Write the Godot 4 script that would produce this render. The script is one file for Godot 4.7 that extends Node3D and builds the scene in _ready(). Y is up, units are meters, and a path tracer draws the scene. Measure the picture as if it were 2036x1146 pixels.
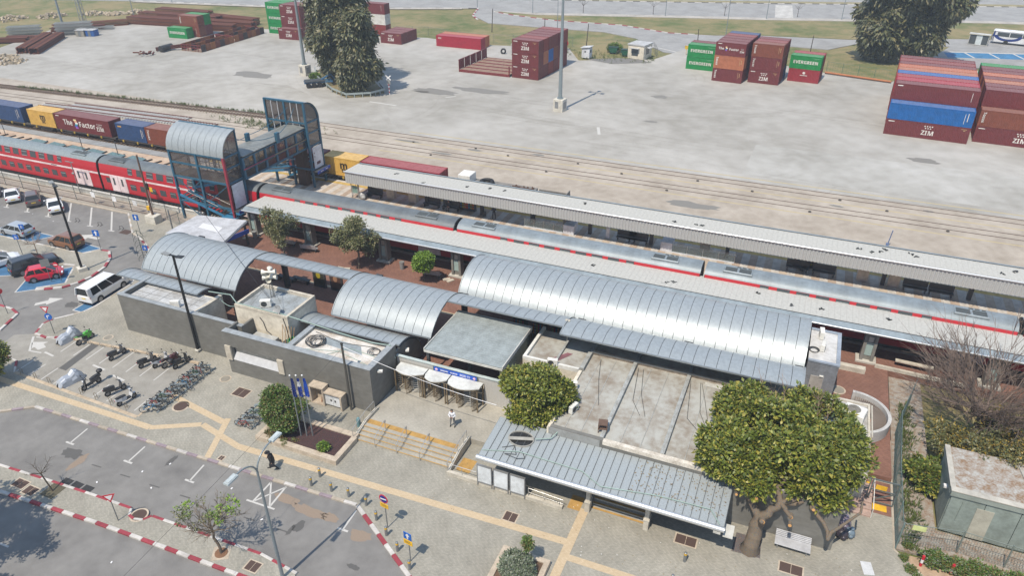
extends Node3D
# A railway station seen from the air: platforms, a passenger train, a container yard behind and a street in front.
# World axes: x runs along the rails, -z away from the viewer, y up. Street pavement at y = 0, platforms at T.
const T := .5
const RD := -.12
var rng := RandomNumberGenerator.new()
var mats := {}
var texs := {}
var meshes := {}
var names := {}
var bold: SystemFont
var serif: SystemFont

class MB:
	var v := PackedVector3Array()
	var n := PackedVector3Array()
	var c := PackedColorArray()
	var ix := PackedInt32Array()
	var col := Color.WHITE
	var tint := false
	func tri(a: Vector3,b: Vector3,d: Vector3) -> void:
		var k := v.size()
		var m := (b - a).cross(d - a).normalized()
		v.append_array([a,b,d])
		n.append_array([m,m,m])
		if tint:
			c.append_array([col,col,col])
		ix.append_array([k,k + 2,k + 1])
	func quad(a: Vector3,b: Vector3,d: Vector3,e: Vector3) -> void:
		var k := v.size()
		var m := (d - a).cross(e - b).normalized()
		v.append_array([a,b,d,e])
		n.append_array([m,m,m,m])
		if tint:
			c.append_array([col,col,col,col])
		ix.append_array([k,k + 2,k + 1,k,k + 3,k + 2])
	func quad2(a: Vector3,b: Vector3,d: Vector3,e: Vector3) -> MB:
		quad(a,b,d,e)
		return self
	func sq(a: Vector3,b: Vector3,d: Vector3,e: Vector3,na: Vector3,nb: Vector3,nd: Vector3,ne: Vector3) -> void:
		var k := v.size()
		v.append_array([a,b,d,e])
		n.append_array([na,nb,nd,ne])
		if tint:
			c.append_array([col,col,col,col])
		ix.append_array([k,k + 2,k + 1,k,k + 3,k + 2])
	func box(p: Vector3,s: Vector3,b := Basis.IDENTITY) -> MB:
		var x := b.x * s.x * .5
		var y := b.y * s.y * .5
		var z := b.z * s.z * .5
		quad(p - x - y + z,p + x - y + z,p + x + y + z,p - x + y + z)
		quad(p + x - y - z,p - x - y - z,p - x + y - z,p + x + y - z)
		quad(p + x - y + z,p + x - y - z,p + x + y - z,p + x + y + z)
		quad(p - x - y - z,p - x - y + z,p - x + y + z,p - x + y - z)
		quad(p - x + y + z,p + x + y + z,p + x + y - z,p - x + y - z)
		quad(p - x - y - z,p + x - y - z,p + x - y + z,p - x - y + z)
		return self
	# box given by two corners
	func bb(x0: float,x1: float,y0: float,y1: float,z0: float,z1: float) -> MB:
		return box(Vector3(x0 + x1,y0 + y1,z0 + z1) * .5,Vector3(absf(x1 - x0),absf(y1 - y0),absf(z1 - z0)))
	# box with bevelled top edges
	func bev(p: Vector3,s: Vector3,k: float) -> MB:
		var h := s * .5
		var y1 := h.y - k
		var lo := [Vector3(-h.x,-h.y,h.z),Vector3(h.x,-h.y,h.z),Vector3(h.x,-h.y,-h.z),Vector3(-h.x,-h.y,-h.z)]
		var up := []
		var tp := []
		for q: Vector3 in lo:
			up.append(Vector3(q.x,y1,q.z))
			tp.append(Vector3(q.x - signf(q.x) * k,h.y,q.z - signf(q.z) * k))
		for i in 4:
			var j := (i + 1) % 4
			quad(p + lo[i],p + lo[j],p + up[j],p + up[i])
			quad(p + up[i],p + up[j],p + tp[j],p + tp[i])
		quad(p + tp[0],p + tp[1],p + tp[2],p + tp[3])
		return self
	# upright plate with bevelled front edges (front at z1)
	func bev2(x0: float,x1: float,y0: float,y1: float,z0: float,z1: float) -> MB:
		var k := .02
		bb(x0,x1,y0,y1,z0,z1 - k)
		bb(x0 + k,x1 - k,y0 + k,y1 - k,z1 - k,z1)
		return self
	# square bar from a to b
	func bar(a: Vector3,b: Vector3,w: float,h := -1.0) -> MB:
		if h < .0:
			h = w
		var d := b - a
		var up := Vector3.UP if absf(d.normalized().y) < .95 else Vector3.BACK
		var sx := up.cross(d).normalized()
		var sy := d.normalized().cross(sx)
		return box((a + b) * .5,Vector3(w,h,d.length()),Basis(sx,sy,d.normalized()))
	func ring(p: Vector3,d: Vector3,r: float,k: int) -> PackedVector3Array:
		var up := Vector3.UP if absf(d.y) < .9 else Vector3.RIGHT
		var a := up.cross(d).normalized()
		var b := d.cross(a)
		var o := PackedVector3Array()
		for i in k:
			var t := TAU * i / k
			o.append(p + (a * cos(t) + b * sin(t)) * r)
		return o
	func cyl(a: Vector3,b: Vector3,r0: float,r1 := -1.0,k := 8,caps := true) -> MB:
		if r1 < .0:
			r1 = r0
		var d := (b - a).normalized()
		var p := ring(a,d,r0,k)
		var q := ring(b,d,r1,k)
		for i in k:
			var j := (i + 1) % k
			var ni := (p[i] - a).normalized() if r0 > 1e-4 else (q[i] - b).normalized()
			var nj := (p[j] - a).normalized() if r0 > 1e-4 else (q[j] - b).normalized()
			sq(p[i],p[j],q[j],q[i],ni,nj,nj,ni)
		if caps:
			for i in range(1,k - 1):
				if r0 > 1e-4:
					tri(p[0],p[i + 1],p[i])
				if r1 > 1e-4:
					tri(q[0],q[i],q[i + 1])
		return self
	func tube(pts: Array,r: float,k := 6,r1 := -1.0) -> MB:
		var m := pts.size() - 1
		for i in m:
			var ra := r if r1 < .0 else lerpf(r,r1,float(i) / m)
			var rb := r if r1 < .0 else lerpf(r,r1,float(i + 1) / m)
			cyl(pts[i],pts[i + 1],ra,rb,k,true)
		return self
	# torus about axis d
	func torus(p: Vector3,d: Vector3,R: float,r: float,k := 16,s := 6) -> MB:
		var up := Vector3.UP if absf(d.y) < .9 else Vector3.RIGHT
		var a := up.cross(d).normalized()
		var b := d.cross(a).normalized()
		for i in k:
			for j in s:
				var P := []
				var N := []
				for q in [[i,j],[i + 1,j],[i + 1,j + 1],[i,j + 1]]:
					var t: float = TAU * q[0] / k
					var e: float = TAU * q[1] / s
					var o := a * cos(t) + b * sin(t)
					N.append(o * cos(e) + d * sin(e))
					P.append(p + o * R + N[-1] * r)
				sq(P[0],P[1],P[2],P[3],N[0],N[1],N[2],N[3])
		return self
	func ball(p: Vector3,s: Vector3,k := 10,m := 6) -> MB:
		for j in m:
			for i in k:
				var q := []
				for e in [[i,j],[i + 1,j],[i + 1,j + 1],[i,j + 1]]:
					var t: float = TAU * e[0] / k
					var u: float = PI * e[1] / m - PI / 2
					q.append(Vector3(cos(t) * cos(u),sin(u),-sin(t) * cos(u)))
				sq(p + q[0] * s,p + q[1] * s,p + q[2] * s,p + q[3] * s,(q[0] / s).normalized(),(q[1] / s).normalized(),(q[2] / s).normalized(),(q[3] / s).normalized())
		return self
	# profile of (radius, height) turned about the y axis
	func lathe(p: Vector3,prof: Array,k := 12) -> MB:
		for i in prof.size() - 1:
			for j in k:
				var a := TAU * j / k
				var b := TAU * (j + 1) / k
				var u := Vector3(cos(a),0,-sin(a))
				var w := Vector3(cos(b),0,-sin(b))
				var P: Vector2 = prof[i]
				var Q: Vector2 = prof[i + 1]
				quad(p + u * P.x + Vector3.UP * P.y,p + w * P.x + Vector3.UP * P.y,p + w * Q.x + Vector3.UP * Q.y,p + u * Q.x + Vector3.UP * Q.y)
		return self
	# polygon of (x, z) raised from y0 to y1; without sides where y0 == y1
	func slab(poly: PackedVector2Array,y0: float,y1: float) -> MB:
		if Geometry2D.is_polygon_clockwise(poly):
			poly = poly.duplicate()
			poly.reverse()
		var t := Geometry2D.triangulate_polygon(poly)
		for i in range(0,t.size(),3):
			var a := poly[t[i]]
			var b := poly[t[i + 1]]
			var d := poly[t[i + 2]]
			if (b - a).cross(d - a) > .0:
				var h := b
				b = d
				d = h
			tri(Vector3(a.x,y1,a.y),Vector3(b.x,y1,b.y),Vector3(d.x,y1,d.y))
		if y1 > y0:
			for i in poly.size():
				var a := poly[i]
				var b := poly[(i + 1) % poly.size()]
				quad(Vector3(b.x,y0,b.y),Vector3(a.x,y0,a.y),Vector3(a.x,y1,a.y),Vector3(b.x,y1,b.y))
		return self
	# polygon in the plane of X and Y (o + X*p.x + Y*p.y), given depth along X cross Y
	func plate(poly: PackedVector2Array,o: Vector3,X: Vector3,Y: Vector3,depth: float) -> MB:
		var N := X.cross(Y).normalized()
		if Geometry2D.is_polygon_clockwise(poly) == false:
			poly = poly.duplicate()
			poly.reverse()
		var t := Geometry2D.triangulate_polygon(poly)
		var f := N * depth
		for i in range(0,t.size(),3):
			var p := [poly[t[i]],poly[t[i + 1]],poly[t[i + 2]]]
			if (p[1] - p[0]).cross(p[2] - p[0]) < .0:
				p = [p[0],p[2],p[1]]
			var w := []
			for q: Vector2 in p:
				w.append(o + X * q.x + Y * q.y)
			tri(w[0] + f,w[1] + f,w[2] + f)
			tri(w[0],w[2],w[1])
		var m := poly.size()
		for i in m:
			var a: Vector2 = poly[i]
			var b: Vector2 = poly[(i + 1) % m]
			var A := o + X * a.x + Y * a.y
			var B := o + X * b.x + Y * b.y
			quad(A,A + f,B + f,B)
		return self
	# open strip of (z, y) points swept along x from x0 to x1, smooth
	func sweep(pts: Array,x0: float,x1: float,smooth := true) -> MB:
		var nn := []
		for i in pts.size():
			var d: Vector2 = pts[mini(i + 1,pts.size() - 1)] - pts[maxi(i - 1,0)]
			nn.append(Vector3(0,-d.x,d.y).normalized())
		for i in pts.size() - 1:
			var a: Vector2 = pts[i]
			var b: Vector2 = pts[i + 1]
			var A := Vector3(x0,a.y,a.x)
			var B := Vector3(x1,a.y,a.x)
			var D := Vector3(x1,b.y,b.x)
			var E := Vector3(x0,b.y,b.x)
			if smooth:
				sq(A,B,D,E,nn[i],nn[i],nn[i + 1],nn[i + 1])
			else:
				quad(A,B,D,E)
		return self
	func done() -> ArrayMesh:
		var m := ArrayMesh.new()
		var a := []
		a.resize(Mesh.ARRAY_MAX)
		a[Mesh.ARRAY_VERTEX] = v
		a[Mesh.ARRAY_NORMAL] = n
		if tint:
			a[Mesh.ARRAY_COLOR] = c
		a[Mesh.ARRAY_INDEX] = ix
		m.add_surface_from_arrays(Mesh.PRIMITIVE_TRIANGLES,a)
		return m

func mb() -> MB:
	return MB.new()

func V2(x: float,y: float) -> Vector2:
	return Vector2(x,y)

func P2(a: Array) -> PackedVector2Array:
	return PackedVector2Array(a)

func V3(x: float,y: float,z: float) -> Vector3:
	return Vector3(x,y,z)

func pv(a: Array) -> PackedVector2Array:
	var o := PackedVector2Array()
	for i in range(0,a.size(),2):
		o.append(V2(a[i],a[i + 1]))
	return o

func numbered(called: String) -> String:
	names[called] = names.get(called,-1) + 1
	return called if names[called] == 0 else "%s_%03d" % [called,names[called]]

func tag(o: Node,label: String,cat: String,group := "",kind := "") -> Node:
	if label:
		o.set_meta("label",label)
	if cat:
		o.set_meta("category",cat)
	if group:
		o.set_meta("group",group)
	if kind:
		o.set_meta("kind",kind)
	return o

func thing(called: String,label: String,cat: String,at := Vector3.ZERO,turn := .0,group := "") -> Node3D:
	var o := Node3D.new()
	o.name = numbered(called)
	add_child(o)
	o.position = at
	o.rotation_degrees.y = turn
	tag(o,label,cat,group)
	return o

func inst(called: String,m: Mesh,material: Material,parent: Node) -> MeshInstance3D:
	var o := MeshInstance3D.new()
	o.mesh = m
	o.material_override = material
	if parent == self:
		o.name = numbered(called)
		add_child(o)
	else:
		o.name = called
		parent.add_child(o,true)
	return o

func part(parent: Node,called: String,mb: MB,material: Material,label := "") -> MeshInstance3D:
	var o := inst(called,mb.done(),material,parent)
	if label:
		o.set_meta("label",label)
	return o

func one(called: String,label: String,cat: String,mb: MB,material: Material,at := Vector3.ZERO,turn := .0,group := "") -> MeshInstance3D:
	var o := inst(called,mb.done(),material,self)
	o.position = at
	o.rotation_degrees.y = turn
	tag(o,label,cat,group)
	return o

func struct(called: String,mb: MB,material: Material,parent: Node = self) -> MeshInstance3D:
	var o := inst(called,mb.done(),material,parent)
	if parent == self:
		o.set_meta("kind", "structure")
	return o

func dup(src: Node3D,at: Vector3,turn: float,label: String,group := "") -> Node3D:
	var base := String(src.name)
	if base.length() > 4 and base[-4] == "_" and base.right(3).is_valid_int():
		base = base.left(-4)
	var r: Node3D = src.duplicate()
	r.name = numbered(base)
	add_child(r)
	r.position = at
	r.rotation_degrees.y = turn
	tag(r,label, "",group)
	return r

# ---------------------------------------------------------------- textures and materials
func noise(s: int,f: float,oct := 4,kind := FastNoiseLite.TYPE_SIMPLEX_SMOOTH) -> FastNoiseLite:
	var q := FastNoiseLite.new()
	q.seed = s
	q.frequency = f
	q.noise_type = kind
	q.fractal_octaves = oct
	q.fractal_type = FastNoiseLite.FRACTAL_FBM
	return q

func grey(s: int,f: float,size: int,oct := 4,kind := FastNoiseLite.TYPE_SIMPLEX_SMOOTH) -> PackedByteArray:
	var im := noise(s,f,oct,kind).get_seamless_image(size,size)
	im.convert(Image.FORMAT_L8)
	return im.get_data()

# blends two tone ramps by coarse and fine noise; a, b, c: linear colours
func tone(key: String,size: int,fs: Array,ws: Array,a: Color,b: Color,gain := 1.0) -> ImageTexture:
	if texs.has(key):
		return texs[key]
	var layers := []
	for i in fs.size():
		layers.append(grey(key.hash() % 1000 + i * 7,fs[i],size,3 if i else 5))
	var out := PackedByteArray()
	out.resize(size * size * 3)
	var lut := PackedByteArray()
	for i in 256:
		var t := clampf((i / 255.0 - .5) * gain + .5,0,1)
		var q := a.lerp(b,t).linear_to_srgb()
		lut.append_array([int(q.r * 255),int(q.g * 255),int(q.b * 255)])
	for i in size * size:
		var s := .0
		for k in layers.size():
			s += layers[k][i] * ws[k]
		var j := clampi(int(s),0,255) * 3
		out[i * 3] = lut[j]
		out[i * 3 + 1] = lut[j + 1]
		out[i * 3 + 2] = lut[j + 2]
	var t := ImageTexture.create_from_image(Image.create_from_data(size,size,false,Image.FORMAT_RGB8,out))
	texs[key] = t
	return t

# linear colour from the 0..255 sRGB look of the thing's own paint
func L(r: float,g: float,b: float,k := 1.0) -> Color:
	var q := Color(r / 255.0,g / 255.0,b / 255.0).srgb_to_linear()
	return Color(q.r * k,q.g * k,q.b * k)

func mat(key: String,c := Color(.5,.5,.5),rough := .8,metal := .0,tex: Texture2D = null,sc := .2,tex2: Texture2D = null,sc2 := 1.0) -> StandardMaterial3D:
	if mats.has(key):
		return mats[key]
	var m := StandardMaterial3D.new()
	m.resource_name = key
	m.albedo_color = c.linear_to_srgb()
	m.roughness = rough
	m.metallic = metal
	if tex:
		m.albedo_texture = tex
		m.uv1_triplanar = true
		m.uv1_world_triplanar = true
		m.uv1_scale = Vector3.ONE * sc
	if tex2:
		m.detail_enabled = true
		m.detail_albedo = tex2
		m.detail_blend_mode = BaseMaterial3D.BLEND_MODE_MUL
		m.detail_uv_layer = BaseMaterial3D.DETAIL_UV_2
		m.uv2_triplanar = true
		m.uv2_world_triplanar = true
		m.uv2_scale = Vector3.ONE * sc2
	mats[key] = m
	return m

func G() -> ImageTexture: # broad wear
	return tone("wear",512,[.006,.03,.15],[.5,.35,.25],Color(.62,.61,.6),Color(1,1,1),1.8)

func FINE() -> ImageTexture:
	return tone("fine",512,[.05,.3],[.5,.55],Color(.72,.72,.72),Color(1,1,1),1.7)

func paint(key: String,c: Color,rough := .55,metal := .0) -> StandardMaterial3D:
	return mat(key,c,rough,metal,G(),.13)

func glass(key: String,c: Color,a := .35) -> StandardMaterial3D:
	if mats.has(key):
		return mats[key]
	var m := mat(key,c,.08,.0)
	m.transparency = BaseMaterial3D.TRANSPARENCY_ALPHA
	m.albedo_color.a = a
	return m

# base colours: sunlit level (Hc) and upright (Vc) surfaces as the photograph shows them, brought down to paint values
func Hc(r: float,g: float,b: float) -> Color:
	return L(r,g,b,.66)

func Vc(r: float,g: float,b: float) -> Color:
	return L(r,g,b,.95)

func _ready() -> void:
	rng.seed = 7
	# camera
	var cam := Camera3D.new()
	cam.name = "camera"
	add_child(cam)
	var p := deg_to_rad(30.163)
	var ro := deg_to_rad(-.167)
	var ya := deg_to_rad(-22.846)
	var fwd := V3(sin(ya) * cos(p),-sin(p),-cos(ya) * cos(p))
	var rt := V3(cos(ya),0,sin(ya))
	var up := rt.cross(fwd)
	cam.transform = Transform3D(Basis(cos(ro) * rt + sin(ro) * up,-sin(ro) * rt + cos(ro) * up,-fwd),V3(0,38.8,0))
	cam.fov = rad_to_deg(2.0 * atan(573.0 / 1450.4))
	cam.far = 1500.0
	cam.current = true
	# sky, sun, exposure
	var env := Environment.new()
	env.background_mode = Environment.BG_SKY
	var sm := ProceduralSkyMaterial.new()
	sm.sky_top_color = Color(.52,.62,.76)
	sm.sky_horizon_color = Color(.86,.88,.89)
	sm.sky_curve = .16
	sm.ground_horizon_color = Color(.62,.62,.60)
	sm.ground_bottom_color = Color(.42,.41,.39)
	sm.sky_energy_multiplier = 1.1
	sm.sun_angle_max = 1.0
	var sky := Sky.new()
	sky.sky_material = sm
	env.sky = sky
	env.tonemap_mode = Environment.TONE_MAPPER_LINEAR
	env.tonemap_exposure = 1.24
	env.fog_enabled = true
	env.fog_density = .00045
	env.fog_light_color = Color(.80,.85,.90)
	env.sdfgi_enabled = true
	env.ssao_enabled = true
	env.ssil_enabled = true
	var we := WorldEnvironment.new()
	we.name = "world_environment"
	we.environment = env
	add_child(we)
	var sun := DirectionalLight3D.new()
	sun.name = "sun"
	add_child(sun)
	sun.light_energy = 1.4
	sun.light_color = Color(1.0,.955,.89)
	sun.light_angular_distance = .6
	sun.shadow_enabled = true
	sun.look_at_from_position(V3(-.11,1,.58) * 100.0,Vector3.ZERO)
	bold = SystemFont.new()
	bold.font_names = PackedStringArray(["Droid Sans"])
	bold.font_weight = 700
	serif = SystemFont.new()
	serif.font_names = PackedStringArray(["Droid Sans"])
	build_ground()
	build_rails()
	build_roofs()
	build_buildings()
	build_overpass()
	build_trains()
	build_yard()
	build_far()
	build_street_things()
	build_vehicles()
	build_platform_things()
	build_plants()
	build_people()
	build_details()

# kerb of separate stones along a line of (x, z); cols: materials that take turns
func kerb(pts: PackedVector2Array,cols: Array,top := .012,len := 1.0,w := .17,deep := .2,called := "kerb") -> void:
	var o := Node3D.new()
	o.name = numbered(called)
	add_child(o)
	o.set_meta("kind", "structure")
	var base: ArrayMesh = meshes.get("kerb%.2f%.2f" % [w,deep])
	if base == null:
		base = mb().bev(V3(0,-deep * .5,0),V3(1,deep,w),.02).done()
		meshes["kerb%.2f%.2f" % [w,deep]] = base
	var k := 0
	for i in pts.size() - 1:
		var a := pts[i]
		var b := pts[i + 1]
		var m := maxi(1,roundi(a.distance_to(b) / len))
		for j in m:
			var c := a.lerp(b,(j + .5) / m)
			var s := inst("kerb_stone",base,cols[k % cols.size()],o)
			s.position = V3(c.x,top + rng.randf_range(-.006,.004),c.y)
			s.rotation.y = -(b - a).angle()
			s.scale.x = a.distance_to(b) / m - .012
			k += 1

func paver_tex(key: String,a: Color,b: Color,joint: float,px: int,py: int) -> ImageTexture:
	# small set paving: px by py pixel stones with their own tone, running bond
	if texs.has(key):
		return texs[key]
	var s := 512
	var lo := grey(key.hash() % 500,.01,s,4)
	var out := PackedByteArray()
	out.resize(s * s * 3)
	for y in s:
		var r := y / py
		var off := (r % 2) * px / 2
		for x in s:
			var cx := ((x + off) % s) / px
			var h := (cx * 73856093 ^ r * 19349663) & 255
			var t := (.45 * lo[y * s + x] + .55 * h) / 255.0
			var q := a.lerp(b,t)
			if (x + off) % px == 0 or y % py == 0:
				q = q * joint
			q = q.linear_to_srgb()
			var i := (y * s + x) * 3
			out[i] = int(q.r * 255)
			out[i + 1] = int(q.g * 255)
			out[i + 2] = int(q.b * 255)
	var t := ImageTexture.create_from_image(Image.create_from_data(s,s,false,Image.FORMAT_RGB8,out))
	texs[key] = t
	return t

func build_ground() -> void:
	# earth and grass reaching the horizon
	var grass := tone("grass",1024,[.004,.02,.12],[.55,.35,.25],L(104,132,48,.46),L(176,160,112,.56),2.2)
	var gm := mat("grass_ground",Color.WHITE,.95,0,grass,.012,FINE(),.35)
	struct("ground",mb().slab(pv([-600,-700,500,-700,500,60,-600,60]),-.25,-.25),gm)
	var asph := tone("asphalt",1024,[.004,.02,.35],[.45,.3,.35],Color(.135,.13,.124),Color(.235,.228,.215),1.5)
	var am := mat("asphalt",Color.WHITE,.9,0,asph,.045,FINE(),.7)
	mat("asphalt_old",Color(1.22,1.19,1.12),.92,0,asph,.03,FINE(),.5)
	struct("street",mb().slab(pv([-140,-60.6,-63,-60.6,-61,-34,-40,-33,-14,-27,-5,-10,-5,12,-140,12]),-.2,RD),am)
	# pale worn surface of the motorcycle bays
	struct("motorcycle_bay_surface",mb().slab(pv([-46.0,-30.6,-46.7,-38.4,-61.8,-36.7,-63.3,-36.0,-64.9,-36.1,-66.6,-35.2,-66.0,-32.8,-62.3,-32.3,-60.9,-31]),RD,RD + .004),mat("bay_concrete",Hc(188,184,174),.92,0,tone("bay",512,[.006,.03,.2],[.5,.35,.3],Color(.66,.65,.64),Color(1,1,1),1.5),.07,FINE(),.6))
	var pav := mat("pavers",Color.WHITE,.88,0,paver_tex("pav",Hc(163,160,148),Hc(197,192,178),.72,16,8),.18,tone("pavwear",512,[.005,.02],[.6,.5],Color(.74,.735,.72),Color(1,1,1),1.6),.03)
	var plaza := pv([-80,-24,-57,-26.8,-54.9,-28.4,-29.3,-29.3,-24.2,-29.5,-17.9,-25.7,-8,-19.5,-8,-12,12,-12,12,-38.1,10.3,-39.7,10.3,-62.5,-64.5,-62.5,-64.5,-60.8,-130,-60.8,-130,-60.3,-79,-60.3,-73.9,-56.2,-72,-55.5,-69.4,-54.15,-67.5,-52.8,-66,-50.8,-64,-46.8,-63.6,-42,-63.8,-40.7,-65.7,-37.8,-64.9,-36.1,-63.3,-36.0,-61.8,-36.7,-46.7,-38.4,-46.0,-30.6,-60.9,-31,-62.3,-32.3,-64.9,-32.5,-80,-34])
	struct("pavement",mb().slab(plaza,-.2,.0),pav)
	struct("pavement",mb().slab(pv([-120,-46.5,-120,-49.3,-88.2,-49.45,-74.9,-49.9,-73.5,-51.3,-72.5,-51.5,-71,-50.3,-69.8,-48.5,-69.3,-46.3,-69.5,-44.8,-70.2,-43.4,-72.4,-41.9,-72.6,-42.2,-70.6,-44.1,-73.2,-47.5,-76,-46.8]),-.2,.0),pav)
	struct("pavement",mb().slab(pv([-71,-38.3,-69.7,-37.9,-69.3,-37,-68.5,-35.1,-72,-34.2,-85,-34,-85,-38.6]),-.2,.0),pav)
	var med := pv([-70,-19.6,-70,-21.6,-51.2,-22.55,-46,-22.87,-41.8,-23.07,-38.6,-23.16,-38.3,-22.6,-37.7,-22.45,-37,-22.65,-36.7,-23.2,-33.8,-23.3,-27.7,-23.5,-24.8,-23.2,-24.0,-22.4,-25,-21.75,-28,-21.65,-33.8,-21.5,-39.8,-21.3,-47.7,-20.8])
	struct("pavement",mb().slab(med,-.2,.0),pav)
	# tan paving bands
	var tan := mat("tan_band",Color.WHITE,.88,0,paver_tex("tanpav",Hc(205,182,148),Hc(226,205,172),.8,16,8),.18)
	var bands := [[-66,-29.75,-44,-30.05,.55],[-44,-30.05,-40.5,-31.9,.5],[-40.4,-31.95,-36,-31.0,.5],[-36,-31.0,-9.6,-32.05,.55],[-45.9,-33.9,-39,-32.8,.55],[-39,-33.3,-37.3,-29.1,.5],[-9.4,-35.2,-9.6,-14,.6],[-9.3,-30.9,6,-31.1,.5]]
	for b in bands:
		var a := V2(b[0],b[1])
		var e := V2(b[2],b[3])
		var n: Vector2 = (e - a).orthogonal().normalized() * b[4] * .5
		struct("paving_band",mb().slab(P2([a + n,e + n,e - n,a - n]),.0,.004 + .0015 * bands.find(b)),tan)
	# kerbs
	var red := paint("kerb_red",Hc(178,72,84),.8)
	var white := paint("kerb_white",Hc(232,228,222),.8)
	var pale := paint("kerb_pale",Hc(208,196,178),.85)
	var faded := paint("kerb_faded",Hc(176,160,168),.85)
	var tanp := paint("kerb_tan",Hc(220,200,172),.85)
	kerb(pv([-24.5,-21.78,-28,-21.65,-33.8,-21.5,-39.8,-21.3,-47.7,-20.8,-62,-19.95]),[red,white],.03,1.05,.26)
	kerb(pv([-24.6,-23.15,-27.7,-23.5,-33.8,-23.3,-36.7,-23.2]),[white,red],.03,1.0,.2)
	kerb(pv([-36.75,-23.2,-37.05,-22.7,-37.7,-22.5,-38.25,-22.65,-38.6,-23.15]),[red,white],.03,.6,.2)
	kerb(pv([-38.65,-23.16,-41.8,-23.07,-46,-22.87,-51.2,-22.55,-60,-22.1]),[red,white],.03,.95,.2)
	kerb(pv([-57.0,-26.85,-54.9,-28.4,-29.3,-29.3,-24.3,-29.5]),[pale,faded,pale,white,faded],.025,1.0,.24)
	kerb(pv([-24.2,-29.45,-17.9,-25.7,-12,-22]),[white,red],.03,1.05,.28)
	kerb(pv([-66.5,-26.0,-57.05,-26.85]),[white,faded],.03,1.0,.24)
	kerb(pv([-65,-32.5,-62.3,-32.25,-60.9,-31.0]),[white,red],.025,.9)
	kerb(pv([-60.8,-30.99,-46.0,-30.62]),[tanp],.02,1.0,.3)
	kerb(pv([-45.98,-30.7,-46.68,-38.3]),[tanp],.02,1.0,.2)
	kerb(pv([-46.8,-38.38,-61.7,-36.72]),[tanp],.02,1.0,.24)
	kerb(pv([-61.8,-36.65,-63.2,-36.0,-64.8,-36.1,-65.65,-37.6,-65.5,-38.5]),[red,white],.025,.8,.22)
	kerb(pv([-65.4,-38.6,-63.85,-40.7,-63.65,-42,-64,-46.8,-66,-50.8]),[white,white,pale,white],.025,1.0,.22)
	kerb(pv([-66.05,-50.9,-67.5,-52.8,-69.4,-54.15,-72,-55.5]),[white,red],.025,.85,.22)
	kerb(pv([-72.05,-55.55,-73.9,-56.2,-79,-60.3]),[white,pale],.025,1.0,.22)
	kerb(pv([-79.1,-60.32,-125,-60.32]),[pale],.02,2.0,.3)
	kerb(pv([-73.5,-51.35,-72.5,-51.5,-71,-50.3,-69.8,-48.5,-69.3,-46.3,-69.5,-44.8,-70.2,-43.4,-72.4,-41.95]),[red,white],.03,.95,.3)
	kerb(pv([-73.6,-51.3,-74.9,-49.9,-88.2,-49.45,-118,-49.3]),[pale,white],.025,1.2,.2)
	kerb(pv([-72.6,-42.2,-70.6,-44.1,-73.2,-47.5,-76,-46.85,-118,-46.6]),[white,pale],.025,1.2,.2)
	kerb(pv([-78,-38.45,-71,-38.3,-69.7,-37.9,-69.3,-37,-68.5,-35.1,-72,-34.25]),[white,red],.03,.95,.26)
	kerb(pv([10.3,-51,10.3,-39.7,11.9,-38.15,11.9,-30]),[pale],.02,1.0,.14)
	# raised forecourt, platforms
	var grey_pav := mat("forecourt_pavers",Color.WHITE,.88,0,paver_tex("fore",Hc(182,178,166),Hc(206,200,186),.85,16,8),.18,texs["pavwear"],.04)
	struct("forecourt",mb().slab(pv([-28.35,-36.6,-19.9,-36.6,-19.9,-38.2,-17.3,-38.2,-17.3,-45.4,-28.35,-45.4]),-.1,T),grey_pav)
	var brown := mat("brown_pavers",Color.WHITE,.88,0,paver_tex("brownp",Hc(128,90,76),Hc(166,122,104),.8,16,8),.17,texs["pavwear"],.035)
	struct("platform",mb().slab(pv([-63.5,-50,-58,-44.6,-57,-43.9,-28.35,-43.9,-28.35,-45.402,-17.302,-45.402,-17.302,-50.3,3,-50.3,6.5,-46,10.2,-46,10.2,-60,30,-60,30,-63.3,-63.5,-63.3]),-.1,T),brown)
	struct("paving_band",mb().bb(-63,4,T,T + .004,-53.9,-53.55),tan)
	struct("platform_edge",mb().bb(-63.5,30,-.1,T + .02,-63.75,-63.3),pale)
	# lower brown yard at the right end
	struct("paved_yard",mb().slab(pv([6.5,-45.9,10.2,-45.9,10.2,-42.6,6.5,-42.6]),-.1,.02),brown)
	# container yard
	var con := yard_texture()
	var cm := mat("yard_concrete",Color.WHITE,.9,0,con,1.0 / 128.0,FINE(),.22)
	struct("container_yard",mb().slab(pv([-260,-101.9,90,-101.9,90,-186,24,-186,13.2,-168.8,.5,-171.8,-31.2,-185.6,-36.3,-170.4,-52,-162.9,-58.4,-174.6,-83,-169,-96.1,-172.2,-121,-165.6,-141.5,-166,-184.3,-158,-196.4,-142.4,-188.2,-122,-260,-112]),-.25,-.02),cm)
	struct("yard_patch",mb().slab(pv([-7.6,-118.5,70,-118.5,70,-104.5,-7.9,-104.5]),-.02,-.014),mat("yard_pale",Color(1.06,1.075,1.09),.9,0,con,1.0 / 97.0,FINE(),.2))
	struct("yard_patch",mb().slab(pv([-140,-101.95,-62,-101.95,-68,-107,-76,-117,-84,-112,-100,-120,-140,-115]),-.02,-.016),mat("yard_pale2",Color(1.04,1.04,1.04),.9,0,con,1.0 / 110.0,FINE(),.2))
	var bed := tone("bed",1024,[.004,.02,.3],[.45,.35,.3],Hc(178,166,150),Hc(214,203,188),1.7)
	var bm := mat("track_bed",Color.WHITE,.95,0,bed,.03,FINE(),.6)
	struct("track_bed",mb().slab(pv([-260,-60.7,-63.6,-60.7,-63.6,-63.8,60,-63.8,90,-101.9,-260,-101.9]),-.25,-.03),bm)
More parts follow.
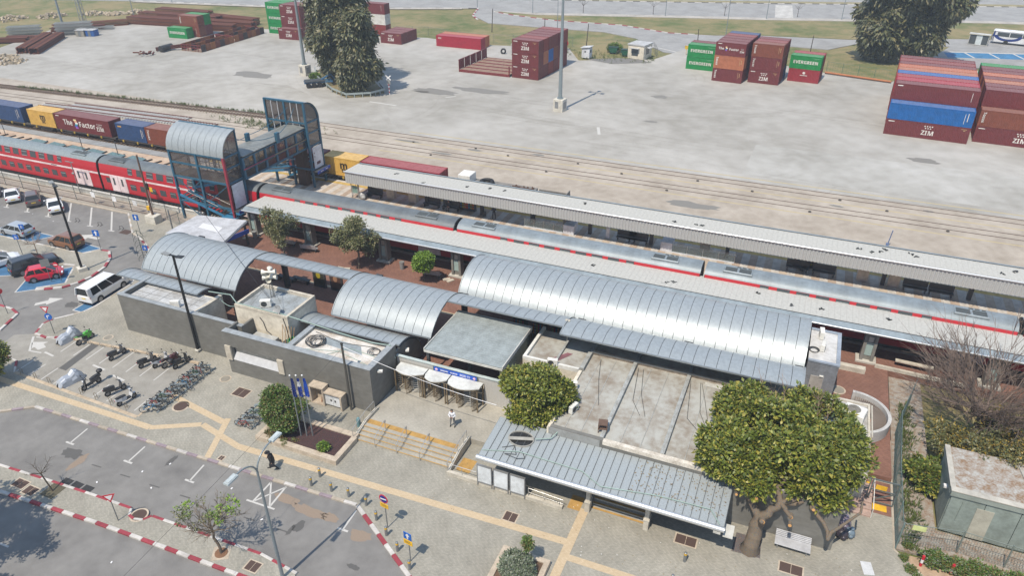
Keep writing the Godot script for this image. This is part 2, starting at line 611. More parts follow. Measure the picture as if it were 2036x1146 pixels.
	# dull yellow lines and stains beside the flush rails
	var yl := mat("faded_yellow",Hc(214,196,150),.9,0,FINE(),.5)
	for z in [-103.2,-98.4,-93.4]:
		struct("painted_line",mb().bb(-62,50,-.034,-.010 if z < -102 else -.026,z - .11,z + .11),yl)
	var wl := mat("road_white",Hc(226,224,218),.85,0,FINE(),.6)
	# street markings
	var mk := []
	for t in [[-48.63,-48.46,-28.1,-26.35],[-42.75,-42.62,-28.3,-26.55],[-37.09,-36.87,-28.5,-26.8],[-24.07,-23.97,-29.1,-27.3]]:
		mk.append([t[0],t[2],t[1],t[3],.13])
		mk.append([t[1] - .42,t[3],t[1] + .42,t[3],.16])
	mk.append_array([[-31.3,-29.0,-31.28,-27.0,.14],[-30.0,-29.05,-29.86,-27.05,.14],[-31.3,-29.0,-29.9,-27.1,.12],[-30.0,-29.0,-31.2,-27.1,.12],[-31.8,-26.95,-29.4,-27.0,.14]])
	for x in [-95.66,-91.79,-87.94,-84.32,-80.56,-76.96]:
		mk.append([x,-55.78,x - 4.6,-60.0,.2])
		mk.append([x - .4,-55.7,x + .45,-55.8,.2])
	# motorcycle bay lines
	for i in 8:
		mk.append([-60.0 + i * 1.62,-34.9,-60.15 + i * 1.62,-36.75 - i * .17,.11])
	for i in 10:
		mk.append([-61.0 + i * 1.56,-31.2,-61.1 + i * 1.56,-33.0,.11])
	mk.append_array([[-55.5,-34.55,-53.9,-34.4,.2],[-52.6,-34.1,-51.0,-33.9,.2],[-61.3,-34.3,-60.0,-34.15,.2],[-64.6,-35.7,-62.8,-33.9,.2],[-62.8,-33.9,-61.5,-34.1,.14],[-64.3,-35.75,-62.1,-36.3,.14]])
	mk.append_array([[-46.2,-17.5,-43.5,-17.6,.14],[-36,-17.9,-33.0,-18.0,.14],[-28,-19.5,-25.5,-19.6,.14]])
	for m in mk:
		struct("painted_line",strip(m,RD + .009),wl)
	struct("painted_arrow",mb().slab(pv([-79.3,-53.5,-77.9,-52.7,-78.0,-53.25,-76.5,-53.3,-76.5,-53.75,-78.0,-53.75,-77.9,-54.3]),RD,RD + .009),wl)
	struct("painted_arrow",mb().slab(pv([-70.0,-40.1,-69.7,-39.7,-69.0,-40.5,-68.7,-40.3,-68.2,-41.9,-69.6,-41.4,-69.3,-41.0]),RD,RD + .009),wl)
	struct("painted_arrow",mb().slab(pv([-63.9,-35.0,-62.5,-35.6,-62.6,-35.2,-61.9,-34.9,-62.2,-34.3,-62.9,-34.5,-63.0,-34.2]),RD,RD + .009),wl)
	var blue := mat("bay_blue",Hc(74,128,172),.85,0,G(),.3)
	for q in [[-74,-40.8,-76,-44.1,-73.2,-47.3,-70.2,-44.1],[-65.3,-40.6,-63.75,-40.65,-63.75,-46,-65.4,-46],[-89,-49.6,-83.6,-49.7,-82.2,-52.0,-88,-52.0],[-80.5,-49.8,-75.3,-50.0,-74.0,-51.8,-79,-52.1],[-81,-41.5,-84,-45.6,-81,-46.6,-77.8,-43.2]]:
		struct("painted_bay",mb().slab(pv(q),RD,RD + .005),blue)
		for i in 4:
			struct("painted_line",strip([q[i * 2],q[i * 2 + 1],q[(i * 2 + 2) % 8],q[(i * 2 + 3) % 8],.13],RD + .01),wl)
	# patched and oily spots of the asphalt
	var dk := mat("asphalt_patch",Color(.1,.097,.092),.85,0,FINE(),.5)
	var tanst := mat("sand_stain",Hc(168,150,132),.95,0,FINE(),.4)
	for s in [[-47.3,-25.6,.9,.5],[-46.1,-25.1,.35,.9],[-26.9,-26.4,.35,.5],[-27.2,-25.9,.16,.5],[-21.6,-25.0,.5,.18],[-39.7,-27.9,.2,.6],[-66.3,-41.3,.7,.5]]:
		blot(s[0],s[1],s[2],s[3],RD + .006,dk if s[3] > .3 and s[0] < -47 or s[0] > -30 or s[0] == -39.7 else tanst)
	for s in [[-29.2,-28.1,1.0,.35],[-27.1,-27.8,1.5,.4],[-25.4,-27.9,.7,.35],[-22.6,-27.3,.8,.5]]:
		blot(s[0],s[1],s[2],s[3],RD + .006,tanst)
	struct("asphalt_patch",mb().slab(pv([-58.4,-37.0,-57.6,-37.05,-57.0,-33.0,-57.9,-33.0]),RD + .004,RD + .008),dk)
	for i in 7:
		struct("painted_line",strip([-44.9 + i * 2.8,-25.3 - i * .06,-44.0 + i * 2.8,-25.35 - i * .06,.1],RD + .007),dk)
	# stains on the yard
	var oil := mat("yard_stain",Hc(150,147,140),.8,0,FINE(),.3)
	for s in [[16.5,-120.5,2.2,1.1],[29,-104.8,.9,.5],[-101,-101,0,0],[-28,-140,1.6,1.1],[-72,-126,1.4,.7],[-26,-124,1.2,.5],[-112,-124,5,2.2],[-12.5,-90.6,3.6,1.0],[-60,-98.9,2.4,.4],[-48,-99.1,1.2,.4],[-52,-95.8,1.8,.35],[-38,-100.9,1.0,.4],[5,-97.5,.9,.3],[16,-100.2,.7,.3],[-70,-127,5,2],[-62,-131,6,1.5]]:
		if s[2] > 0:
			blot(s[0],s[1],s[2],s[3],-.008 if s[1] < -101.9 else -.02,oil)
	var dm := mat("damp_slab",Hc(158,152,142),.9,0,FINE(),.3)
	struct("concrete_slab",mb().bb(5.2,12.6,-.1,-.015,-86.2,-82),dm)
	struct("concrete_slab",mb().bb(17.5,26,-.1,-.015,-86.0,-82),dm)

func strip(m: Array,y: float) -> MB:
	var a := V2(m[0],m[1])
	var e := V2(m[2],m[3])
	var n: Vector2 = (e - a).orthogonal().normalized() * m[4] * .5
	return mb().slab(P2([a + n,e + n,e - n,a - n]),y,y)

func blot(x: float,z: float,rx: float,rz: float,y: float,m: Material) -> void:
	var q := PackedVector2Array()
	for i in 22:
		var t := TAU * i / 22
		var k := 1.0 + rng.randf_range(-.22,.22)
		q.append(V2(x + cos(t) * rx * k,z + sin(t) * rz * k))
	struct("ground_stain",mb().slab(q,y,y),m)

# worn concrete: blotches, streaks along the lanes and arcs left by tyres
func yard_texture() -> ImageTexture:
	var s := 1024
	var a := grey(11,.004,s,5)
	var b := grey(12,.03,s,4)
	var im := Image.create(s,s,false,Image.FORMAT_L8)
	im.fill(Color(.5,.5,.5))
	var acc := PackedFloat32Array()
	acc.resize(s * s)
	var r := RandomNumberGenerator.new()
	r.seed = 5
	for k in 90:
		var cx := r.randf() * s
		var cy := r.randf() * s
		var R := r.randf_range(60,420)
		var t0 := r.randf() * TAU
		var ln := r.randf_range(.3,1.3)
		var dep := r.randf_range(-20,14)
		if k % 3 == 0:
			R = r.randf_range(1500,4000)
			t0 = PI / 2 + r.randf_range(-.06,.06)
			ln = r.randf_range(.05,.2)
			cy = cy - R
		for w in [.0,14.0]:
			var m := int(ln * R / 1.2)
			for i in m:
				var t := t0 + ln * i / m
				var fade := sin(PI * i / m)
				for d in 3:
					var x := posmod(int(cx + cos(t) * (R + w + d)),s)
					var y := posmod(int(cy + sin(t) * (R + w + d)),s)
					acc[y * s + x] = dep * fade
	var lo := Hc(172,168,158)
	var hi := Hc(212,209,202)
	var out := PackedByteArray()
	out.resize(s * s * 3)
	var lut := PackedByteArray()
	for i in 256:
		var q := lo.lerp(hi,clampf((i / 255.0 - .5) * 1.5 + .5,0,1)).linear_to_srgb()
		lut.append_array([int(q.r * 255),int(q.g * 255),int(q.b * 255)])
	for i in s * s:
		var j := clampi(int(a[i] * .6 + b[i] * .4 + acc[i] * 2.6),0,255) * 3
		out[i * 3] = lut[j]
		out[i * 3 + 1] = lut[j + 1]
		out[i * 3 + 2] = lut[j + 2]
	return ImageTexture.create_from_image(Image.create_from_data(s,s,false,Image.FORMAT_RGB8,out))

# ---------------------------------------------------------------- tracks
func track(x0: float,z0: float,x1: float,z1: float,sleepers: bool,y := -.03,dark := false) -> void:
	var o := Node3D.new()
	o.name = numbered("railway_track")
	add_child(o)
	o.set_meta("kind", "structure")
	var rm := paint("rail_steel",Color(.16,.115,.09),.5,.3)
	var a := V3(x0,y,z0)
	var b := V3(x1,y,z1)
	var d := (b - a).normalized()
	var s := V3(-d.z,0,d.x) * .75
	var h := .16 if sleepers else .045
	for k in [-1,1]:
		part(o, "rail",mb().bar(a + s * k + V3(0,h * .5 + (.1 if sleepers else .0),0),b + s * k + V3(0,h * .5 + (.1 if sleepers else .0),0),.075 if sleepers else .11,h),rm)
	if sleepers:
		var mb := mb()
		var L_ := a.distance_to(b)
		for i in int(L_ / .65):
			var c := a + d * (.65 * i + .3)
			mb.box(c + V3(0,.05,0),V3(2.5,.12,.24),Basis(s.normalized(),Vector3.UP,d))
		var q := part(o, "sleepers",mb,paint("sleeper",Hc(150,128,108),.95))
		q.set_meta("kind", "stuff")

func build_rails() -> void:
	track(-88,-101.0,60,-100.85,false)
	track(-75,-95.8,60,-95.8,false)
	track(-230,-92.5,-88,-101.0,true,-.05)
	track(-230,-90.3,-75,-95.8,false)
	track(-230,-80.8,-20,-80.8,true,.0)
	track(-230,-65.3,60,-65.3,true,.0)
	track(-160,-61.9,-76,-61.9,false)
	# two lengths of spare track lying beside the line
	for q in [[-133.3,-90.6,-93.9,-92.6, "long length of assembled spare track lying beside the freight wagons"],[-128,-92.6,-101,-94.0, "second length of spare track lying behind the first"]]:
		var o := thing("spare_track_panel",q[4], "track panel",V3(q[0],0,q[1]))
		var d := V3(q[2] - q[0],0,q[3] - q[1])
		var n := V3(-d.z,0,d.x).normalized() * .75
		for k in [-1,1]:
			part(o, "rail",mb().bar(n * k + V3(0,.3,0),n * k + d + V3(0,.3,0),.12,.14),paint("rail_rust",Color(.17,.075,.055),.8))
		for i in int(d.length() / .62):
			part(o, "sleeper",mb().box(d.normalized() * (.62 * i + .3) + V3(0,.11,0),V3(2.5,.24,.28),Basis(n.normalized(),Vector3.UP,d.normalized())),paint("sleeper_concrete",Hc(240,240,236),.9))
	# island platform with alternating cross strips
	var o := Node3D.new()
	o.name = "island_platform"
	add_child(o)
	o.set_meta("kind", "structure")
	part(o, "platform_body",mb().bb(-82,32,-.1,T - .03,-79.2,-67.1),paint("platform_concrete",Hc(190,180,165),.9))
	var la := mat("strip_pale",Hc(224,216,204),.85,0,G(),.3)
	var lb := mat("strip_tan",Hc(214,196,174),.85,0,G(),.3)
	var lc := mat("strip_brown",Hc(200,178,156),.85,0,G(),.3)
	for i in 138:
		var x := -82.0 + i * .826
		for h in 2:
			part(o, "paving_strip",mb().bb(x + .004,x + .823,T - .03,T + (.002 if h else .0),-78.1 if h == 0 else -74.0,-74.02 if h == 0 else -67.6),[la,lb,la,lc][(i + (2 if h == 0 and i % 3 == 0 else 0)) % 4])
	part(o, "warning_strip",mb().bb(-82,32,T - .03,T + .004,-78.75,-78.12),mat("warn_yellow",Hc(222,190,110),.85,0,G(),.3))
	part(o, "coping",mb().bb(-82.1,32,T - .2,T + .01,-79.3,-78.77),la)
	part(o, "coping",mb().bb(-82.1,32,T - .2,T + .01,-67.58,-67.0),la)
	# old platform strip to the left of it
	struct("old_platform",mb().bb(-230,-82.2,-.1,.4,-78.9,-77.3),paint("old_platform_grey",Hc(172,176,178),.9))
	struct("earth_strip",mb().bb(-230,-82.2,-.1,.3,-77.3,-67.2),mat("earth_strip",Color.WHITE,.95,0,tone("earthstrip",512,[.008,.05,.3],[.5,.35,.25],Hc(186,150,122),Hc(216,198,176),1.9),.07))

# ---------------------------------------------------------------- curved metal roofs
func arc(zc: float,yc: float,r: float,a0: float,a1: float,k: int) -> Array:
	var o := []
	for i in k + 1:
		var t := deg_to_rad(lerpf(a0,a1,float(i) / k))
		o.append(V2(zc + r * cos(t),yc + r * sin(t)))
	return o

# rows of standing-seam panels on an arc; segs: [x0, x1, near angle, far angle]
func vault(called: String,label: String,zc: float,yc: float,r: float,segs: Array,w: float) -> Node3D:
	var o := thing(called,label, "roof",V3(segs[0][0],0,zc))
	var rm := roof_metal()
	var dk := paint("roof_seam",Color(.09,.1,.11),.8)
	var seam := paint("roof_rib",Color(.3,.335,.355),.5,.4)
	for s in segs:
		var x0: float = s[0] - segs[0][0]
		var x1: float = s[1] - segs[0][0]
		var m := roundi((x1 - x0) / w)
		var d := (x1 - x0) / m
		var k := maxi(6,int(absf(s[3] - s[2]) / 6.0))
		var mb := mb()
		var pts := arc(0,yc,r,s[2],s[3],k)
		mb.sweep(pts,.022,d - .022)
		var rib := mb()
		rib.sweep(arc(0,yc,r + .035,s[2],s[3],k),d - .05,d - .015)
		for q in [[.022,-1],[d - .022,1]]:
			for i in pts.size() - 1:
				var A := V3(q[0],pts[i].y,pts[i].x)
				var B := V3(q[0],pts[i + 1].y,pts[i + 1].x)
				var c := V3(0,yc,0)
				var A2 := V3(q[0],A.y,A.z) - (V3(0,A.y,A.z) - c).normalized() * .04
				var B2 := V3(q[0],B.y,B.z) - (V3(0,B.y,B.z) - c).normalized() * .04
				mb.quad(A,A2,B2,B)
		var pm := mb.done()
		for i in m:
			var p := inst("roof_panel",pm,rm,o)
			p.position.x = x0 + i * d
		# dark lining below, pale edge trim at the ends and eaves
		var ln := mb()
		ln.sweep(arc(0,yc,r - .045,s[2],s[3],k),x0,x1)
		var inn := arc(0,yc,r - .10,s[2],s[3],k)
		inn.reverse()
		ln.sweep(inn,x0,x1)
		part(o, "lining",ln,dk)
		for x in [x0,x1]:
			var e := mb()
			for i in k:
				var a: Vector2 = pts[i]
				var b: Vector2 = pts[i + 1]
				e.bar(V3(x,a.y,a.x),V3(x,b.y,b.x),.06,.14)
			part(o, "edge_trim",e,rm)
		var E0: Vector2 = pts[0]
		part(o, "eave",mb().bb(x0,x1,E0.y - .1,E0.y + .03,E0.x - .05,E0.x + .05),seam)
	return o

func roof_metal() -> StandardMaterial3D:
	return mat("roof_metal",Color(.37,.405,.415),.42,.34,FINE(),.09)

func build_roofs() -> void:
	vault("barrel_roof", "long barrel-vaulted grey metal roof behind the main station building",-55.6,2.0,4.07,[[-27.4,3.1,24,152]],.87)
	vault("barrel_roof", "curved grey metal roof running along the concourse with two lowered vaults",-48.2,1.65,4.3,[[-58.8,-47.1,34,142],[-47.1,-36.3,86,142],[-36.3,-26.3,34,142],[-26.3,-15.6,86,142],[-15.6,3.1,74,142]],.9)
	vault("curved_canopy", "small curved grey metal roof above the wing with white roof sheets",-43.4,.6,3.3,[[-60.4,-50.2,82,152]],.85)
	vault("curved_canopy", "small curved grey metal roof above the wing with coiled black cable",-43.4,.6,3.3,[[-38.5,-28.4,82,152]],.85)
	# steel frames that carry the vaults
	var st := paint("frame_steel",Color(.055,.058,.06),.5,.2)
	for x in [-58.2,-47.4,-36.0,-26.7,-15.3,-6,2.8]:
		for z in ([-52.0] if x < -15.4 and x != -26.7 else [-51.9]):
			one("roof_column", "dark steel column under the curved concourse roof", "column",mb().bb(-.22,.22,0,3.7,-.22,.22).bb(-.35,.35,3.5,3.75,-.35,.35),st,V3(x,T,z),0, "columns under the curved roofs")
		if x > -28:
			one("roof_column", "dark steel column under the long vault beside the platform", "column",mb().bb(-.2,.2,0,3.2,-.2,.2).bb(-.3,.3,3.0,3.25,-.3,.3),st,V3(x,T,-58.9),0, "columns under the long vault")
	for x in [-47.25,-26.45]:
		var a := mb()
		var ps := arc(-48.2,1.5,4.25,24,84,10)
		for i in 10:
			a.bar(V3(0,ps[i].y,ps[i].x),V3(0,ps[i + 1].y,ps[i + 1].x),.14,.2)
		a.bb(-.1,.1,T,3.3,-44.45,-44.2)
		one("arched_frame", "dark curved steel frame closing the %s vault end" % ("left" if x < -40 else "middle"), "frame",a,st,V3(x,0,0))
	# platform canopies
	var flat := mat("canopy_sheet",Hc(216,215,207),.7,.0,FINE(),.11)
	var edge := mat("canopy_edge",Color(.62,.64,.65),.35,.6,FINE(),.3)
	var slope := mat("canopy_slope",Hc(178,192,198),.45,.3,G(),.15)
	var gut := paint("gutter_dark",Color(.06,.065,.065),.7)
	var c1 := thing("platform_canopy", "long flat pale canopy over the near platform beside the red train", "canopy",V3(-59.4,0,-62))
	part(c1, "roof_sheet",ribbed(0,90,4.1,-2.25,4.22,1.35),flat)
	part(c1, "gutter",mb().bb(.4,90,4.08,4.215,1.36,1.46),gut)
	part(c1, "front_slope",mb().sweep([V2(2.12,3.95),V2(1.47,4.2)],0,90,false).bb(0,90,3.78,3.94,1.4,2.1),slope)
	part(c1, "edge_rail",mb().cyl(V3(-.05,3.93,2.12),V3(90,3.93,2.12),.085,-1,8),edge)
	part(c1, "soffit",mb().bb(0,90,3.9,4.07,-2.2,1.4),gut)
	var c2 := thing("platform_canopy", "long flat pale canopy with tall ribbed fascia over the island platform", "canopy",V3(-54.6,0,-75.8))
	part(c2, "roof_sheet",ribbed(0,86,4.42,-1.25,4.5,2.0),flat)
	part(c2, "back_slope",mb().sweep([V2(-1.3,4.42),V2(-1.95,4.3)],0,86,false).bb(0,86,4.1,4.29,-1.95,-1.3),slope)
	part(c2, "gutter",mb().bb(.3,86,4.3,4.47,-1.33,-1.25),gut)
	part(c2, "edge_rail",mb().cyl(V3(-.05,4.47,2.02),V3(86,4.47,2.02),.1,-1,8),edge)
	var fs := mb()
	for i in 246:
		var x := i * .35
		for q in [[.0,.0,.1,.0],[.1,.0,.16,.07],[.16,.07,.29,.07],[.29,.07,.35,.0]]:
			fs.quad(V3(x + q[0],2.95,1.93 + q[1]),V3(x + q[2],2.95,1.93 + q[3]),V3(x + q[2],4.38,1.93 + q[3]),V3(x + q[0],4.38,1.93 + q[1]))
	part(c2, "ribbed_fascia",fs,mat("fascia",Color(.5,.52,.51),.45,.2,FINE(),.2))
	part(c2, "fascia_back",mb().bb(0,86,2.95,4.4,1.86,1.9),gut)
	part(c2, "end_fascia",mb().bb(0,.06,3.2,4.38,-1.9,1.85),slope)
	part(c2, "soffit",mb().bb(.1,86,4.2,4.38,-1.25,1.85),gut)
	# birds' leavings and leaf litter on the sheets
	for i in 26:
		var on2 := i % 3 != 0
		var q := mb()
		var x := rng.randf_range(4,78)
		var z := rng.randf_range(-1.0,1.2)
		for k in 5:
			q.box(V3(rng.randf_range(-.2,.2),.03,rng.randf_range(-.2,.2)),V3(rng.randf_range(.15,.4),.06,.12),Basis(Vector3.UP,rng.randf() * 3.0))
		one("debris_clump", "small dark clump of debris lying on the %s" % ("ribbed-fascia canopy roof" if on2 else "near platform canopy roof"), "debris",q,gut,V3((-54.6 if on2 else -59.4) + x,4.45 if on2 else 4.14,(-75.4 if on2 else -62.2) + z),0, "debris on the island canopy" if on2 else "debris on the near canopy")
	# columns
	var pier := paint("pier_grey",Vc(132,130,124),.7)
	var pale := paint("pier_pale",Vc(190,186,176),.8)
	var gl := glass("pier_glass",Color(.45,.6,.58),.5)
	for x in [-58.9,-51.0,-41.0,-32.0,-22,-12,-2,8.4,18]:
		var o := thing("canopy_pier", "grey clad pier carrying the near platform canopy", "pier",V3(x,T,-61.0),0, "piers of the near canopy")
		part(o, "base",mb().bev(V3(0,.1,0),V3(1.7,.2,1.2),.03),pale)
		part(o, "shaft",mb().bb(-.55,-.3,.2,3.35,-.4,.4).bb(.3,.55,.2,3.35,-.4,.4).bb(-.3,.3,.2,3.3,-.35,.2),pier)
		part(o, "glass_front",mb().bb(-.29,.29,.7,2.0,.24,.27),gl)
		part(o, "notice",mb().bb(-.2,.2,2.1,2.6,.24,.265),pale)
	for x in [-52.6,-44,-36.2,-29.4,-22,-14.6,-6,2,10,18]:
		var o := thing("canopy_column", "dark column carrying the island platform canopy", "column",V3(x,T,-76.3),0, "columns of the island canopy")
		part(o, "shaft",mb().bb(-.2,.2,0,3.6,-.2,.2),paint("col_dark",Vc(70,72,74),.7))
		part(o, "bracket",mb().bb(-.1,.1,3.4,3.7,-1.3,1.9),paint("col_dark",Vc(70,72,74),.7))
	# flat slatted canopy behind the turnstiles
	var fc := thing("slatted_canopy", "square grey slatted flat canopy behind the entrance turnstiles", "canopy",V3(-22.3,0,-45.8))
	var sl := mb()
	for i in 21:
		var z := 3.0 - i * .29
		sl.bev(V3(0,4.35 + .008 * i,z),V3(6.9,.06,.283),.008)
	part(fc, "slats",sl,mat("slat_grey",Hc(182,192,192),.55,.1,G(),.3))
	part(fc, "frame",mb().bb(-3.5,3.5,4.14,4.31,3.16,3.24).bb(-3.5,3.5,4.2,4.5,-3.2,-3.1).bb(3.46,3.54,4.15,4.5,-3.2,3.2).bb(-3.54,-3.46,4.15,4.5,-3.2,3.2),paint("frame_pale",Vc(196,196,190),.6))
	part(fc, "side_glass",mb().bb(3.3,3.34,T,4.1,-2.8,2.9),glass("dark_glass",Color(.16,.24,.22),.55))
	part(fc, "back_glass",mb().bb(-1.6,3.3,T,3.4,-3.0,-2.96),glass("dark_glass",Color(.16,.24,.22),.55))
	for q in [[-3.3,2.9],[3.3,2.95],[-3.3,-2.95],[3.3,-3.0],[.2,-2.9],[-.4,1.1]]:
		part(fc, "post",mb().bb(q[0] - .12,q[0] + .12,T,4.2,q[1] - .12,q[1] + .12),st)
	# sloping canopy in front of the main building
	var lc := thing("sloping_canopy", "grey seamed metal canopy with silver round edge in front of main building", "canopy",V3(-17.1,0,-38.3))
	var pm := mb()
	pm.quad(V3(.018,2.98,3.95),V3(.51,2.98,3.95),V3(.51,3.42,0),V3(.018,3.42,0))
	pm.quad(V3(.0,3.0,3.95),V3(.018,2.98,3.95),V3(.018,3.42,0),V3(.0,3.44,0))
	pm.quad(V3(.018,2.98,3.95),V3(.018,2.9,3.95),V3(.018,3.34,0),V3(.018,3.42,0))
	var rb := mb()
	rb.bar(V3(.528,3.0,3.95),V3(.528,3.44,0),.03,.06)
	var pmm := pm.done()
	var rbm := rb.done()
	for i in 32:
		var p := inst("roof_panel",pmm,mat("low_metal",Color(.35,.385,.395),.5,.2,FINE(),.25),lc)
		p.position.x = i * .528
		var q := inst("standing_seam",rbm,paint("roof_seam",Color(.09,.1,.11),.8),lc)
		q.position.x = i * .528
	part(lc, "lining",mb().sweep([V2(3.93,2.88),V2(0,3.32)],0,16.9,false),st)
	part(lc, "edge_tube",mb().cyl(V3(-.05,2.95,4.05),V3(16.95,2.95,4.05),.19,-1,14),edge)
	part(lc, "end_bracket",mb().bb(16.3,16.75,2.6,2.76,3.9,4.2).bb(16.9,17.5,2.3,2.36,2.9,4.0),paint("frame_pale",Vc(196,196,190),.6))
	var ring := mb()
	for i in 20:
		var a := TAU * i / 20
		var b := TAU * (i + 1) / 20
		var u := V3(cos(a) * .95,0,sin(a) * .72)
		var w := V3(cos(b) * .95,0,sin(b) * .72)
		var hu := 3.42 - .11 * (1.55 + u.z)
		var hw := 3.42 - .11 * (1.55 + w.z)
		ring.quad(u + V3(0,hu - .1,0),w + V3(0,hw - .1,0),w + V3(0,hw + .13,0),u + V3(0,hu + .13,0))
		ring.quad(w * .94 + V3(0,hw - .1,0),u * .94 + V3(0,hu - .1,0),u * .94 + V3(0,hu + .13,0),w * .94 + V3(0,hw + .13,0))
		ring.quad(u + V3(0,hu + .13,0),w + V3(0,hw + .13,0),w * .94 + V3(0,hw + .13,0),u * .94 + V3(0,hu + .13,0))
	var sk := part(lc, "round_skylight",ring,paint("ring_grey",Vc(168,166,158),.6))
	sk.position = V3(2.3,0,1.55)
	var hole := mb()
	for i in 20:
		var a := TAU * i / 20
		var b := TAU * (i + 1) / 20
		hole.tri(V3(0,3.275,0),V3(cos(b) * .9,3.2745 - .0748 * sin(b),sin(b) * .68),V3(cos(a) * .9,3.2745 - .0748 * sin(a),sin(a) * .68))
	part(sk, "dark_pane",hole,mat("hole_dark",Color(.02,.02,.02),.4))
	part(sk, "cross_board",mb().bar(V3(-.85,3.37,.3),V3(.85,3.42,-.2),.3,.04),paint("ring_grey",Vc(168,166,158),.6))
	# entrance shed with translucent white roof beside the overpass
	var sh := thing("entrance_shelter", "shelter with flat white translucent roof beside the blue overpass", "shelter",V3(-59.9,0,-55.4))
	part(sh, "roof",mb().slab(pv([-3.9,2.9,3.9,3.2,2.2,-3.2,-4.1,-2.2]),3.4,3.5),mat("shelter_white",Hc(222,224,228),.5,0,G(),.2))
	part(sh, "roof_pane",mb().slab(pv([-1.6,.4,1.4,.6,1.0,-.6,-1.9,-.7]),3.5,3.506),mat("shelter_pane",Hc(242,243,245),.4,0))
	part(sh, "fascia",mb().slab(pv([-3.95,2.95,3.95,3.25,2.25,-3.25,-4.15,-2.25]),3.24,3.395),paint("frame_pale",Vc(196,196,190),.6))
	for q in [[-3.6,2.6],[3.5,2.9],[2.0,-2.9],[-3.8,-1.9]]:
		part(sh, "post",mb().bb(q[0] - .1,q[0] + .1,.0,3.3,q[1] - .1,q[1] + .1),st)
	part(sh, "wall",mb().bb(-3.8,-3.7,.3,3.3,-1.8,2.6),paint("shelter_wall",Vc(180,176,160),.8))
	part(sh, "sign",mb().box(V3(3.15,3.0,-.3),V3(.08,.5,3.2),Basis(Vector3.UP,-.25)),paint("sign_blue",Color(.02,.07,.35),.5))

# sheet with low ribs across, from near z (z1) to far z (z0)
func ribbed(x0: float,x1: float,ya: float,z0: float,yb: float,z1: float) -> MB:
	var m := mb()
	var n := int((x1 - x0) / .5)
	for i in n:
		var a := x0 + i * .5
		var s := V3(0,.02,0)
		m.quad(V3(a,yb,z1),V3(a + .44,yb,z1),V3(a + .44,ya,z0),V3(a,ya,z0))
		m.quad(V3(a + .44,yb,z1),V3(a + .47,yb + .02,z1),V3(a + .47,ya + .02,z0),V3(a + .44,ya,z0))
		m.quad(V3(a + .47,yb + .02,z1),V3(a + .5,yb,z1),V3(a + .5,ya,z0),V3(a + .47,ya + .02,z0))
	m.quad(V3(x0,yb - .1,z1),V3(x1,yb - .1,z1),V3(x1,yb,z1),V3(x0,yb,z1))
	m.quad(V3(x0,ya - .1,z0),V3(x0,yb - .1,z1),V3(x0,yb,z1),V3(x0,ya,z0))
	m.quad(V3(x1,ya - .1,z0),V3(x0,ya - .1,z0),V3(x0,ya,z0),V3(x1,ya,z0))
	return m

# ---------------------------------------------------------------- station buildings
func clad() -> StandardMaterial3D:
	return mat("grey_cladding",Color.WHITE,.7,0,paver_tex("clad",Vc(108,107,102),Vc(122,121,116),.93,64,16),.22,texs["pavwear"],.06)

func roof_sheets(o: Node3D,x0: float,x1: float,z0: float,z1: float,y: float,nx: int,nz: int,m: Material) -> void:
	part(o, "roof_base",mb().bb(x0,x1,y - .2,y - .012,z0,z1),paint("bitumen",Color(.16,.16,.155),.9))
	for i in nx:
		for j in nz:
			var a := lerpf(x0,x1,float(i) / nx) + .03
			var b := lerpf(x0,x1,(i + 1.0) / nx) - .03
			var c := lerpf(z0,z1,float(j) / nz) + .03
			var d := lerpf(z0,z1,(j + 1.0) / nz) - .03
			part(o, "roof_sheet",mb().bev(V3((a + b) / 2,y - .008 + rng.randf() * .006,(c + d) / 2),V3(b - a,.02,d - c),.006),m)

func cable(pts: Array,r := .02,sag := .0) -> MB:
	var m := mb()
	var q := []
	for i in pts.size() - 1:
		var n := 8 if sag > .0 else 1
		for k in n:
			var t := float(k) / n
			q.append(pts[i].lerp(pts[i + 1],t) - V3(0,sag * 4.0 * t * (1 - t),0))
	q.append(pts[-1])
	return m.tube(q,r,5)

func ac_unit(parent_at: Vector3,turn: float,label: String,s := 1.0) -> void:
	var o := thing("air_conditioner",label, "air conditioner",parent_at,turn, "")
	var w := paint("ac_white",Vc(226,226,220),.5)
	part(o, "case",mb().bev(V3(0,.35,0) * s,V3(.85,.62,.34) * s,.03),w)
	part(o, "fan_grille",mb().cyl(V3(-.12,.35,.171) * s,V3(-.12,.35,.185) * s,.24 * s,-1,16),paint("ac_dark",Color(.05,.055,.055),.7))
	for x in [-.32,.32]:
		part(o, "foot",mb().bb((x - .04) * s,(x + .04) * s,0,.05 * s,-.16 * s,.2 * s),paint("ac_dark",Color(.05,.055,.055),.7))

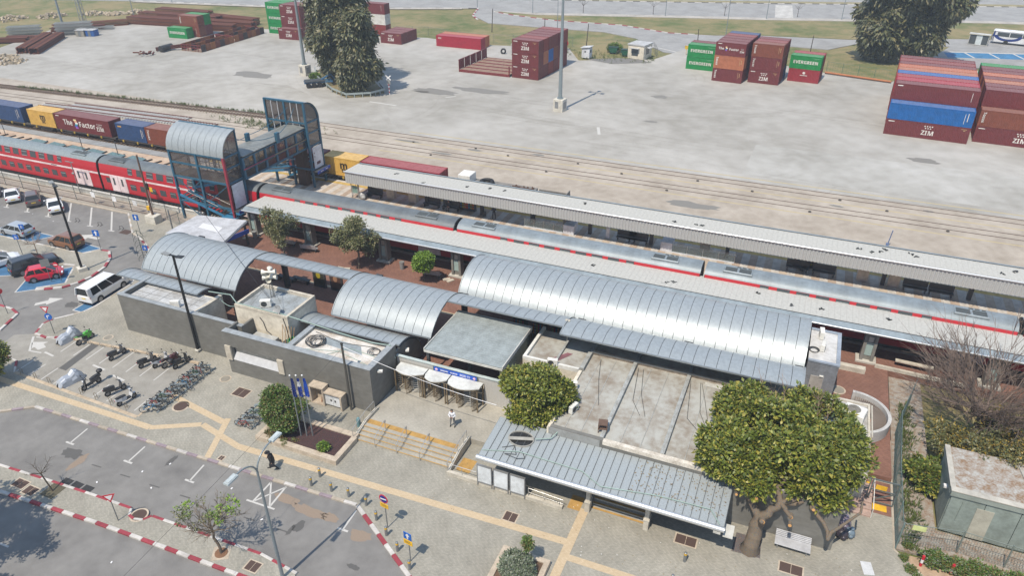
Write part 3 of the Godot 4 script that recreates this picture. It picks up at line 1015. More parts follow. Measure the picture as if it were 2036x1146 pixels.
func build_buildings() -> void:
	var cl := clad()
	var cap := mat("coping_grey",Hc(186,192,194),.5,.1,G(),.3)
	var sheet := mat("roof_white",Hc(214,216,216),.8,0,tone("roofdirt",512,[.008,.04,.2],[.5,.35,.25],Color(.55,.52,.48),Color(1,1,1),2.0),.12)
	var cream := mat("cream_plaster",Vc(222,214,196),.85,0,G(),.15)
	var stone := mat("pale_stone",Vc(196,188,172),.8,0,G(),.4)
	var dark := paint("shade_steel",Color(.05,.052,.054),.6)
	# left wing
	var a := thing("station_wing", "low dark grey clad wing with white roof sheets beside parked van", "building",V3(-52.5,0,-42))
	part(a, "front_wall",mb().bb(-4.5,10.1,-.05,4.0,1.8,2.05),cl)
	part(a, "left_wall",mb().bb(-4.5,-4.3,-.05,3.9,-1.7,1.8),cl)
	part(a, "right_wall",mb().bb(4.4,4.6,0,3.9,-1.7,1.8),cream)
	part(a, "back_wall",mb().bb(-4.3,4.4,0,3.4,-1.7,-1.5),cream)
	part(a, "return_wall",mb().bb(9.9,10.1,0,3.98,.2,1.8),cl)
	part(a, "coping",mb().bb(-4.54,10.15,4.0,4.07,1.7,2.1).bb(-4.54,-4.2,3.9,3.97,-1.75,1.7),cap)
	part(a, "coping",mb().bb(4.3,4.7,3.9,3.96,-1.7,1.7),stone)
	roof_sheets(a,-4.28,4.38,-1.5,1.78,3.45,5,4,sheet)
	# main wing left of the entrance
	var b := thing("station_wing", "dark grey clad wing with stone-framed niche behind the flagpoles", "building",V3(-35.8,0,-40.4))
	part(b, "front_wall",mb().bb(-7.3,-6.7,-.05,4.3,1.7,1.95).bb(-6.7,-1.85,-.05,1.5,1.7,1.95).bb(-6.7,-1.85,2.85,4.3,1.7,1.95).bb(-1.85,7.4,-.05,4.3,1.7,1.95),cl)
	part(b, "left_wall",mb().bb(-7.3,-7.1,0,4.28,.2,1.7),cl)
	part(b, "right_wall",mb().bb(7.2,7.4,-.05,4.28,-2.0,1.7),cl)
	part(b, "inner_wall",mb().bb(-.9,-.7,0,4.1,-2.0,1.7),cream)
	part(b, "back_wall",mb().bb(-.7,7.2,0,4.0,-2.0,-1.8),cl)
	part(b, "coping",mb().bb(-7.35,7.45,4.3,4.36,1.45,2.0).bb(6.9,7.45,4.28,4.34,-2.1,1.45).bb(-1.1,-.6,4.1,4.16,-2.0,1.45),cap)
	part(b, "roof_slab",mb().bb(-.7,7.2,3.7,3.9,-1.8,1.7),mat("roof_rough",Color.WHITE,.9,0,tone("roofrough",512,[.01,.05,.25],[.55,.35,.25],Hc(186,170,150),Hc(236,232,224),2.2),.14))
	part(b, "roof_patch",mb().slab(pv([1.0,-1.2,4.6,-1.1,5.4,.0,1.2,-.3]),3.9,3.908),paint("patch_grey",Hc(170,180,184),.7))
	var ni := part(b, "niche",mb().bb(-6.7,-1.85,1.5,2.85,1.45,1.5),stone)
	part(ni, "sill",mb().quad2(V3(-6.7,1.52,1.98),V3(-1.85,1.52,1.98),V3(-1.85,2.1,1.52),V3(-6.7,2.1,1.52)),paint("sill_grey",Vc(186,188,190),.6))
	part(b, "niche_post",mb().bb(-7.35,-6.75,1.45,2.9,1.955,2.08),stone)
	part(b, "niche_post",mb().bb(-1.8,-1.2,1.45,2.9,1.955,2.08),stone)
	# arched dark end of the wing under the small curved roof
	var arch := PackedVector2Array()
	arch.append(V2(-1.9,.0))
	arch.append(V2(-6.2,.0))
	for i in 13:
		var t := deg_to_rad(lerpf(148,90,i / 12.0))
		arch.append(V2(-3.2 + 3.2 * cos(t),.42 + 3.15 * sin(t)))
	arch.append(V2(-1.9,3.5))
	part(b, "arched_end_wall",mb().plate(arch,V3(7.2,0,0),V3(0,0,1),V3(0,1,0),-.2),cl)
	part(b, "camera_box",mb().box(V3(7.62,2.9,-3.4),V3(.3,.12,.5),Basis(Vector3.UP,.5)),paint("ac_white",Vc(226,226,220),.5))
	part(b, "camera_box",mb().box(V3(7.65,3.6,.9),V3(.4,.14,.25),Basis(Vector3.UP,.4)),paint("ac_white",Vc(226,226,220),.5))
	# cream tower block in the courtyard
	var c := thing("plaster_block", "cream plastered block with loudspeakers on its flat roof", "building",V3(-41.4,0,-43.5))
	part(c, "wall",mb().bb(-2.9,2.85,0,4.7,-2.0,2.0),cream)
	part(c, "parapet",mb().bb(-2.9,2.85,4.7,5.02,1.85,2.0).bb(-2.9,2.85,4.7,5.02,-2.0,-1.75).bb(-2.9,-2.65,4.7,5.02,-1.75,1.85).bb(2.6,2.85,4.7,5.02,-1.75,1.85),stone)
	part(c, "roof_sheet",mb().bb(-2.65,2.6,4.7,4.72,-1.75,1.85),mat("roof_bluegrey",Hc(176,184,188),.8,0,texs["roofdirt"],.2))
	for q in [[[-.2,4.3,2.04],[.1,3.9,2.04],[.3,3.0,2.04],[.75,2.7,2.04]],[[2.4,4.8,2.04],[2.6,3.9,2.04],[2.75,1.6,2.04]]]:
		var ps := []
		for e in q:
			ps.append(V3(e[0],e[1],e[2]))
		part(c, "cable",cable(ps,.035),dark)
	# courtyard clutter
	one("crate", "green plastic crate in the courtyard behind the grey wall", "crate",mb().bb(-.5,.5,0,.06,-.35,.35).bb(-.5,.5,.06,.4,-.35,-.3).bb(-.5,.5,.06,.4,.3,.35).bb(-.5,-.45,.06,.4,-.3,.3).bb(.45,.5,.06,.4,-.3,.3),paint("crate_green",Color(.02,.28,.12),.5),V3(-38.0,2.6,-41.2),-12)
	one("utility_box", "grey metal box standing in the courtyard", "box",mb().bev(V3(0,1.4,0),V3(2.4,2.8,1.2),.04),paint("box_grey",Vc(176,178,176),.7),V3(-40.9,0,-40.7))
	one("work_bench", "low platform that carries the green crate", "bench",mb().bb(-1.0,1.0,2.5,2.6,-.5,.5).bb(-.95,-.85,0,2.5,-.4,.4).bb(.85,.95,0,2.5,-.4,.4),dark,V3(-38.1,0,-41.0))
	for i in 5:
		one("wooden_pole", "thin wooden pole leaning on the cream wall", "pole",mb().cyl(V3(0,0,0),V3(-.3 + i * .03,1.5,-.75),.025,-1,5),paint("pole_wood",Vc(176,140,96),.8),V3(-38.9 + i * .28,2.62,-40.75),0, "wooden poles in the courtyard")
	# black cable coil on the roof
	var coil := mb()
	for i in 9:
		coil.torus(V3(rng.randf_range(-.3,.3),.05 + i * .025,rng.randf_range(-.2,.2)),V3(rng.randf_range(-.15,.15),1,rng.randf_range(-.15,.15)).normalized(),rng.randf_range(.45,.8),.028,18,4)
	one("cable_coil", "heap of coiled black cable on the white wing roof", "cable",coil,dark,V3(-34.9,3.9,-40.6))
	var c2 := mb()
	for i in 4:
		c2.torus(V3(.1 * i,.05 + i * .03,0),V3(.1,1,.1).normalized(),.5 - .05 * i,.025,16,4)
	one("cable_coil", "smaller black cable loop beside pipes on the white wing roof", "cable",c2,dark,V3(-29.8,3.9,-41.2))
	# pipes and cables that run over the roofs
	var pipe := paint("pipe_green",Vc(150,172,164),.6)
	one("conduit_run", "pale green conduits crossing from the left wing to the cream block", "pipe",cable([V3(-49.5,3.95,-43.7),V3(-46.4,4.5,-43.3),V3(-44.2,5.05,-41.7),V3(-39.6,5.1,-41.6)],.05),pipe)
	one("conduit_run", "pale green conduits from the cream block to the wing roof", "pipe",cable([V3(-39.4,5.08,-41.7),V3(-36.6,4.7,-41.9),V3(-34.0,4.2,-42.2),V3(-30.5,4.1,-42.1),V3(-28.6,4.4,-42.0),V3(-28.4,3.0,-42.2)],.05),pipe)
	one("hanging_cable", "sagging pale cable between the left wing and the cream block", "cable",cable([V3(-48.0,3.9,-43.3),V3(-44.1,4.9,-41.6)],.03,.5),pipe)
	for q in [[V3(-36,3.93,-41.9),V3(-33,3.93,-41.3),V3(-30,3.93,-41.8)],[V3(-35.3,3.93,-39.4),V3(-32.5,3.93,-40.2),V3(-29.2,3.93,-39.4)],[V3(-33.6,3.93,-39.0),V3(-31.8,3.93,-40.9),V3(-29.0,3.95,-40.6)]]:
		one("roof_pipe", "thin pipe lying across the rough white wing roof", "pipe",cable(q,.028),dark if q[0].x < -35.5 else pipe,Vector3.ZERO,0, "thin pipes on the wing roof")
	ac_unit(V3(-51.0,3.46,-41.0),200, "air conditioner standing on the white roof sheets of the left wing")
	ac_unit(V3(-41.7,4.72,-42.6),30, "air conditioner at the foot of the loudspeaker mast",1.1)
	build_speakers()
	build_gate()
	build_main()

func build_speakers() -> void:
	var o := thing("loudspeaker_mast", "lattice mast with a cluster of white horn loudspeakers", "loudspeaker",V3(-42.2,4.72,-44.2))
	var st := paint("mast_dark",Vc(96,96,92),.6)
	var m := mb()
	for k in 3:
		var t := TAU * k / 3
		m.cyl(V3(cos(t) * .2,0,sin(t) * .2),V3(cos(t) * .15,2.0,sin(t) * .15),.025,-1,5)
		for j in 6:
			var u := TAU * (k + 1) / 3
			m.cyl(V3(cos(t) * .19,j * .33,sin(t) * .19),V3(cos(u) * .18,j * .33 + .33,sin(u) * .18),.014,-1,4)
	part(o, "lattice",m,st)
	for i in 4:
		part(o, "stay_wire",cable([V3(0,1.7,0),V3([-2.2,2.3,1.6,-.8][i],.05,[.9,1.5,-1.2,2.2][i])],.012),st)
	var w := paint("horn_white",Vc(226,224,212),.5)
	var hn := mb()
	hn.cyl(V3(0,0,-.25),V3(0,0,-.02),.13,.12,10)
	hn.cyl(V3(0,0,-.05),V3(0,0,.32),.09,.27,12,false)
	hn.cyl(V3(0,0,.32),V3(0,0,.0),.25,.06,12,false)
	var hm := hn.done()
	for i in 8:
		var h := inst("horn",hm,w,o)
		var t := TAU * i / 4 + .5
		h.position = V3(sin(t) * .3,2.05 + (i / 4) * .55,cos(t) * .3)
		h.rotation = Vector3(-.1,t,0)
	var d := thing("satellite_dish", "grey satellite dish at the corner of the cream block", "dish",V3(-40.0,4.95,-42.1),-20)
	part(d, "reflector",mb().lathe(Vector3.ZERO,[V2(.0,.0),V2(.2,.02),V2(.38,.08),V2(.5,.16)],18),paint("dish_grey",Vc(150,152,152),.5)).rotation_degrees = Vector3(50,0,0)
	part(d, "mount",mb().cyl(V3(0,-.3,-.1),V3(0,.1,-.1),.04,-1,6),st)

func build_gate() -> void:
	var panel := mat("ribbed_panel",Vc(196,194,188),.6,.05,FINE(),.3)
	var trim := paint("gate_trim",Vc(182,194,192),.5)
	var g := thing("entrance_fence", "ribbed pale metal fence wall above and beside the turnstiles", "fence",V3(-28.4,T,-42.5))
	var m := mb()
	for i in 88:
		var x := i * .13
		var lo := 1.95 if x < 8.0 else .0
		m.quad(V3(x,lo,0),V3(x + .065,lo,.03),V3(x + .065,2.6,.03),V3(x,2.6,0))
		m.quad(V3(x + .065,lo,.03),V3(x + .13,lo,0),V3(x + .13,2.6,0),V3(x + .065,2.6,.03))
	m.bb(0,8.0,1.9,2.6,-.08,-.04).bb(8.0,11.4,0,2.6,-.08,-.04)
	part(g, "ribbed_sheet",m,panel)
	part(g, "top_rail",mb().bev(V3(5.7,2.66,-.02),V3(11.5,.12,.24),.02),trim)
	for x in [.0,3.0,5.6,8.1]:
		part(g, "post",mb().bb(x - .06,x + .06,0,2.6,-.2,-.085),trim)
	# station name sign
	var s := thing("station_sign", "long blue station name sign with white writing above turnstiles", "sign",V3(-22.9,T + 2.35,-42.36))
	part(s, "board",mb().bb(-1.95,1.95,-.19,.19,-.05,.0),paint("sign_blue2",Vc(24,84,186),.5))
	var wh := paint("sign_white",Vc(236,236,236),.5)
	part(s, "frame",mb().bb(-2.02,-1.955,-.21,.21,-.06,.01).bb(1.955,2.02,-.21,.21,-.06,.01),paint("sign_end",Vc(70,96,100),.5))
	for x in [-1.72,1.72]:
		part(s, "emblem",mb().cyl(V3(x,0,.001),V3(x,0,.008),.12,-1,14),paint("emblem_pink",Vc(232,190,214),.5))
	# the three groups of white strokes that the sign shows; too small to be read
	var q := mb()
	var r := RandomNumberGenerator.new()
	r.seed = 3
	for gr in [[-1.35,-.65,.13,11],[-.45,.2,.12,9],[.42,1.0,.2,6],[1.08,1.34,.2,2]]:
		var st: float = (gr[1] - gr[0]) / gr[3]
		for i in gr[3]:
			var x: float = gr[0] + st * (i + .5)
			var h: float = gr[2] * .5
			var w := st * .36
			q.bb(x - w,x + w,h - .03,h,.001,.006)
			q.bb(x + w - .022,x + w,-h,h - .03,.001,.006)
			if r.randf() < .55:
				q.bb(x - w,x - w + .022,-h,h * r.randf_range(.1,.9),.001,.006)
			else:
				q.bb(x - w,x + w - .022,-h,-h + .03,.001,.006)
	part(s, "lettering",q,wh)
	# turnstiles: rotating comb gates in brown cages under white rounded hoods
	var br := paint("cage_brown",Vc(128,112,88),.55,.2)
	var hood := paint("hood_white",Vc(218,220,216),.45,.1)
	var st2 := paint("bright_steel",Vc(206,206,202),.3,.5)
	var sp := [[-27.9,-25.4, "two-bay full-height turnstile beside the grey wall"],[-25.2,-23.3, "single full-height turnstile between its two neighbours"],[-23.1,-20.4, "two-bay full-height turnstile beside the ribbed panel"]]
	for e in sp:
		var w: float = e[1] - e[0]
		var o := thing("turnstile",e[2], "turnstile",V3(e[0],T,-42.3))
		var hp := P2([V2(-.05,0),V2(-.05,.7)])
		for i in 9:
			hp.append(V2(lerpf(.1,w + .05,i / 8.0),.7 + .7 * sin(PI * (.2 + .75 * i / 8.0))))
		hp.append(V2(w + .05,0))
		part(o, "hood",mb().slab(hp,2.12,2.2),hood)
		part(o, "hood_rim",mb().slab(hp,2.06,2.118),br)
		for bay in (2 if w > 2.2 else 1):
			var cx := .62 + bay * 1.25
			var mb := mb()
			for i in 9:
				var t := -.2 + 1.5 * i / 8.0
				mb.cyl(V3(cx + .62 * cos(t - .4),0,.7 + .62 * sin(t - .4)),V3(cx + .62 * cos(t - .4),2.06,.7 + .62 * sin(t - .4)),.022,-1,5)
			for h in 6:
				for i in 8:
					var t := -.6 + 1.5 * i / 8.0
					var u := -.6 + 1.5 * (i + 1) / 8.0
					mb.cyl(V3(cx + .62 * cos(t),.1 + h * .38,.7 + .62 * sin(t)),V3(cx + .62 * cos(u),.1 + h * .38,.7 + .62 * sin(u)),.018,-1,4)
			part(o, "cage",mb,br)
			var ro := mb()
			ro.cyl(V3(cx,0,.7),V3(cx,2.06,.7),.045,-1,6)
			for k in 3:
				var t := .5 + TAU * k / 3
				for h in 9:
					ro.cyl(V3(cx,.25 + h * .2,.7),V3(cx + .55 * cos(t),.25 + h * .2,.7 + .55 * sin(t)),.018,-1,4)
			part(o, "rotor",ro,st2 if bay == 1 else br)
		for x in [.0,w]:
			part(o, "post",mb().bb(x - .05,x + .05,0,2.06,1.05,1.15).bb(x - .05,x + .05,0,2.06,0,.1),br)

func build_main() -> void:
	var cl := clad()
	var cap: Material = mats["coping_grey"]
	var roofc := mat("roof_concrete",Color.WHITE,.92,0,tone("roofc",1024,[.004,.02,.2],[.6,.35,.2],Hc(164,152,136),Hc(206,206,198),2.4),.07,FINE(),.8)
	var plaster := mat("stained_plaster",Vc(212,206,194),.9,0,texs["roofdirt"],.25)
	var cream: Material = mats["cream_plaster"]
	var o := thing("main_building", "long main station building with weathered flat concrete roof and raised beams", "building",V3(-6,0,-44))
	part(o, "front_wall",mb().bb(-7.1,12.45,-.05,3.7,5.75,6.0),cl, "dark grey front wall")
	part(o, "front_parapet",mb().bb(-7.1,-3.2,3.7,4.05,5.7,6.0),cl)
	part(o, "front_parapet",mb().bb(-3.2,7.0,3.7,4.02,5.7,6.03),plaster)
	part(o, "left_wall",mb().bb(-12.2,-11.95,T,3.7,-6.2,-1.4).bb(-7.35,-7.1,T,3.9,-1.4,6.0),cream)
	part(o, "right_wall",mb().bb(12.2,12.45,0,3.7,-1.5,5.75).bb(9.0,9.2,0,3.7,-6.2,-1.5),cream)
	part(o, "back_wall",mb().bb(-11.95,9.0,T,3.6,-6.2,-6.0),cl)
	part(o, "inner_wall",mb().bb(-11.95,-7.35,T,3.6,-1.6,-1.4),cream)
	# roof bays between the raised beams
	for q in [[-11.95,-9.6,-6.0,-1.6],[-9.4,-7.15,-6.0,-1.6],[-7.1,-3.55,-4.1,5.7],[-3.25,.75,-4.1,5.7],[1.05,5.2,-4.1,5.7],[5.5,9.0,-4.1,5.7],[-7.1,-3.55,-6.0,-4.3],[-3.25,.75,-6.0,-4.3],[1.05,5.2,-6.0,-4.3],[5.5,9.0,-6.0,-4.3],[9.0,12.2,-1.5,5.7]]:
		part(o, "roof_bay",mb().bb(q[0],q[1],3.4,3.68 + rng.randf() * .03,q[2],q[3]),roofc)
	var beam := mat("beam_pale",Hc(194,198,196),.8,0,texs["roofdirt"],.3)
	for x in [-3.4,.9,5.35]:
		part(o, "roof_beam",mb().bev(V3(x,3.78,.75),V3(.3,.5,9.8),.02),beam)
		part(o, "roof_beam",mb().bev(V3(x,3.76,-5.1),V3(.26,.4,1.6),.02),beam)
	part(o, "roof_beam",mb().bev(V3(-7.2,3.8,-3.8),V3(.35,.5,4.4),.02),beam)
	part(o, "roof_beam",mb().bev(V3(-9.5,3.76,-3.8),V3(.2,.3,4.3),.02),beam)
	part(o, "cross_parapet",mb().bev(V3(.9,3.8,-4.2),V3(16.1,.46,.2),.02),mat("parapet_tan",Vc(204,186,164),.9,0,texs["roofdirt"],.3))
	part(o, "edge_parapet",mb().bb(-12.2,-11.95,3.7,3.95,-6.2,-1.4).bb(-11.95,-7.4,3.6,3.95,-1.6,-1.4),paint("ac_white",Vc(226,226,220),.5))
	part(o, "wall_panel",mb().bb(-7.2,-3.4,3.2,4.0,6.003,6.03),paint("panel_grey",Vc(150,152,150),.7))
	part(o, "felt_strip",mb().bb(2.2,4.8,3.71,3.74,-3.9,-3.4),paint("frame_pale",Vc(196,196,190),.6))
	for x in [-6.2,-5.0,-2.1,-.7,2.4,3.8,6.6]:
		part(o, "roof_joint",mb().bb(x - .02,x + .02,3.69,3.725,-4.0,5.6),beam)
	# under the sloping canopy: pillars, steps, ramp, posters
	var conc := mat("pillar_concrete",Vc(196,190,176),.85,0,G(),.3)
	for x in [-9.2,-5.1]:
		one("canopy_pillar", "pale concrete pillar beside the yellow-edged steps under canopy", "pillar",mb().bb(-.17,.17,0,.9,-.4,.2).bb(-.14,.14,.9,2.85,-.3,.1).bev(V3(0,.94,-.1),V3(.42,.1,.7),.02),conc,V3(x,0,-35.2),0, "pillars beside the canopy steps")
	var ochre := mat("step_ochre",Hc(214,170,96),.85,0,G(),.4)
	var stp: Material = mats["forecourt_pavers"]
	var s1 := thing("steps", "yellow-edged steps under the sloping canopy", "steps",V3(-7.15,0,-35.4))
	for i in 5:
		part(s1, "step",mb().bb(-1.85,1.85,0,.13 * (i + 1),-.38 * i - .38,-.38 * i),stp)
		part(s1, "nosing",mb().bb(-1.85,1.85,.13 * (i + 1),.13 * (i + 1) + .006,-.38 * i - .16,-.38 * i + .01),ochre)
	struct("canopy_floor",mb().bb(-12.9,-5.2,0,.64,-38,-37.31),stp)
	var s2 := thing("steps", "wide steps with yellow nosings before the turnstiles", "steps",V3(-24.1,0,-35.1))
	for i in 4:
		part(s2, "step",mb().bb(-4.2,4.2,-.05,.125 * (i + 1) - (.003 if i == 3 else .0),-.4 * i - (.4 if i < 3 else .3),-.4 * i),stp)
		part(s2, "nosing",mb().bb(-4.2,4.2,.125 * (i + 1) - .002,.125 * (i + 1) + .006,-.4 * i - .07,-.4 * i + .01),ochre)
	struct("tactile_strip",mb().bb(-28.1,-20.1,T,T + .005,-37.2,-36.72),ochre)
	struct("tactile_strip",mb().bb(-19.4,-18.3,0,.005,-36.6,-35.2),ochre)
	struct("tactile_strip",mb().bb(-10.6,-9.7,0,.005,-36.2,-34.9),ochre)
	# handrails with rings on the steps
	var steel := paint("rail_stainless",Vc(200,200,198),.3,.6)
	for x in [-26.2,-24.3,-22.3]:
		var h := thing("handrail", "steel handrail on the wide steps", "handrail",V3(x,0,-35.1),0, "handrails on the wide steps")
		part(h, "rail",mb().tube([V3(0,.0,.1),V3(0,.9,.1),V3(0,.95,.0),V3(0,1.4,-1.3),V3(0,1.4,-1.5),V3(0,.5,-1.5)],.026,6),steel)
		part(h, "lower_rail",mb().tube([V3(.12,.55,.0),V3(.12,1.0,-1.3)],.02,6),steel)
		part(h, "end_loop",mb().torus(V3(0,1.28,-1.5),V3(1,0,0),.12,.02,12,5),steel)
	for q in [[-28.3,-38.4,-28.3,-35.0, "pale stair wall with steel rail beside the grey wing"],[-19.9,-38.1,-19.9,-34.6, "pale stair wall with steel rail beside the ramp"]]:
		var h := thing("stair_wall",q[4], "wall",V3(q[0],0,q[1]))
		var ln: float = q[3] - q[1]
		part(h, "wall",mb().plate(P2([V2(0,0),V2(ln,0),V2(ln,.3),V2(1.6,.75),V2(0,.75)]),V3(.1,0,0),V3(0,0,1),V3(0,1,0),-.2),conc)
		part(h, "rail",mb().tube([V3(.14,.5,.2),V3(.14,1.5,.2),V3(.14,1.5,1.5),V3(.14,1.1,ln),V3(.14,.2,ln)],.025,6),steel)
		for k in 3:
			part(h, "rail_post",mb().cyl(V3(.14,.4,.8 + k),V3(.14,1.45 - .12 * k,.8 + k),.02,-1,5),steel)
	var rw := thing("ramp_wall", "low pale ramp kerb wall with steel rail in front of main building", "wall",V3(-15.1,0,-34.65))
	part(rw, "wall",mb().bb(-4.7,4.25,0,.28,-.13,.13),conc)
	part(rw, "rail",mb().tube([V3(1.7,.28,0),V3(1.7,1.0,0),V3(4.3,.85,0)],.03,6).cyl(V3(1.7,.6,0),V3(4.3,.5,0),.02).cyl(V3(2.9,.28,0),V3(2.9,.95,0),.02).cyl(V3(4.0,.2,0),V3(4.0,.85,0),.02),steel)
	part(rw, "rail",mb().tube([V3(-4.6,.28,0),V3(-4.6,1.0,0),V3(-2.3,1.0,0)],.025,6).cyl(V3(-3.5,.28,0),V3(-3.5,1.0,0),.02),steel)
	one("ramp_back_wall", "pale plastered wall behind the ramp under the sloping canopy", "wall",mb().bb(-3.6,3.6,0,2.6,-.1,.1),cream,V3(-13.2,0,-36.9))
	for i in 3:
		var h := thing("display_case", "blank white poster case in front of the canopy ramp", "display case",V3(-16.7 + i * 1.27,0,-34.5),0, "row of three blank poster cases")
		part(h, "frame",mb().bb(-.58,-.52,0,2.0,-.06,.06).bb(.52,.58,0,2.0,-.06,.06).bb(-.52,.52,1.92,2.0,-.06,.06).bb(-.52,.52,.32,.4,-.06,.06),paint("case_frame",Vc(150,152,154),.4,.4))
		part(h, "panel",mb().bb(-.52,.52,.4,1.92,-.02,.03),paint("case_white",Vc(216,222,226),.3))
	# grey technical block at the right end
	var b := thing("technical_block", "grey panelled block with white roof at the end of the vault", "building",V3(4.6,T,-56.3))
	var gp := mat("panel_wall",Vc(134,138,144),.6,.05,G(),.3)
	for i in 4:
		part(b, "wall_panel",mb().bb(-1.2,1.15,i * .84,i * .84 + .825,-2.55,2.5),gp)
	part(b, "core",mb().bb(-1.18,1.13,0,3.3,-2.53,2.48),gp)
	part(b, "parapet",mb().bb(.9,1.2,3.36,3.5,-2.6,2.55).bb(-1.2,.9,3.36,3.5,2.3,2.55).bb(-1.2,.9,3.36,3.5,-2.6,-2.35),paint("parapet_blue",Vc(150,160,172),.6))
	part(b, "roof",mb().bb(-1.2,.9,3.3,3.37,-2.35,2.3),paint("roof_bright",Hc(238,238,236),.7))
	var dr := part(b, "door",mb().bb(-.75,.25,0,2.05,2.5,2.54),paint("door_grey",Vc(178,174,168),.6))
	part(dr, "handle",mb().bb(-.68,-.6,1.0,1.12,2.54,2.6),paint("shade_steel",Color(.05,.052,.054),.6))
	part(dr, "lamp",mb().bb(-.1,.2,2.1,2.2,2.5,2.62),paint("ac_white",Vc(226,226,220),.5))
	ac_unit(V3(4.2,T + 3.37,-57.8),95, "air conditioner at the back of the bright white block roof",1.1)
	ac_unit(V3(4.4,T + 3.37,-55.9),85, "air conditioner in the middle of the bright white block roof",1.0)
	var cc := mb()
	for i in 3:
		cc.torus(V3(0,.03 + i * .03,.1 * i),Vector3.UP,.42 - .05 * i,.03,16,4)
	one("cable_coil", "black cable coil on the bright white block roof", "cable",cc,paint("shade_steel",Color(.05,.052,.054),.6),V3(3.75,T + 3.37,-55.6))
	one("concrete_ledge", "low concrete ledge beside the grey technical block", "ledge",mb().bev(V3(0,.25,0),V3(2.3,.5,.5),.03),conc,V3(7.2,T,-58.9))
	# annex under the big tree
	var an := thing("annex", "white annex half hidden under the big tree", "building",V3(6.4,0,-45.9))
	part(an, "wall",mb().bb(-2.6,1.75,0,3.1,-4.6,2.6),plaster)
	part(an, "roof",mb().bb(-2.4,1.6,3.1,3.14,-4.4,2.4),sheet_white())
	part(an, "parapet",mb().bb(-2.6,1.75,3.1,3.3,2.4,2.6).bb(-2.6,1.75,3.1,3.3,-4.6,-4.4).bb(1.6,1.75,3.1,3.3,-4.4,2.4),conc)
	part(an, "drain_pipe",cable([V3(1.85,.2,-.6),V3(1.85,3.4,-.6),V3(1.85,3.4,-4.3)],.06),conc)
	var big := thing("air_conditioner", "large white rooftop air conditioner with round fan beside curved bench", "air conditioner",V3(7.0,3.14,-48.5),-14)
	part(big, "case",mb().bev(V3(0,.4,0),V3(1.5,.8,1.3),.05),paint("ac_white",Vc(226,226,220),.5))
	part(big, "fan_grille",mb().cyl(V3(-.1,.8,0),V3(-.1,.84,0),.48,-1,20),paint("fan_grey",Vc(150,146,136),.6))
	for i in 5:
		part(big, "grille_ring",mb().torus(V3(-.1,.85,0),Vector3.UP,.1 + i * .09,.012,18,4),paint("ac_dark",Color(.05,.055,.055),.7))
	var es := thing("steps", "pink stone steps with white rail beside the annex", "steps",V3(8.0,0,-42.0))
	for i in 5:
		part(es, "step",mb().bb(-.9,.9,0,.12 * (i + 1),-.55 * i - .55,-.55 * i),mat("pink_stone",Hc(206,178,164),.85,0,G(),.4))
	part(es, "rail",mb().tube([V3(.85,.1,.1),V3(.85,.95,.1),V3(.85,1.5,-2.4),V3(.85,.6,-2.4)],.03,6),paint("ac_white",Vc(226,226,220),.5))
	# curved slatted bench inside a round white wall
	var cb := thing("curved_bench", "curved slatted bench inside a low round white wall", "bench",V3(7.4,T,-51.8))
	var wm := mb()
	var ri := 2.45
	for i in 26:
		var t := deg_to_rad(lerpf(-88,84,i / 26.0))
		var u := deg_to_rad(lerpf(-88,84,(i + 1) / 26.0))
		var A := V3(cos(t),0,sin(t))
		var B := V3(cos(u),0,sin(u))
		var y := V3(0,1.0,0)
		wm.quad(B * (ri + .25),A * (ri + .25),A * (ri + .25) + y,B * (ri + .25) + y)
		wm.quad(A * ri,B * ri,B * ri + y,A * ri + y)
		wm.quad(A * ri + y,B * ri + y,B * (ri + .25) + y,A * (ri + .25) + y)
	part(cb, "round_wall",wm,mat("white_wall",Hc(222,222,220),.8,0,G(),.3))
	part(cb, "end_wall",mb().bb(-.12,.12,0,1.0,-ri - .25,-ri + .05),mat("white_wall",Hc(222,222,220),.8,0,G(),.3))
	var sl := mb().bb(-.5,.5,0,.05,-.036,.036).done()
	for i in 46:
		var t := deg_to_rad(lerpf(-86,82,i / 45.0))
		var s := inst("slat",sl,mat("slat_brown",Hc(150,136,124),.8,0,FINE(),.6),cb)
		s.position = V3(cos(t) * (ri - .55),.62,sin(t) * (ri - .55))
		s.rotation.y = -t
	# rooftop equipment of the main building
	ac_unit(V3(-15.6,3.7,-45.4),10, "air conditioner beside pink cables on the main roof")
	ac_unit(V3(-15.9,3.7,-44.3),200, "air conditioner above the round tree on the main roof")
	ac_unit(V3(-13.2,3.7,-43.2),15, "air conditioner behind the round tree on the main roof")
	ac_unit(V3(-12.2,3.7,-40.6),75, "air conditioner at the front corner of the main roof")
	one("metal_rack", "small rusty metal stand at the front edge of the main roof", "stand",mb().bar(V3(-.3,0,-.3),V3(-.3,.7,-.3),.06).bar(V3(.3,0,-.3),V3(.3,.7,-.3),.06).bar(V3(-.3,0,.3),V3(-.3,.7,.3),.06).bar(V3(.3,0,.3),V3(.3,.7,.3),.06).bb(-.33,.33,.7,.75,-.33,.33).bb(-.33,.33,.3,.34,-.33,.33),paint("rust_brown",Color(.14,.085,.06),.85),V3(-9.6,3.72,-39.4),12)
	var ant := thing("antenna_pole", "thin antenna pole with small grey box on the main roof", "antenna",V3(-15.6,3.7,-49.0))
	part(ant, "pole",mb().cyl(V3(0,0,0),V3(0,2.9,0),.035,.02,6),steel)
	part(ant, "box",mb().bb(-.2,.2,1.9,2.25,-.1,.1),conc)
	var pk := paint("cable_pink",Vc(160,112,120),.7)
	for i in 5:
		one("roof_cable", "pinkish cable bundle lying on the main roof", "cable",cable([V3(-16.6 + i * .1,3.74,-45.0),V3(-15.8 + i * .14,3.76,-46.4),V3(-15.0 + i * .1,3.74,-47.5)],.03),pk,Vector3.ZERO,0, "pink cables on the main roof")
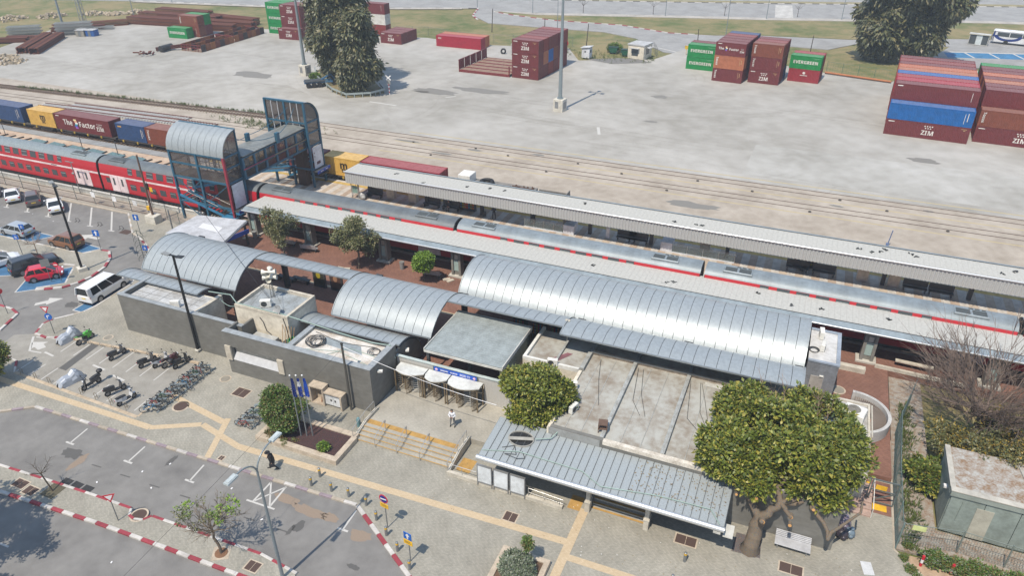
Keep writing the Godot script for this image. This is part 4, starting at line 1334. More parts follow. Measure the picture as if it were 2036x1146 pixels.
	one("roof_pipe", "long pale pipe along the tan parapet of the main roof", "pipe",cable([V3(-13.1,4.06,-47.95),V3(-5,4.07,-48.0),V3(3,4.06,-48.0)],.05),conc)
	one("roof_pipe", "pale green cable across the sloping canopy", "pipe",cable([V3(-17,3.08,-34.9),V3(-14.5,3.2,-35.6),V3(-9.8,3.17,-35.5),V3(-8.3,3.1,-34.7),V3(-4.6,3.15,-35.3),V3(-1.2,3.2,-35.4),V3(-.5,3.05,-34.5)],.035),mats["pipe_green"])
	one("roof_pipe", "pale green cable beside the round skylight", "pipe",cable([V3(-13.8,3.5,-36.9),V3(-12.8,3.5,-37.4),V3(-12.4,3.8,-38.2)],.04),mats["pipe_green"])
	one("cable_tangle", "tangle of thin black cables on the sloping canopy", "cable",cable([V3(-15.8,3.15,-35.6),V3(-15.0,3.25,-36.0),V3(-14.6,3.15,-35.3),V3(-15.4,3.14,-35.1),V3(-14.4,3.15,-34.95),V3(-13.9,3.13,-35.2),V3(-14.3,3.2,-35.7)],.025),paint("shade_steel",Color(.05,.052,.054),.6))
	for i in 6:
		var x := rng.randf_range(-12.5,-2)
		one("roof_cable", "thin dark cable strung across the main roof bays", "cable",cable([V3(x,3.75,-47.6),V3(x + .6,3.75,-45.5 + i * .5),V3(x + 1.5,3.75,-42)],.018),paint("shade_steel",Color(.05,.052,.054),.6),Vector3.ZERO,0, "thin cables on the main roof")

func sheet_white() -> Material:
	return mats["roof_white"]

# ---------------------------------------------------------------- footbridge over the tracks
func build_overpass() -> void:
	var bl := mat("bridge_blue",Color(.03,.115,.185),.45,.1,G(),.3)
	var sky := mat("stringer_blue",Color(.04,.2,.36),.45,.1,G(),.3)
	var gl := glass("bridge_glass",Color(.10,.08,.07),.42)
	var dk := paint("shade_steel",Color(.05,.052,.054),.6)
	var wh := paint("poster_white",Vc(212,216,220),.5)
	var stl := paint("rail_stainless",Vc(200,200,198),.3,.6)
	for far in 2:
		var sg := -1.0 if far else 1.0
		var o := thing("stair_tower", "blue steel stair tower with curved grey roof, %s" % ("window wall facing the bridge, on island platform" if far else "white poster, beside the near platform canopy"), "stair tower",V3(-62.0 if far == 0 else -61.2,0,-63.8 if far == 0 else -75.8))
		var W := 8.2 if far == 0 else 6.2
		var D := 2.6
		# columns
		for x in [.0,-W * .5,-W]:
			for z in [.0,D]:
				part(o, "column",mb().bb(x - .13,x + .13,T,9.5 if z > 0 or far == 0 else 12.2,sg * z - .13,sg * z + .13),paint("post_red",Color(.3,.03,.05),.5) if far == 0 and x == .0 and z > 0 else bl)
		# beams
		for h in [3.0,6.2,8.0,9.4]:
			for z in [.0,D]:
				part(o, "beam",mb().bb(-W,0,h - .11,h + .11,sg * z - .09,sg * z + .09),bl)
			for x in [.0,-W]:
				part(o, "beam",mb().bb(x - .09,x + .09,h - .1,h + .1,minf(0,sg * D),maxf(0,sg * D)),bl)
		# braces on the outer face
		for q in [[-W,3.1,-W * .5,6.1],[-W,6.1,-W * .5,3.1],[-W * .5,T,-W,2.9],[-W * .5,3.1,0,6.1]]:
			part(o, "brace",mb().bar(V3(q[0],q[1],sg * D),V3(q[2],q[3],sg * D),.08),bl)
		# glazing
		for q in [[-W + .15,-W * .5 - .15,6.35,9.28],[-W * .5 + .15,-.15,6.35,9.28]]:
			part(o, "glass_pane",mb().bb(q[0],q[1],q[2],q[3],sg * D - .02,sg * D + .02),gl)
		part(o, "glass_pane",mb().bb(-.02,.02,6.35,9.3,minf(.15 * sg,sg * (D - .15)),maxf(.15 * sg,sg * (D - .15))),gl)
		part(o, "glass_pane",mb().bb(-W - .02,-W + .02,6.35,9.3,minf(.15 * sg,sg * (D - .15)),maxf(.15 * sg,sg * (D - .15))),gl)
		part(o, "floor",mb().bb(-W,0,6.0,6.18,minf(0,sg * D) + .1,maxf(0,sg * D) - .1),dk)
		# curved roof of seamed panels
		var n := 9
		var d := (W + .4) / n
		var pm := mb()
		var ps := arc(0,9.5,D + .1,0,92,10)
		if far:
			ps = arc(0,9.5,D + .1,88,180,10)
		pm.sweep(ps,.02,d - .02)
		var mesh := pm.done()
		for i in n:
			var p := inst("roof_panel",mesh,roof_metal(),o)
			p.position.x = -W - .2 + i * d
		part(o, "roof_lining",mb().sweep(arc(0,9.45,D + .06,0 if far == 0 else 88,92 if far == 0 else 180,10),-W - .2,.2),roof_metal())
		for x in [-W,.0]:
			var gp := P2([V2(0,9.45)])
			for i in 11:
				var t := deg_to_rad(lerpf(0,90,i / 10.0))
				gp.append(V2(sg * D * cos(t),9.45 + D * sin(t)))
			part(o, "gable_glass",mb().plate(gp,V3(x - .02,0,0),V3(0,0,1),V3(0,1,0),.03),gl)
			var e := mb()
			for i in 10:
				var t := deg_to_rad(9.0 * i)
				var u := deg_to_rad(9.0 * (i + 1))
				e.bar(V3(x,9.45 + D * sin(t),sg * D * cos(t)),V3(x,9.45 + D * sin(u),sg * D * cos(u)),.12,.14)
			e.bar(V3(x,9.4,0),V3(x,12.1,0),.14)
			part(o, "gable_frame",e,bl)
		# tall window wall
		part(o, "window_head",mb().bb(-W - .1,.1,12.05,12.25,-.12,.12),bl)
		for i in 7:
			var x := -W * i / 6.0
			part(o, "mullion",mb().bb(x - (.09 if i % 3 == 0 else .035),x + (.09 if i % 3 == 0 else .035),6.2,12.1,-.06,.06),bl if i % 3 == 0 else wh)
			if i < 6:
				part(o, "glass_pane",mb().bb(x - W / 6.0 + .06,x - .06,9.6,12.05,-.015,.015),gl)
		# stairs inside and outside
		for q in ([[-8.0,3.7,-1.6,1.9,2.0],[-7.2,4.2,-.8,6.1,.6]] if far == 0 else [[-5.6,.6,-2.0,2.9,2.0],[-8.2,2.2,-2.2,3.4,-1.2]]):
			var st := Node3D.new()
			st.name = "stair_flight"
			o.add_child(st,true)
			for k in [-.65,.65]:
				part(st, "stringer",mb().bar(V3(q[0],q[1],sg * q[4] + k),V3(q[2],q[3],sg * q[4] + k),.1,.3),sky)
				part(st, "handrail",mb().cyl(V3(q[0],q[1] + 1.0,sg * q[4] + k),V3(q[2],q[3] + 1.0,sg * q[4] + k),.03),stl)
				for j in 5:
					var a := V3(q[0],q[1],sg * q[4] + k).lerp(V3(q[2],q[3],sg * q[4] + k),j / 4.0)
					part(st, "baluster",mb().cyl(a,a + V3(0,1.0,0),.02,-1,5),bl)
			for j in 13:
				var a := V3(q[0],q[1],sg * q[4]).lerp(V3(q[2],q[3],sg * q[4]),(j + .5) / 13.0)
				part(st, "tread",mb().bb(a.x - .16,a.x + .16,a.y - .03,a.y + .03,a.z - .6,a.z + .6),dk)
		# landing and lower rail loop
		part(o, "landing",mb().bb(-1.7,.3,1.75,1.95,minf(sg * 1.0,sg * (D + .5)),maxf(sg * 1.0,sg * (D + .5))),sky if far == 0 else dk)
		# poster and little sign roof on the right-hand side
		part(o, "poster",mb().bb(.14,.2,3.0,6.0,minf(.4 * sg,sg * (D - .3)),maxf(.4 * sg,sg * (D - .3))),wh)
		if far:
			part(o, "poster_print",mb().bb(.2,.21,3.5,3.9,-1.7,-.9).bb(.2,.21,4.6,4.8,-.7,-.55).bb(.2,.21,5.1,5.3,-.7,-.58),paint("print_dark",Color(.12,.06,.07),.6))
		part(o, "sign_roof",mb().bb(.0,.9,2.75,2.9,minf(0,sg * D) - .1,maxf(0,sg * D) + .1),dk)
		part(o, "sign_strip",mb().bb(.9,.96,2.55,2.95,minf(0,sg * D) - .1,maxf(0,sg * D) + .1),paint("sign_blue",Color(.02,.07,.35),.5))
		part(o, "sign_print",mb().bb(.96,.965,2.7,2.82,sg * .8 - .3,sg * .8 + .3).bb(.96,.965,2.7,2.82,sg * 1.8 - .3,sg * 1.8 + .2),wh)
		part(o, "lift_core",mb().bb(-W * .42,-W * .2,T,5.9,sg * .5 - .5,sg * .5 + .5),paint("core_brown",Vc(88,70,58),.8))
	var b := thing("footbridge", "covered blue steel footbridge with grey seamed roof over the train", "footbridge",V3(-63.1,0,-69.8))
	var n := 19
	var pm := mb()
	var d := 12.0 / n
	for i in 6:
		var x := lerpf(-1.65,1.65,i / 6.0)
		var u := lerpf(-1.65,1.65,(i + 1) / 6.0)
		var y := 9.05 - .06 * x * x
		var w := 9.05 - .06 * u * u
		pm.quad(V3(x,y,d - .02),V3(u,w,d - .02),V3(u,w,.02),V3(x,y,.02))
	pm.bb(-1.65,1.65,8.8,8.86,.02,d - .02)
	var pmm := pm.done()
	for i in n:
		var p := inst("roof_panel",pmm,mat("bridge_roof",Color(.27,.285,.27),.5,.3,G(),.2),b)
		p.position.z = -6.0 + i * d
	part(b, "roof_lining",mb().bb(-1.6,1.6,8.7,8.79,-6,6),dk)
	part(b, "deck",mb().bb(-1.5,1.5,6.0,6.2,-6,6),dk)
	for x in [-1.5,1.5]:
		for h in [6.05,7.2,8.65]:
			part(b, "side_beam",mb().bb(x - .1,x + .1,h - .12,h + .12,-6,6),bl)
		for i in 7:
			part(b, "side_post",mb().bb(x - .12,x + .12,6.1,8.7,-6.0 + i * 2.0 - .16,-6.0 + i * 2.0 + .16),bl)
			if i < 6:
				part(b, "glass_pane",mb().bb(x - .02,x + .02,6.2,7.1,-5.8 + i * 2.0,-4.2 + i * 2.0),gl)
				part(b, "glass_pane",mb().bb(x - .02,x + .02,7.3,8.55,-5.8 + i * 2.0,-4.2 + i * 2.0),gl)
	part(b, "side_tube",mb().cyl(V3(1.68,7.3,6.2),V3(1.68,7.3,.6),.06,-1,6),paint("post_red",Color(.3,.03,.05),.5))
	part(b, "side_tube",mb().cyl(V3(1.68,7.3,.6),V3(1.68,7.3,-6.0),.06,-1,6),paint("tube_tan",Vc(150,126,86),.5))
	for q in [[-1.6,1.2],[1.7,-.4]]:
		part(b, "mast_box",mb().bb(q[0] - .2,q[0] + .2,8.6,9.9,q[1] - .25,q[1] + .25),bl)
		part(b, "stay_cable",cable([V3(q[0],9.6,q[1]),V3(q[0] * .3,11.4,-5.8)],.04,.5),bl)
		part(b, "stay_cable",cable([V3(q[0],9.6,q[1]),V3(q[0] * .3 - 1.0,11.2,6.0)],.04,.7),bl)

# ---------------------------------------------------------------- trains
func coach(x0: float,label: String,roof: Material,from_left: bool) -> void:
	var Ln := 26.3
	var o := thing("train_coach",label, "train coach",V3(x0,0,-65.3),0, "coaches of the red passenger train")
	var red := mat("coach_red",Vc(186,32,44),.3,.0,FINE(),.2)
	red.clearcoat_enabled = true
	red.clearcoat = .4
	var wh := paint("coach_white",Vc(232,214,214),.4)
	var dk := paint("shade_steel",Color(.05,.052,.054),.6)
	var gl := mat("coach_glass",Color(.055,.065,.07),.12,.0)
	var fr := paint("window_frame",Vc(196,200,200),.4,.2)
	part(o, "lower_side",mb().sweep([V2(1.38,.75),V2(1.4,2.84)],0,Ln,false).sweep([V2(-1.4,2.84),V2(-1.38,.75)],0,Ln,false),red)
	part(o, "stripe",mb().sweep([V2(1.402,2.84),V2(1.402,3.1)],0,Ln,false).sweep([V2(-1.402,3.1),V2(-1.402,2.84)],0,Ln,false),wh)
	part(o, "upper_side",mb().sweep([V2(1.4,3.1),V2(1.4,3.45),V2(1.36,3.85),V2(1.25,4.42)],0,Ln).sweep([V2(-1.25,4.42),V2(-1.36,3.85),V2(-1.4,3.45),V2(-1.4,3.1)],0,Ln),red)
	part(o, "roof",mb().sweep([V2(1.25,4.42),V2(1.12,4.62),V2(.88,4.82),V2(.5,4.97),V2(0,5.03),V2(-.5,4.97),V2(-.88,4.82),V2(-1.12,4.62),V2(-1.25,4.42)],0,Ln),roof)
	var prof := P2([V2(1.38,.75),V2(1.4,3.45),V2(1.36,3.85),V2(1.25,4.42),V2(.88,4.82),V2(0,5.03),V2(-.88,4.82),V2(-1.25,4.42),V2(-1.36,3.85),V2(-1.4,3.45),V2(-1.38,.75)])
	for x in [.0,Ln]:
		part(o, "end_wall",mb().plate(prof,V3(x,0,0),V3(0,0,1),V3(0,1,0),-.05 if x == .0 else .05),dk)
	var gp := PackedVector2Array()
	for q in prof:
		gp.append(V2(q.x * .9,1.0 + (q.y - .75) * .92))
	part(o, "gangway",mb().plate(gp,V3(Ln + .05,0,0),V3(0,0,1),V3(0,1,0),.42),paint("rubber_black",Color(.015,.015,.015),.7))
	part(o, "underframe",mb().bb(.2,Ln - .2,.4,.78,-1.25,1.25),dk)
	for bx in [3.2,Ln - 3.2]:
		var bg := part(o, "bogie",mb().bb(bx - 1.6,bx + 1.6,.3,.55,-1.1,1.1),dk)
		for w in [-1.25,1.25]:
			for z in [-.75,.75]:
				part(bg, "wheel",mb().cyl(V3(bx + w,.6,z - .07),V3(bx + w,.6,z + .07),.45,-1,14),dk)
	# upper windows on the leaning side, lower windows, doors
	var nw := 9
	for i in nw:
		var x := 5.6 + i * 1.72
		var w := 1.15 if i > 0 and i < nw - 1 else .8
		for sd in [1.0,-1.0]:
			if sd < 0 and i > 0:
				continue
			var A := V3(x,3.56,sd * 1.392)
			var B := V3(x,4.38,sd * 1.258)
			var up := (B - A).normalized()
			var nr: Vector3 = up.cross(V3(1,0,0)).normalized()
			if nr.z * sd < 0:
				nr = -nr
			var bs := Basis(V3(1,0,0),up,V3(1,0,0).cross(up))
			var c := (A + B) * .5
			var win := part(o, "upper_window",mb().box(c + nr * .01,V3(w,.86,.03),bs),gl)
			if i % 2 == 0:
				part(win, "frame",mb().box(c + nr * .03 + up * .18,V3(w - .1,.04,.02),bs).box(c + nr * .03 - up * .36,V3(w - .1,.05,.02),bs),fr)
	for i in 9:
		var x := 5.6 + i * 1.72
		var win := part(o, "lower_window",mb().bb(x - .5,x + .5,1.42,2.2,1.38,1.415),gl)
		if i % 2 == 0:
			part(win, "frame",mb().bb(x - .45,x + .45,1.95,1.99,1.415,1.425),fr)
	for x in [3.1,Ln - 3.1]:
		for k in [-.72,.72]:
			var dr := part(o, "door",mb().bev2(x + k - .7,x + k + .7,.78,3.1,1.39,1.44),wh)
			part(dr, "pane",mb().bb(x + k - .2,x + k + .12,1.7,2.7,1.441,1.449),gl)
	part(o, "end_window",mb().bb(.9,1.6,1.9,2.6,1.39,1.42),gl)
	part(o, "number_plate",mb().bb(17.4,18.5,2.92,3.02,1.403,1.41),dk)
	# rooftop units
	for x in [3.0,Ln - 3.6]:
		var u := part(o, "roof_unit",mb().bev(V3(x,4.95,.25),V3(2.7,.18,1.3),.05),roof)
		part(u, "grille",mb().box(V3(x - .65,5.05,.35),V3(1.1,.03,.75)).box(V3(x + .65,5.05,.35),V3(1.1,.03,.75)),paint("grille_dark",Color(.06,.07,.07),.7))
		part(u, "vent",mb().box(V3(x + .5,5.045,-.25),V3(.35,.06,.16)).box(V3(x,5.045,-.25),V3(.35,.06,.16)).box(V3(x + 1.0,5.045,-.25),V3(.3,.06,.16)),paint("grille_dark",Color(.06,.07,.07),.7))

func box_meshes(Ln: float) -> Dictionary:
	var key := "box%d" % int(Ln)
	if meshes.has(key):
		return meshes[key]
	var h := 2.59
	var w := 1.22
	var side := mb()
	var a := .1
	var n := int((Ln - .3) / .28)
	var p := (Ln - .3) / n
	for i in n:
		var x := .15 + i * p
		for q in [[.0,.0,.25,.0],[.25,.0,.45,-1.0],[.45,-1.0,.75,-1.0],[.75,-1.0,1.0,.0]]:
			side.quad(V3(x + q[0] * p,.14,w - .01 + q[1] * .036),V3(x + q[2] * p,.14,w - .01 + q[3] * .036),V3(x + q[2] * p,h - .1,w - .01 + q[3] * .036),V3(x + q[0] * p,h - .1,w - .01 + q[1] * .036))
	var roof := mb()
	n = int(Ln / .42)
	p = (Ln - .3) / n
	for i in n:
		var x := .15 + i * p
		for q in [[.0,.0,.35,.0],[.35,.0,.5,-1.0],[.5,-1.0,.85,-1.0],[.85,-1.0,1.0,.0]]:
			roof.quad(V3(x + q[0] * p,h - .02 + q[1] * .03,w - .06),V3(x + q[2] * p,h - .02 + q[3] * .03,w - .06),V3(x + q[2] * p,h - .02 + q[3] * .03,.06 - w),V3(x + q[0] * p,h - .02 + q[1] * .03,.06 - w))
	var fr := mb()
	for x in [.08,Ln - .08]:
		for z in [-w + .07,w - .07]:
			fr.bb(x - .08,x + .08,.0,h,z - .07,z + .07)
	for z in [-w + .05,w - .05]:
		fr.bb(.16,Ln - .16,h - .11,h - .005,z - .045,z + .045)
		fr.bb(.16,Ln - .16,.02,.16,z - .045,z + .045)
	for x in [.08,Ln - .08]:
		fr.bb(x - .06,x + .06,h - .14,h - .01,-w + .14,w - .14)
		fr.bb(x - .06,x + .06,.02,.16,-w + .14,w - .14)
	fr.bb(.15,Ln - .15,.1,.15,-w + .1,w - .1)
	var dr := mb()
	for k in [-1,1]:
		dr.bb(Ln - .06,Ln - .02,.17,h - .15,k * .57 - .545,k * .57 + .545)
	var rods := mb()
	for z in [-.85,-.32,.32,.85]:
		rods.cyl(V3(Ln + .0,.2,z),V3(Ln + .0,h - .18,z),.022,-1,5)
		rods.bb(Ln - .02,Ln + .03,.95,1.03,z - .02,z + .25)
	var bl := mb()
	for i in 8:
		var z := -1.08 + i * .27
		bl.quad(V3(.03,.16,z),V3(.06,.16,z + .135),V3(.06,h - .13,z + .135),V3(.03,h - .13,z))
		bl.quad(V3(.06,.16,z + .135),V3(.03,.16,z + .27),V3(.03,h - .13,z + .27),V3(.06,h - .13,z + .135))
	var cs := fr
	for x in [.09,Ln - .09]:
		for z in [-w + .08,w - .08]:
			cs.bb(x - .09,x + .09,h - .1,h + .008,z - .082,z + .082)
			cs.bb(x - .09,x + .09,-.001,.1,z - .082,z + .082)
	meshes[key] = {"side": side.done(), "roof": roof.done(), "frame": fr.done(), "door": dr.done(), "rods": rods.done(), "blank": bl.done()}
	return meshes[key]

var PAINTS := {"maroon": [108,44,46], "brown": [122,66,48], "tan": [168,104,74], "green": [14,132,66], "blue": [12,92,160], "navy": [40,72,116], "red": [146,44,52], "crimson": [158,30,52], "orange": [176,100,66], "white": [206,206,200], "yellow": [206,168,84], "oxide": [128,50,46]}

func words(text: String,size: float,m: Material,parent: Node,at: Vector3,turn := Vector3.ZERO) -> void:
	var key := "txt%s%.2f" % [text,size]
	if not meshes.has(key):
		var t := TextMesh.new()
		t.text = text
		t.font = bold
		t.font_size = 32
		t.pixel_size = size / 23.0
		t.depth = .012
		t.curve_step = 2.0
		meshes[key] = t
	var o := inst("lettering",meshes[key],m,parent)
	o.position = at
	o.rotation_degrees = turn

# a shipping container; origin at its left near bottom corner seen from +z
func container(colour: String,Ln: float,at: Vector3,turn: float,mark: String,label: String,group: String,faded := true) -> Node3D:
	var ms := box_meshes(Ln)
	var o := thing("shipping_container",label, "container",at,turn,group)
	var c: Array = PAINTS[colour]
	var body := mat("box_" + colour,L(c[0],c[1],c[2],1.0),.5,.0,tone("boxwear",512,[.01,.06,.3],[.5,.35,.25],Color(.66,.62,.58),Color(1.0,1.0,1.0),1.9),.19)
	var top := mat("boxtop_" + colour,L(c[0],c[1],c[2],1.0).lerp(Color(.42,.38,.37),.2),.7,.0,texs["boxwear"],.23)
	var root := Node3D.new()
	var near := inst("side_panel",ms.side,body,o)
	near.position.z = -1.22
	var back := inst("side_panel",ms.side,body,o)
	back.position = V3(Ln,0,-1.22)
	back.rotation.y = PI
	for q in [["roof_panel", "roof",top],["frame", "frame",body],["door_leaves", "door",body],["lock_rods", "rods",body],["end_panel", "blank",body]]:
		var p := inst(q[0],ms[q[1]],q[2],o)
		p.position.z = -1.22
	root.free()
	var wh := paint("letter_white",Vc(226,222,216),.6)
	var z := .012
	match mark:
		"zim":
			var dots := mb()
			for i in 7:
				var u := i if i < 4 else i - 4
				dots.cyl(V3(-.48 + u * .31 + (.13 if i > 3 else .0),.28 if i > 3 else .56,0),V3(-.48 + u * .31 + (.13 if i > 3 else .0),.28 if i > 3 else .56,.012),.095,-1,10)
			var p := part(o, "dots",dots,wh)
			p.scale = Vector3.ONE * 1.15
			p.position = V3(Ln * (.5 if Ln < 7 else .52),1.4,z)
			words("ZIM",.72,wh,o,V3(Ln * (.5 if Ln < 7 else .52),.98,z))
			part(o, "code_strip",mb().bb(.35,1.25,2.2,2.34,z - .004,z + .004),wh)
			part(o, "code_marks",mb().bb(Ln - 1.3,Ln - .5,2.22,2.28,z - .004,z + .004).bb(Ln - 1.0,Ln - .7,2.0,2.1,z - .004,z + .004),paint("code_yellow",Vc(196,164,120),.6))
		"ever":
			words("EVERGREEN",.62,wh,o,V3(Ln * .5,1.35,z))
			part(o, "code_strip",mb().bb(Ln - 1.8,Ln - .3,2.22,2.27,z - .004,z + .004).bb(Ln - 1.5,Ln - .8,2.08,2.12,z - .004,z + .004),paint("code_mint",Vc(130,196,150),.6))
		"factor":
			var s := .46 if Ln < 7 else .86
			words("The",s,wh,o,V3(Ln * (.19 if Ln < 7 else .24),1.4,z))
			words("Factor",s,wh,o,V3(Ln * (.61 if Ln < 7 else .59),1.35,z))
			words("ZIM",s * .75,wh,o,V3(Ln * (.88 if Ln < 7 else .82),1.0,z))
			var em := Node3D.new()
			em.name = "colour_emblem"
			o.add_child(em)
			em.position = V3(Ln * (.36 if Ln < 7 else .39),1.45,z)
			var cols := [Color(.8,.75,.4),Color(.75,.4,.25),Color(.85,.83,.8),Color(.05,.35,.4),Color(.1,.12,.5),Color(.35,.1,.45)]
			for i in 6:
				var y := .9 - i * .3
				var dx: float = [-.1,.05,.2,.0,-.15,.05][i]
				part(em, "facet",mb().plate(P2([V2(-.4 + dx,y - .3),V2(.3 + dx,y - .3),V2(.4 + dx,y),V2(-.3 + dx,y)]),V3(0,-.15,0) * s,V3(s,0,0),V3(0,s,0),.008),paint("facet%d" % i,cols[i],.5))
			var dots := mb()
			for i in 7:
				var u := i if i < 4 else i - 4
				dots.cyl(V3(-.3 + u * .22 + (.1 if i > 3 else .0),.18 if i > 3 else .4,0) * s * 1.6,V3(-.3 + u * .22 + (.1 if i > 3 else .0),.18 if i > 3 else .4,.01) * s * 1.6,.1 * s,-1,8)
			part(o, "dots",dots,wh).position = V3(Ln * (.88 if Ln < 7 else .82),1.25,z)
			part(o, "code_strip",mb().bb(.4,1.2,2.25,2.36,z - .004,z + .004),wh)
		"side":
			words("Touax",.42,wh,o,V3(.62,1.45,z),Vector3(0,0,-90))
			part(o, "code_marks",mb().bb(Ln - .9,Ln - .84,.9,2.1,z - .004,z + .004).bb(Ln - .6,Ln - .5,1.2,2.0,z - .004,z + .004),paint("code_yellow",Vc(196,164,120),.6))
		"msc":
			var bk := paint("letter_black",Color(.02,.018,.015),.6)
			words("m",1.05,bk,o,V3(Ln * .55,1.55,z))
			words("sc",.62,bk,o,V3(Ln * .55,.85,z))
		"db":
			words("CAI",.4,wh,o,V3(1.0,2.0,z))
		"disc":
			part(o, "disc",mb().cyl(V3(Ln * .5,1.85,z - .004),V3(Ln * .5,1.85,z + .006),.26,-1,16),wh)
			part(o, "code_strip",mb().bb(Ln * .5 - .7,Ln * .5 + .7,1.3,1.42,z - .004,z + .006),wh)
		"logo":
			part(o, "logo",mb().bb(.5,1.3,2.0,2.2,z - .004,z + .006),paint("logo_yellow",Vc(206,160,80),.6))
			part(o, "code_strip",mb().bb(Ln - .8,Ln - .72,.7,2.1,z - .004,z + .006).bb(Ln - .5,Ln - .44,1.0,2.0,z - .004,z + .006),wh)
		"lines":
			part(o, "code_strip",mb().bb(Ln - 1.3,Ln - 1.24,.5,2.1,z - .004,z + .006).bb(Ln - .9,Ln - .8,.9,2.2,z - .004,z + .006),wh)
		"code":
			part(o, "code_strip",mb().bb(.4,1.2,2.2,2.34,z - .004,z + .006).bb(Ln - 1.0,Ln - .94,.8,2.2,z - .004,z + .006),wh)
	return o

func wagon(x0: float,Ln: float,label: String) -> void:
	var o := thing("flat_wagon",label, "wagon",V3(x0,0,-80.8),0, "flat wagons of the freight train")
	var m := paint("wagon_grey",Color(.07,.06,.052),.8)
	var y := paint("wagon_yellow",Vc(176,148,60),.7)
	part(o, "frame",mb().bb(.2,Ln - .2,.85,1.05,-1.2,-.9).bb(.2,Ln - .2,.85,1.05,.9,1.2).bb(.2,Ln - .2,.8,1.0,-.2,.2).bb(.2,.6,.8,1.08,-1.25,1.25).bb(Ln - .6,Ln - .2,.8,1.08,-1.25,1.25),m)
	for i in int(Ln / 3.0):
		part(o, "bracket",mb().bb(1.2 + i * 3.0,1.5 + i * 3.0,.7,1.02,1.2,1.34),y)
	for bx in [2.2,Ln - 2.2]:
		var bg := part(o, "bogie",mb().bb(bx - 1.3,bx + 1.3,.42,.7,.85,1.05).bb(bx - 1.3,bx + 1.3,.42,.7,-1.05,-.85).bb(bx - .2,bx + .2,.5,.8,-1.0,1.0),m)
		for w in [-.9,.9]:
			for z in [-.75,.75]:
				part(bg, "wheel",mb().cyl(V3(bx + w,.62,z - .07),V3(bx + w,.62,z + .07),.45,-1,14),m)
	for x in [.0,Ln]:
		part(o, "coupler",mb().bb(x - .25,x + .25,.85,1.05,-.12,.12),m)

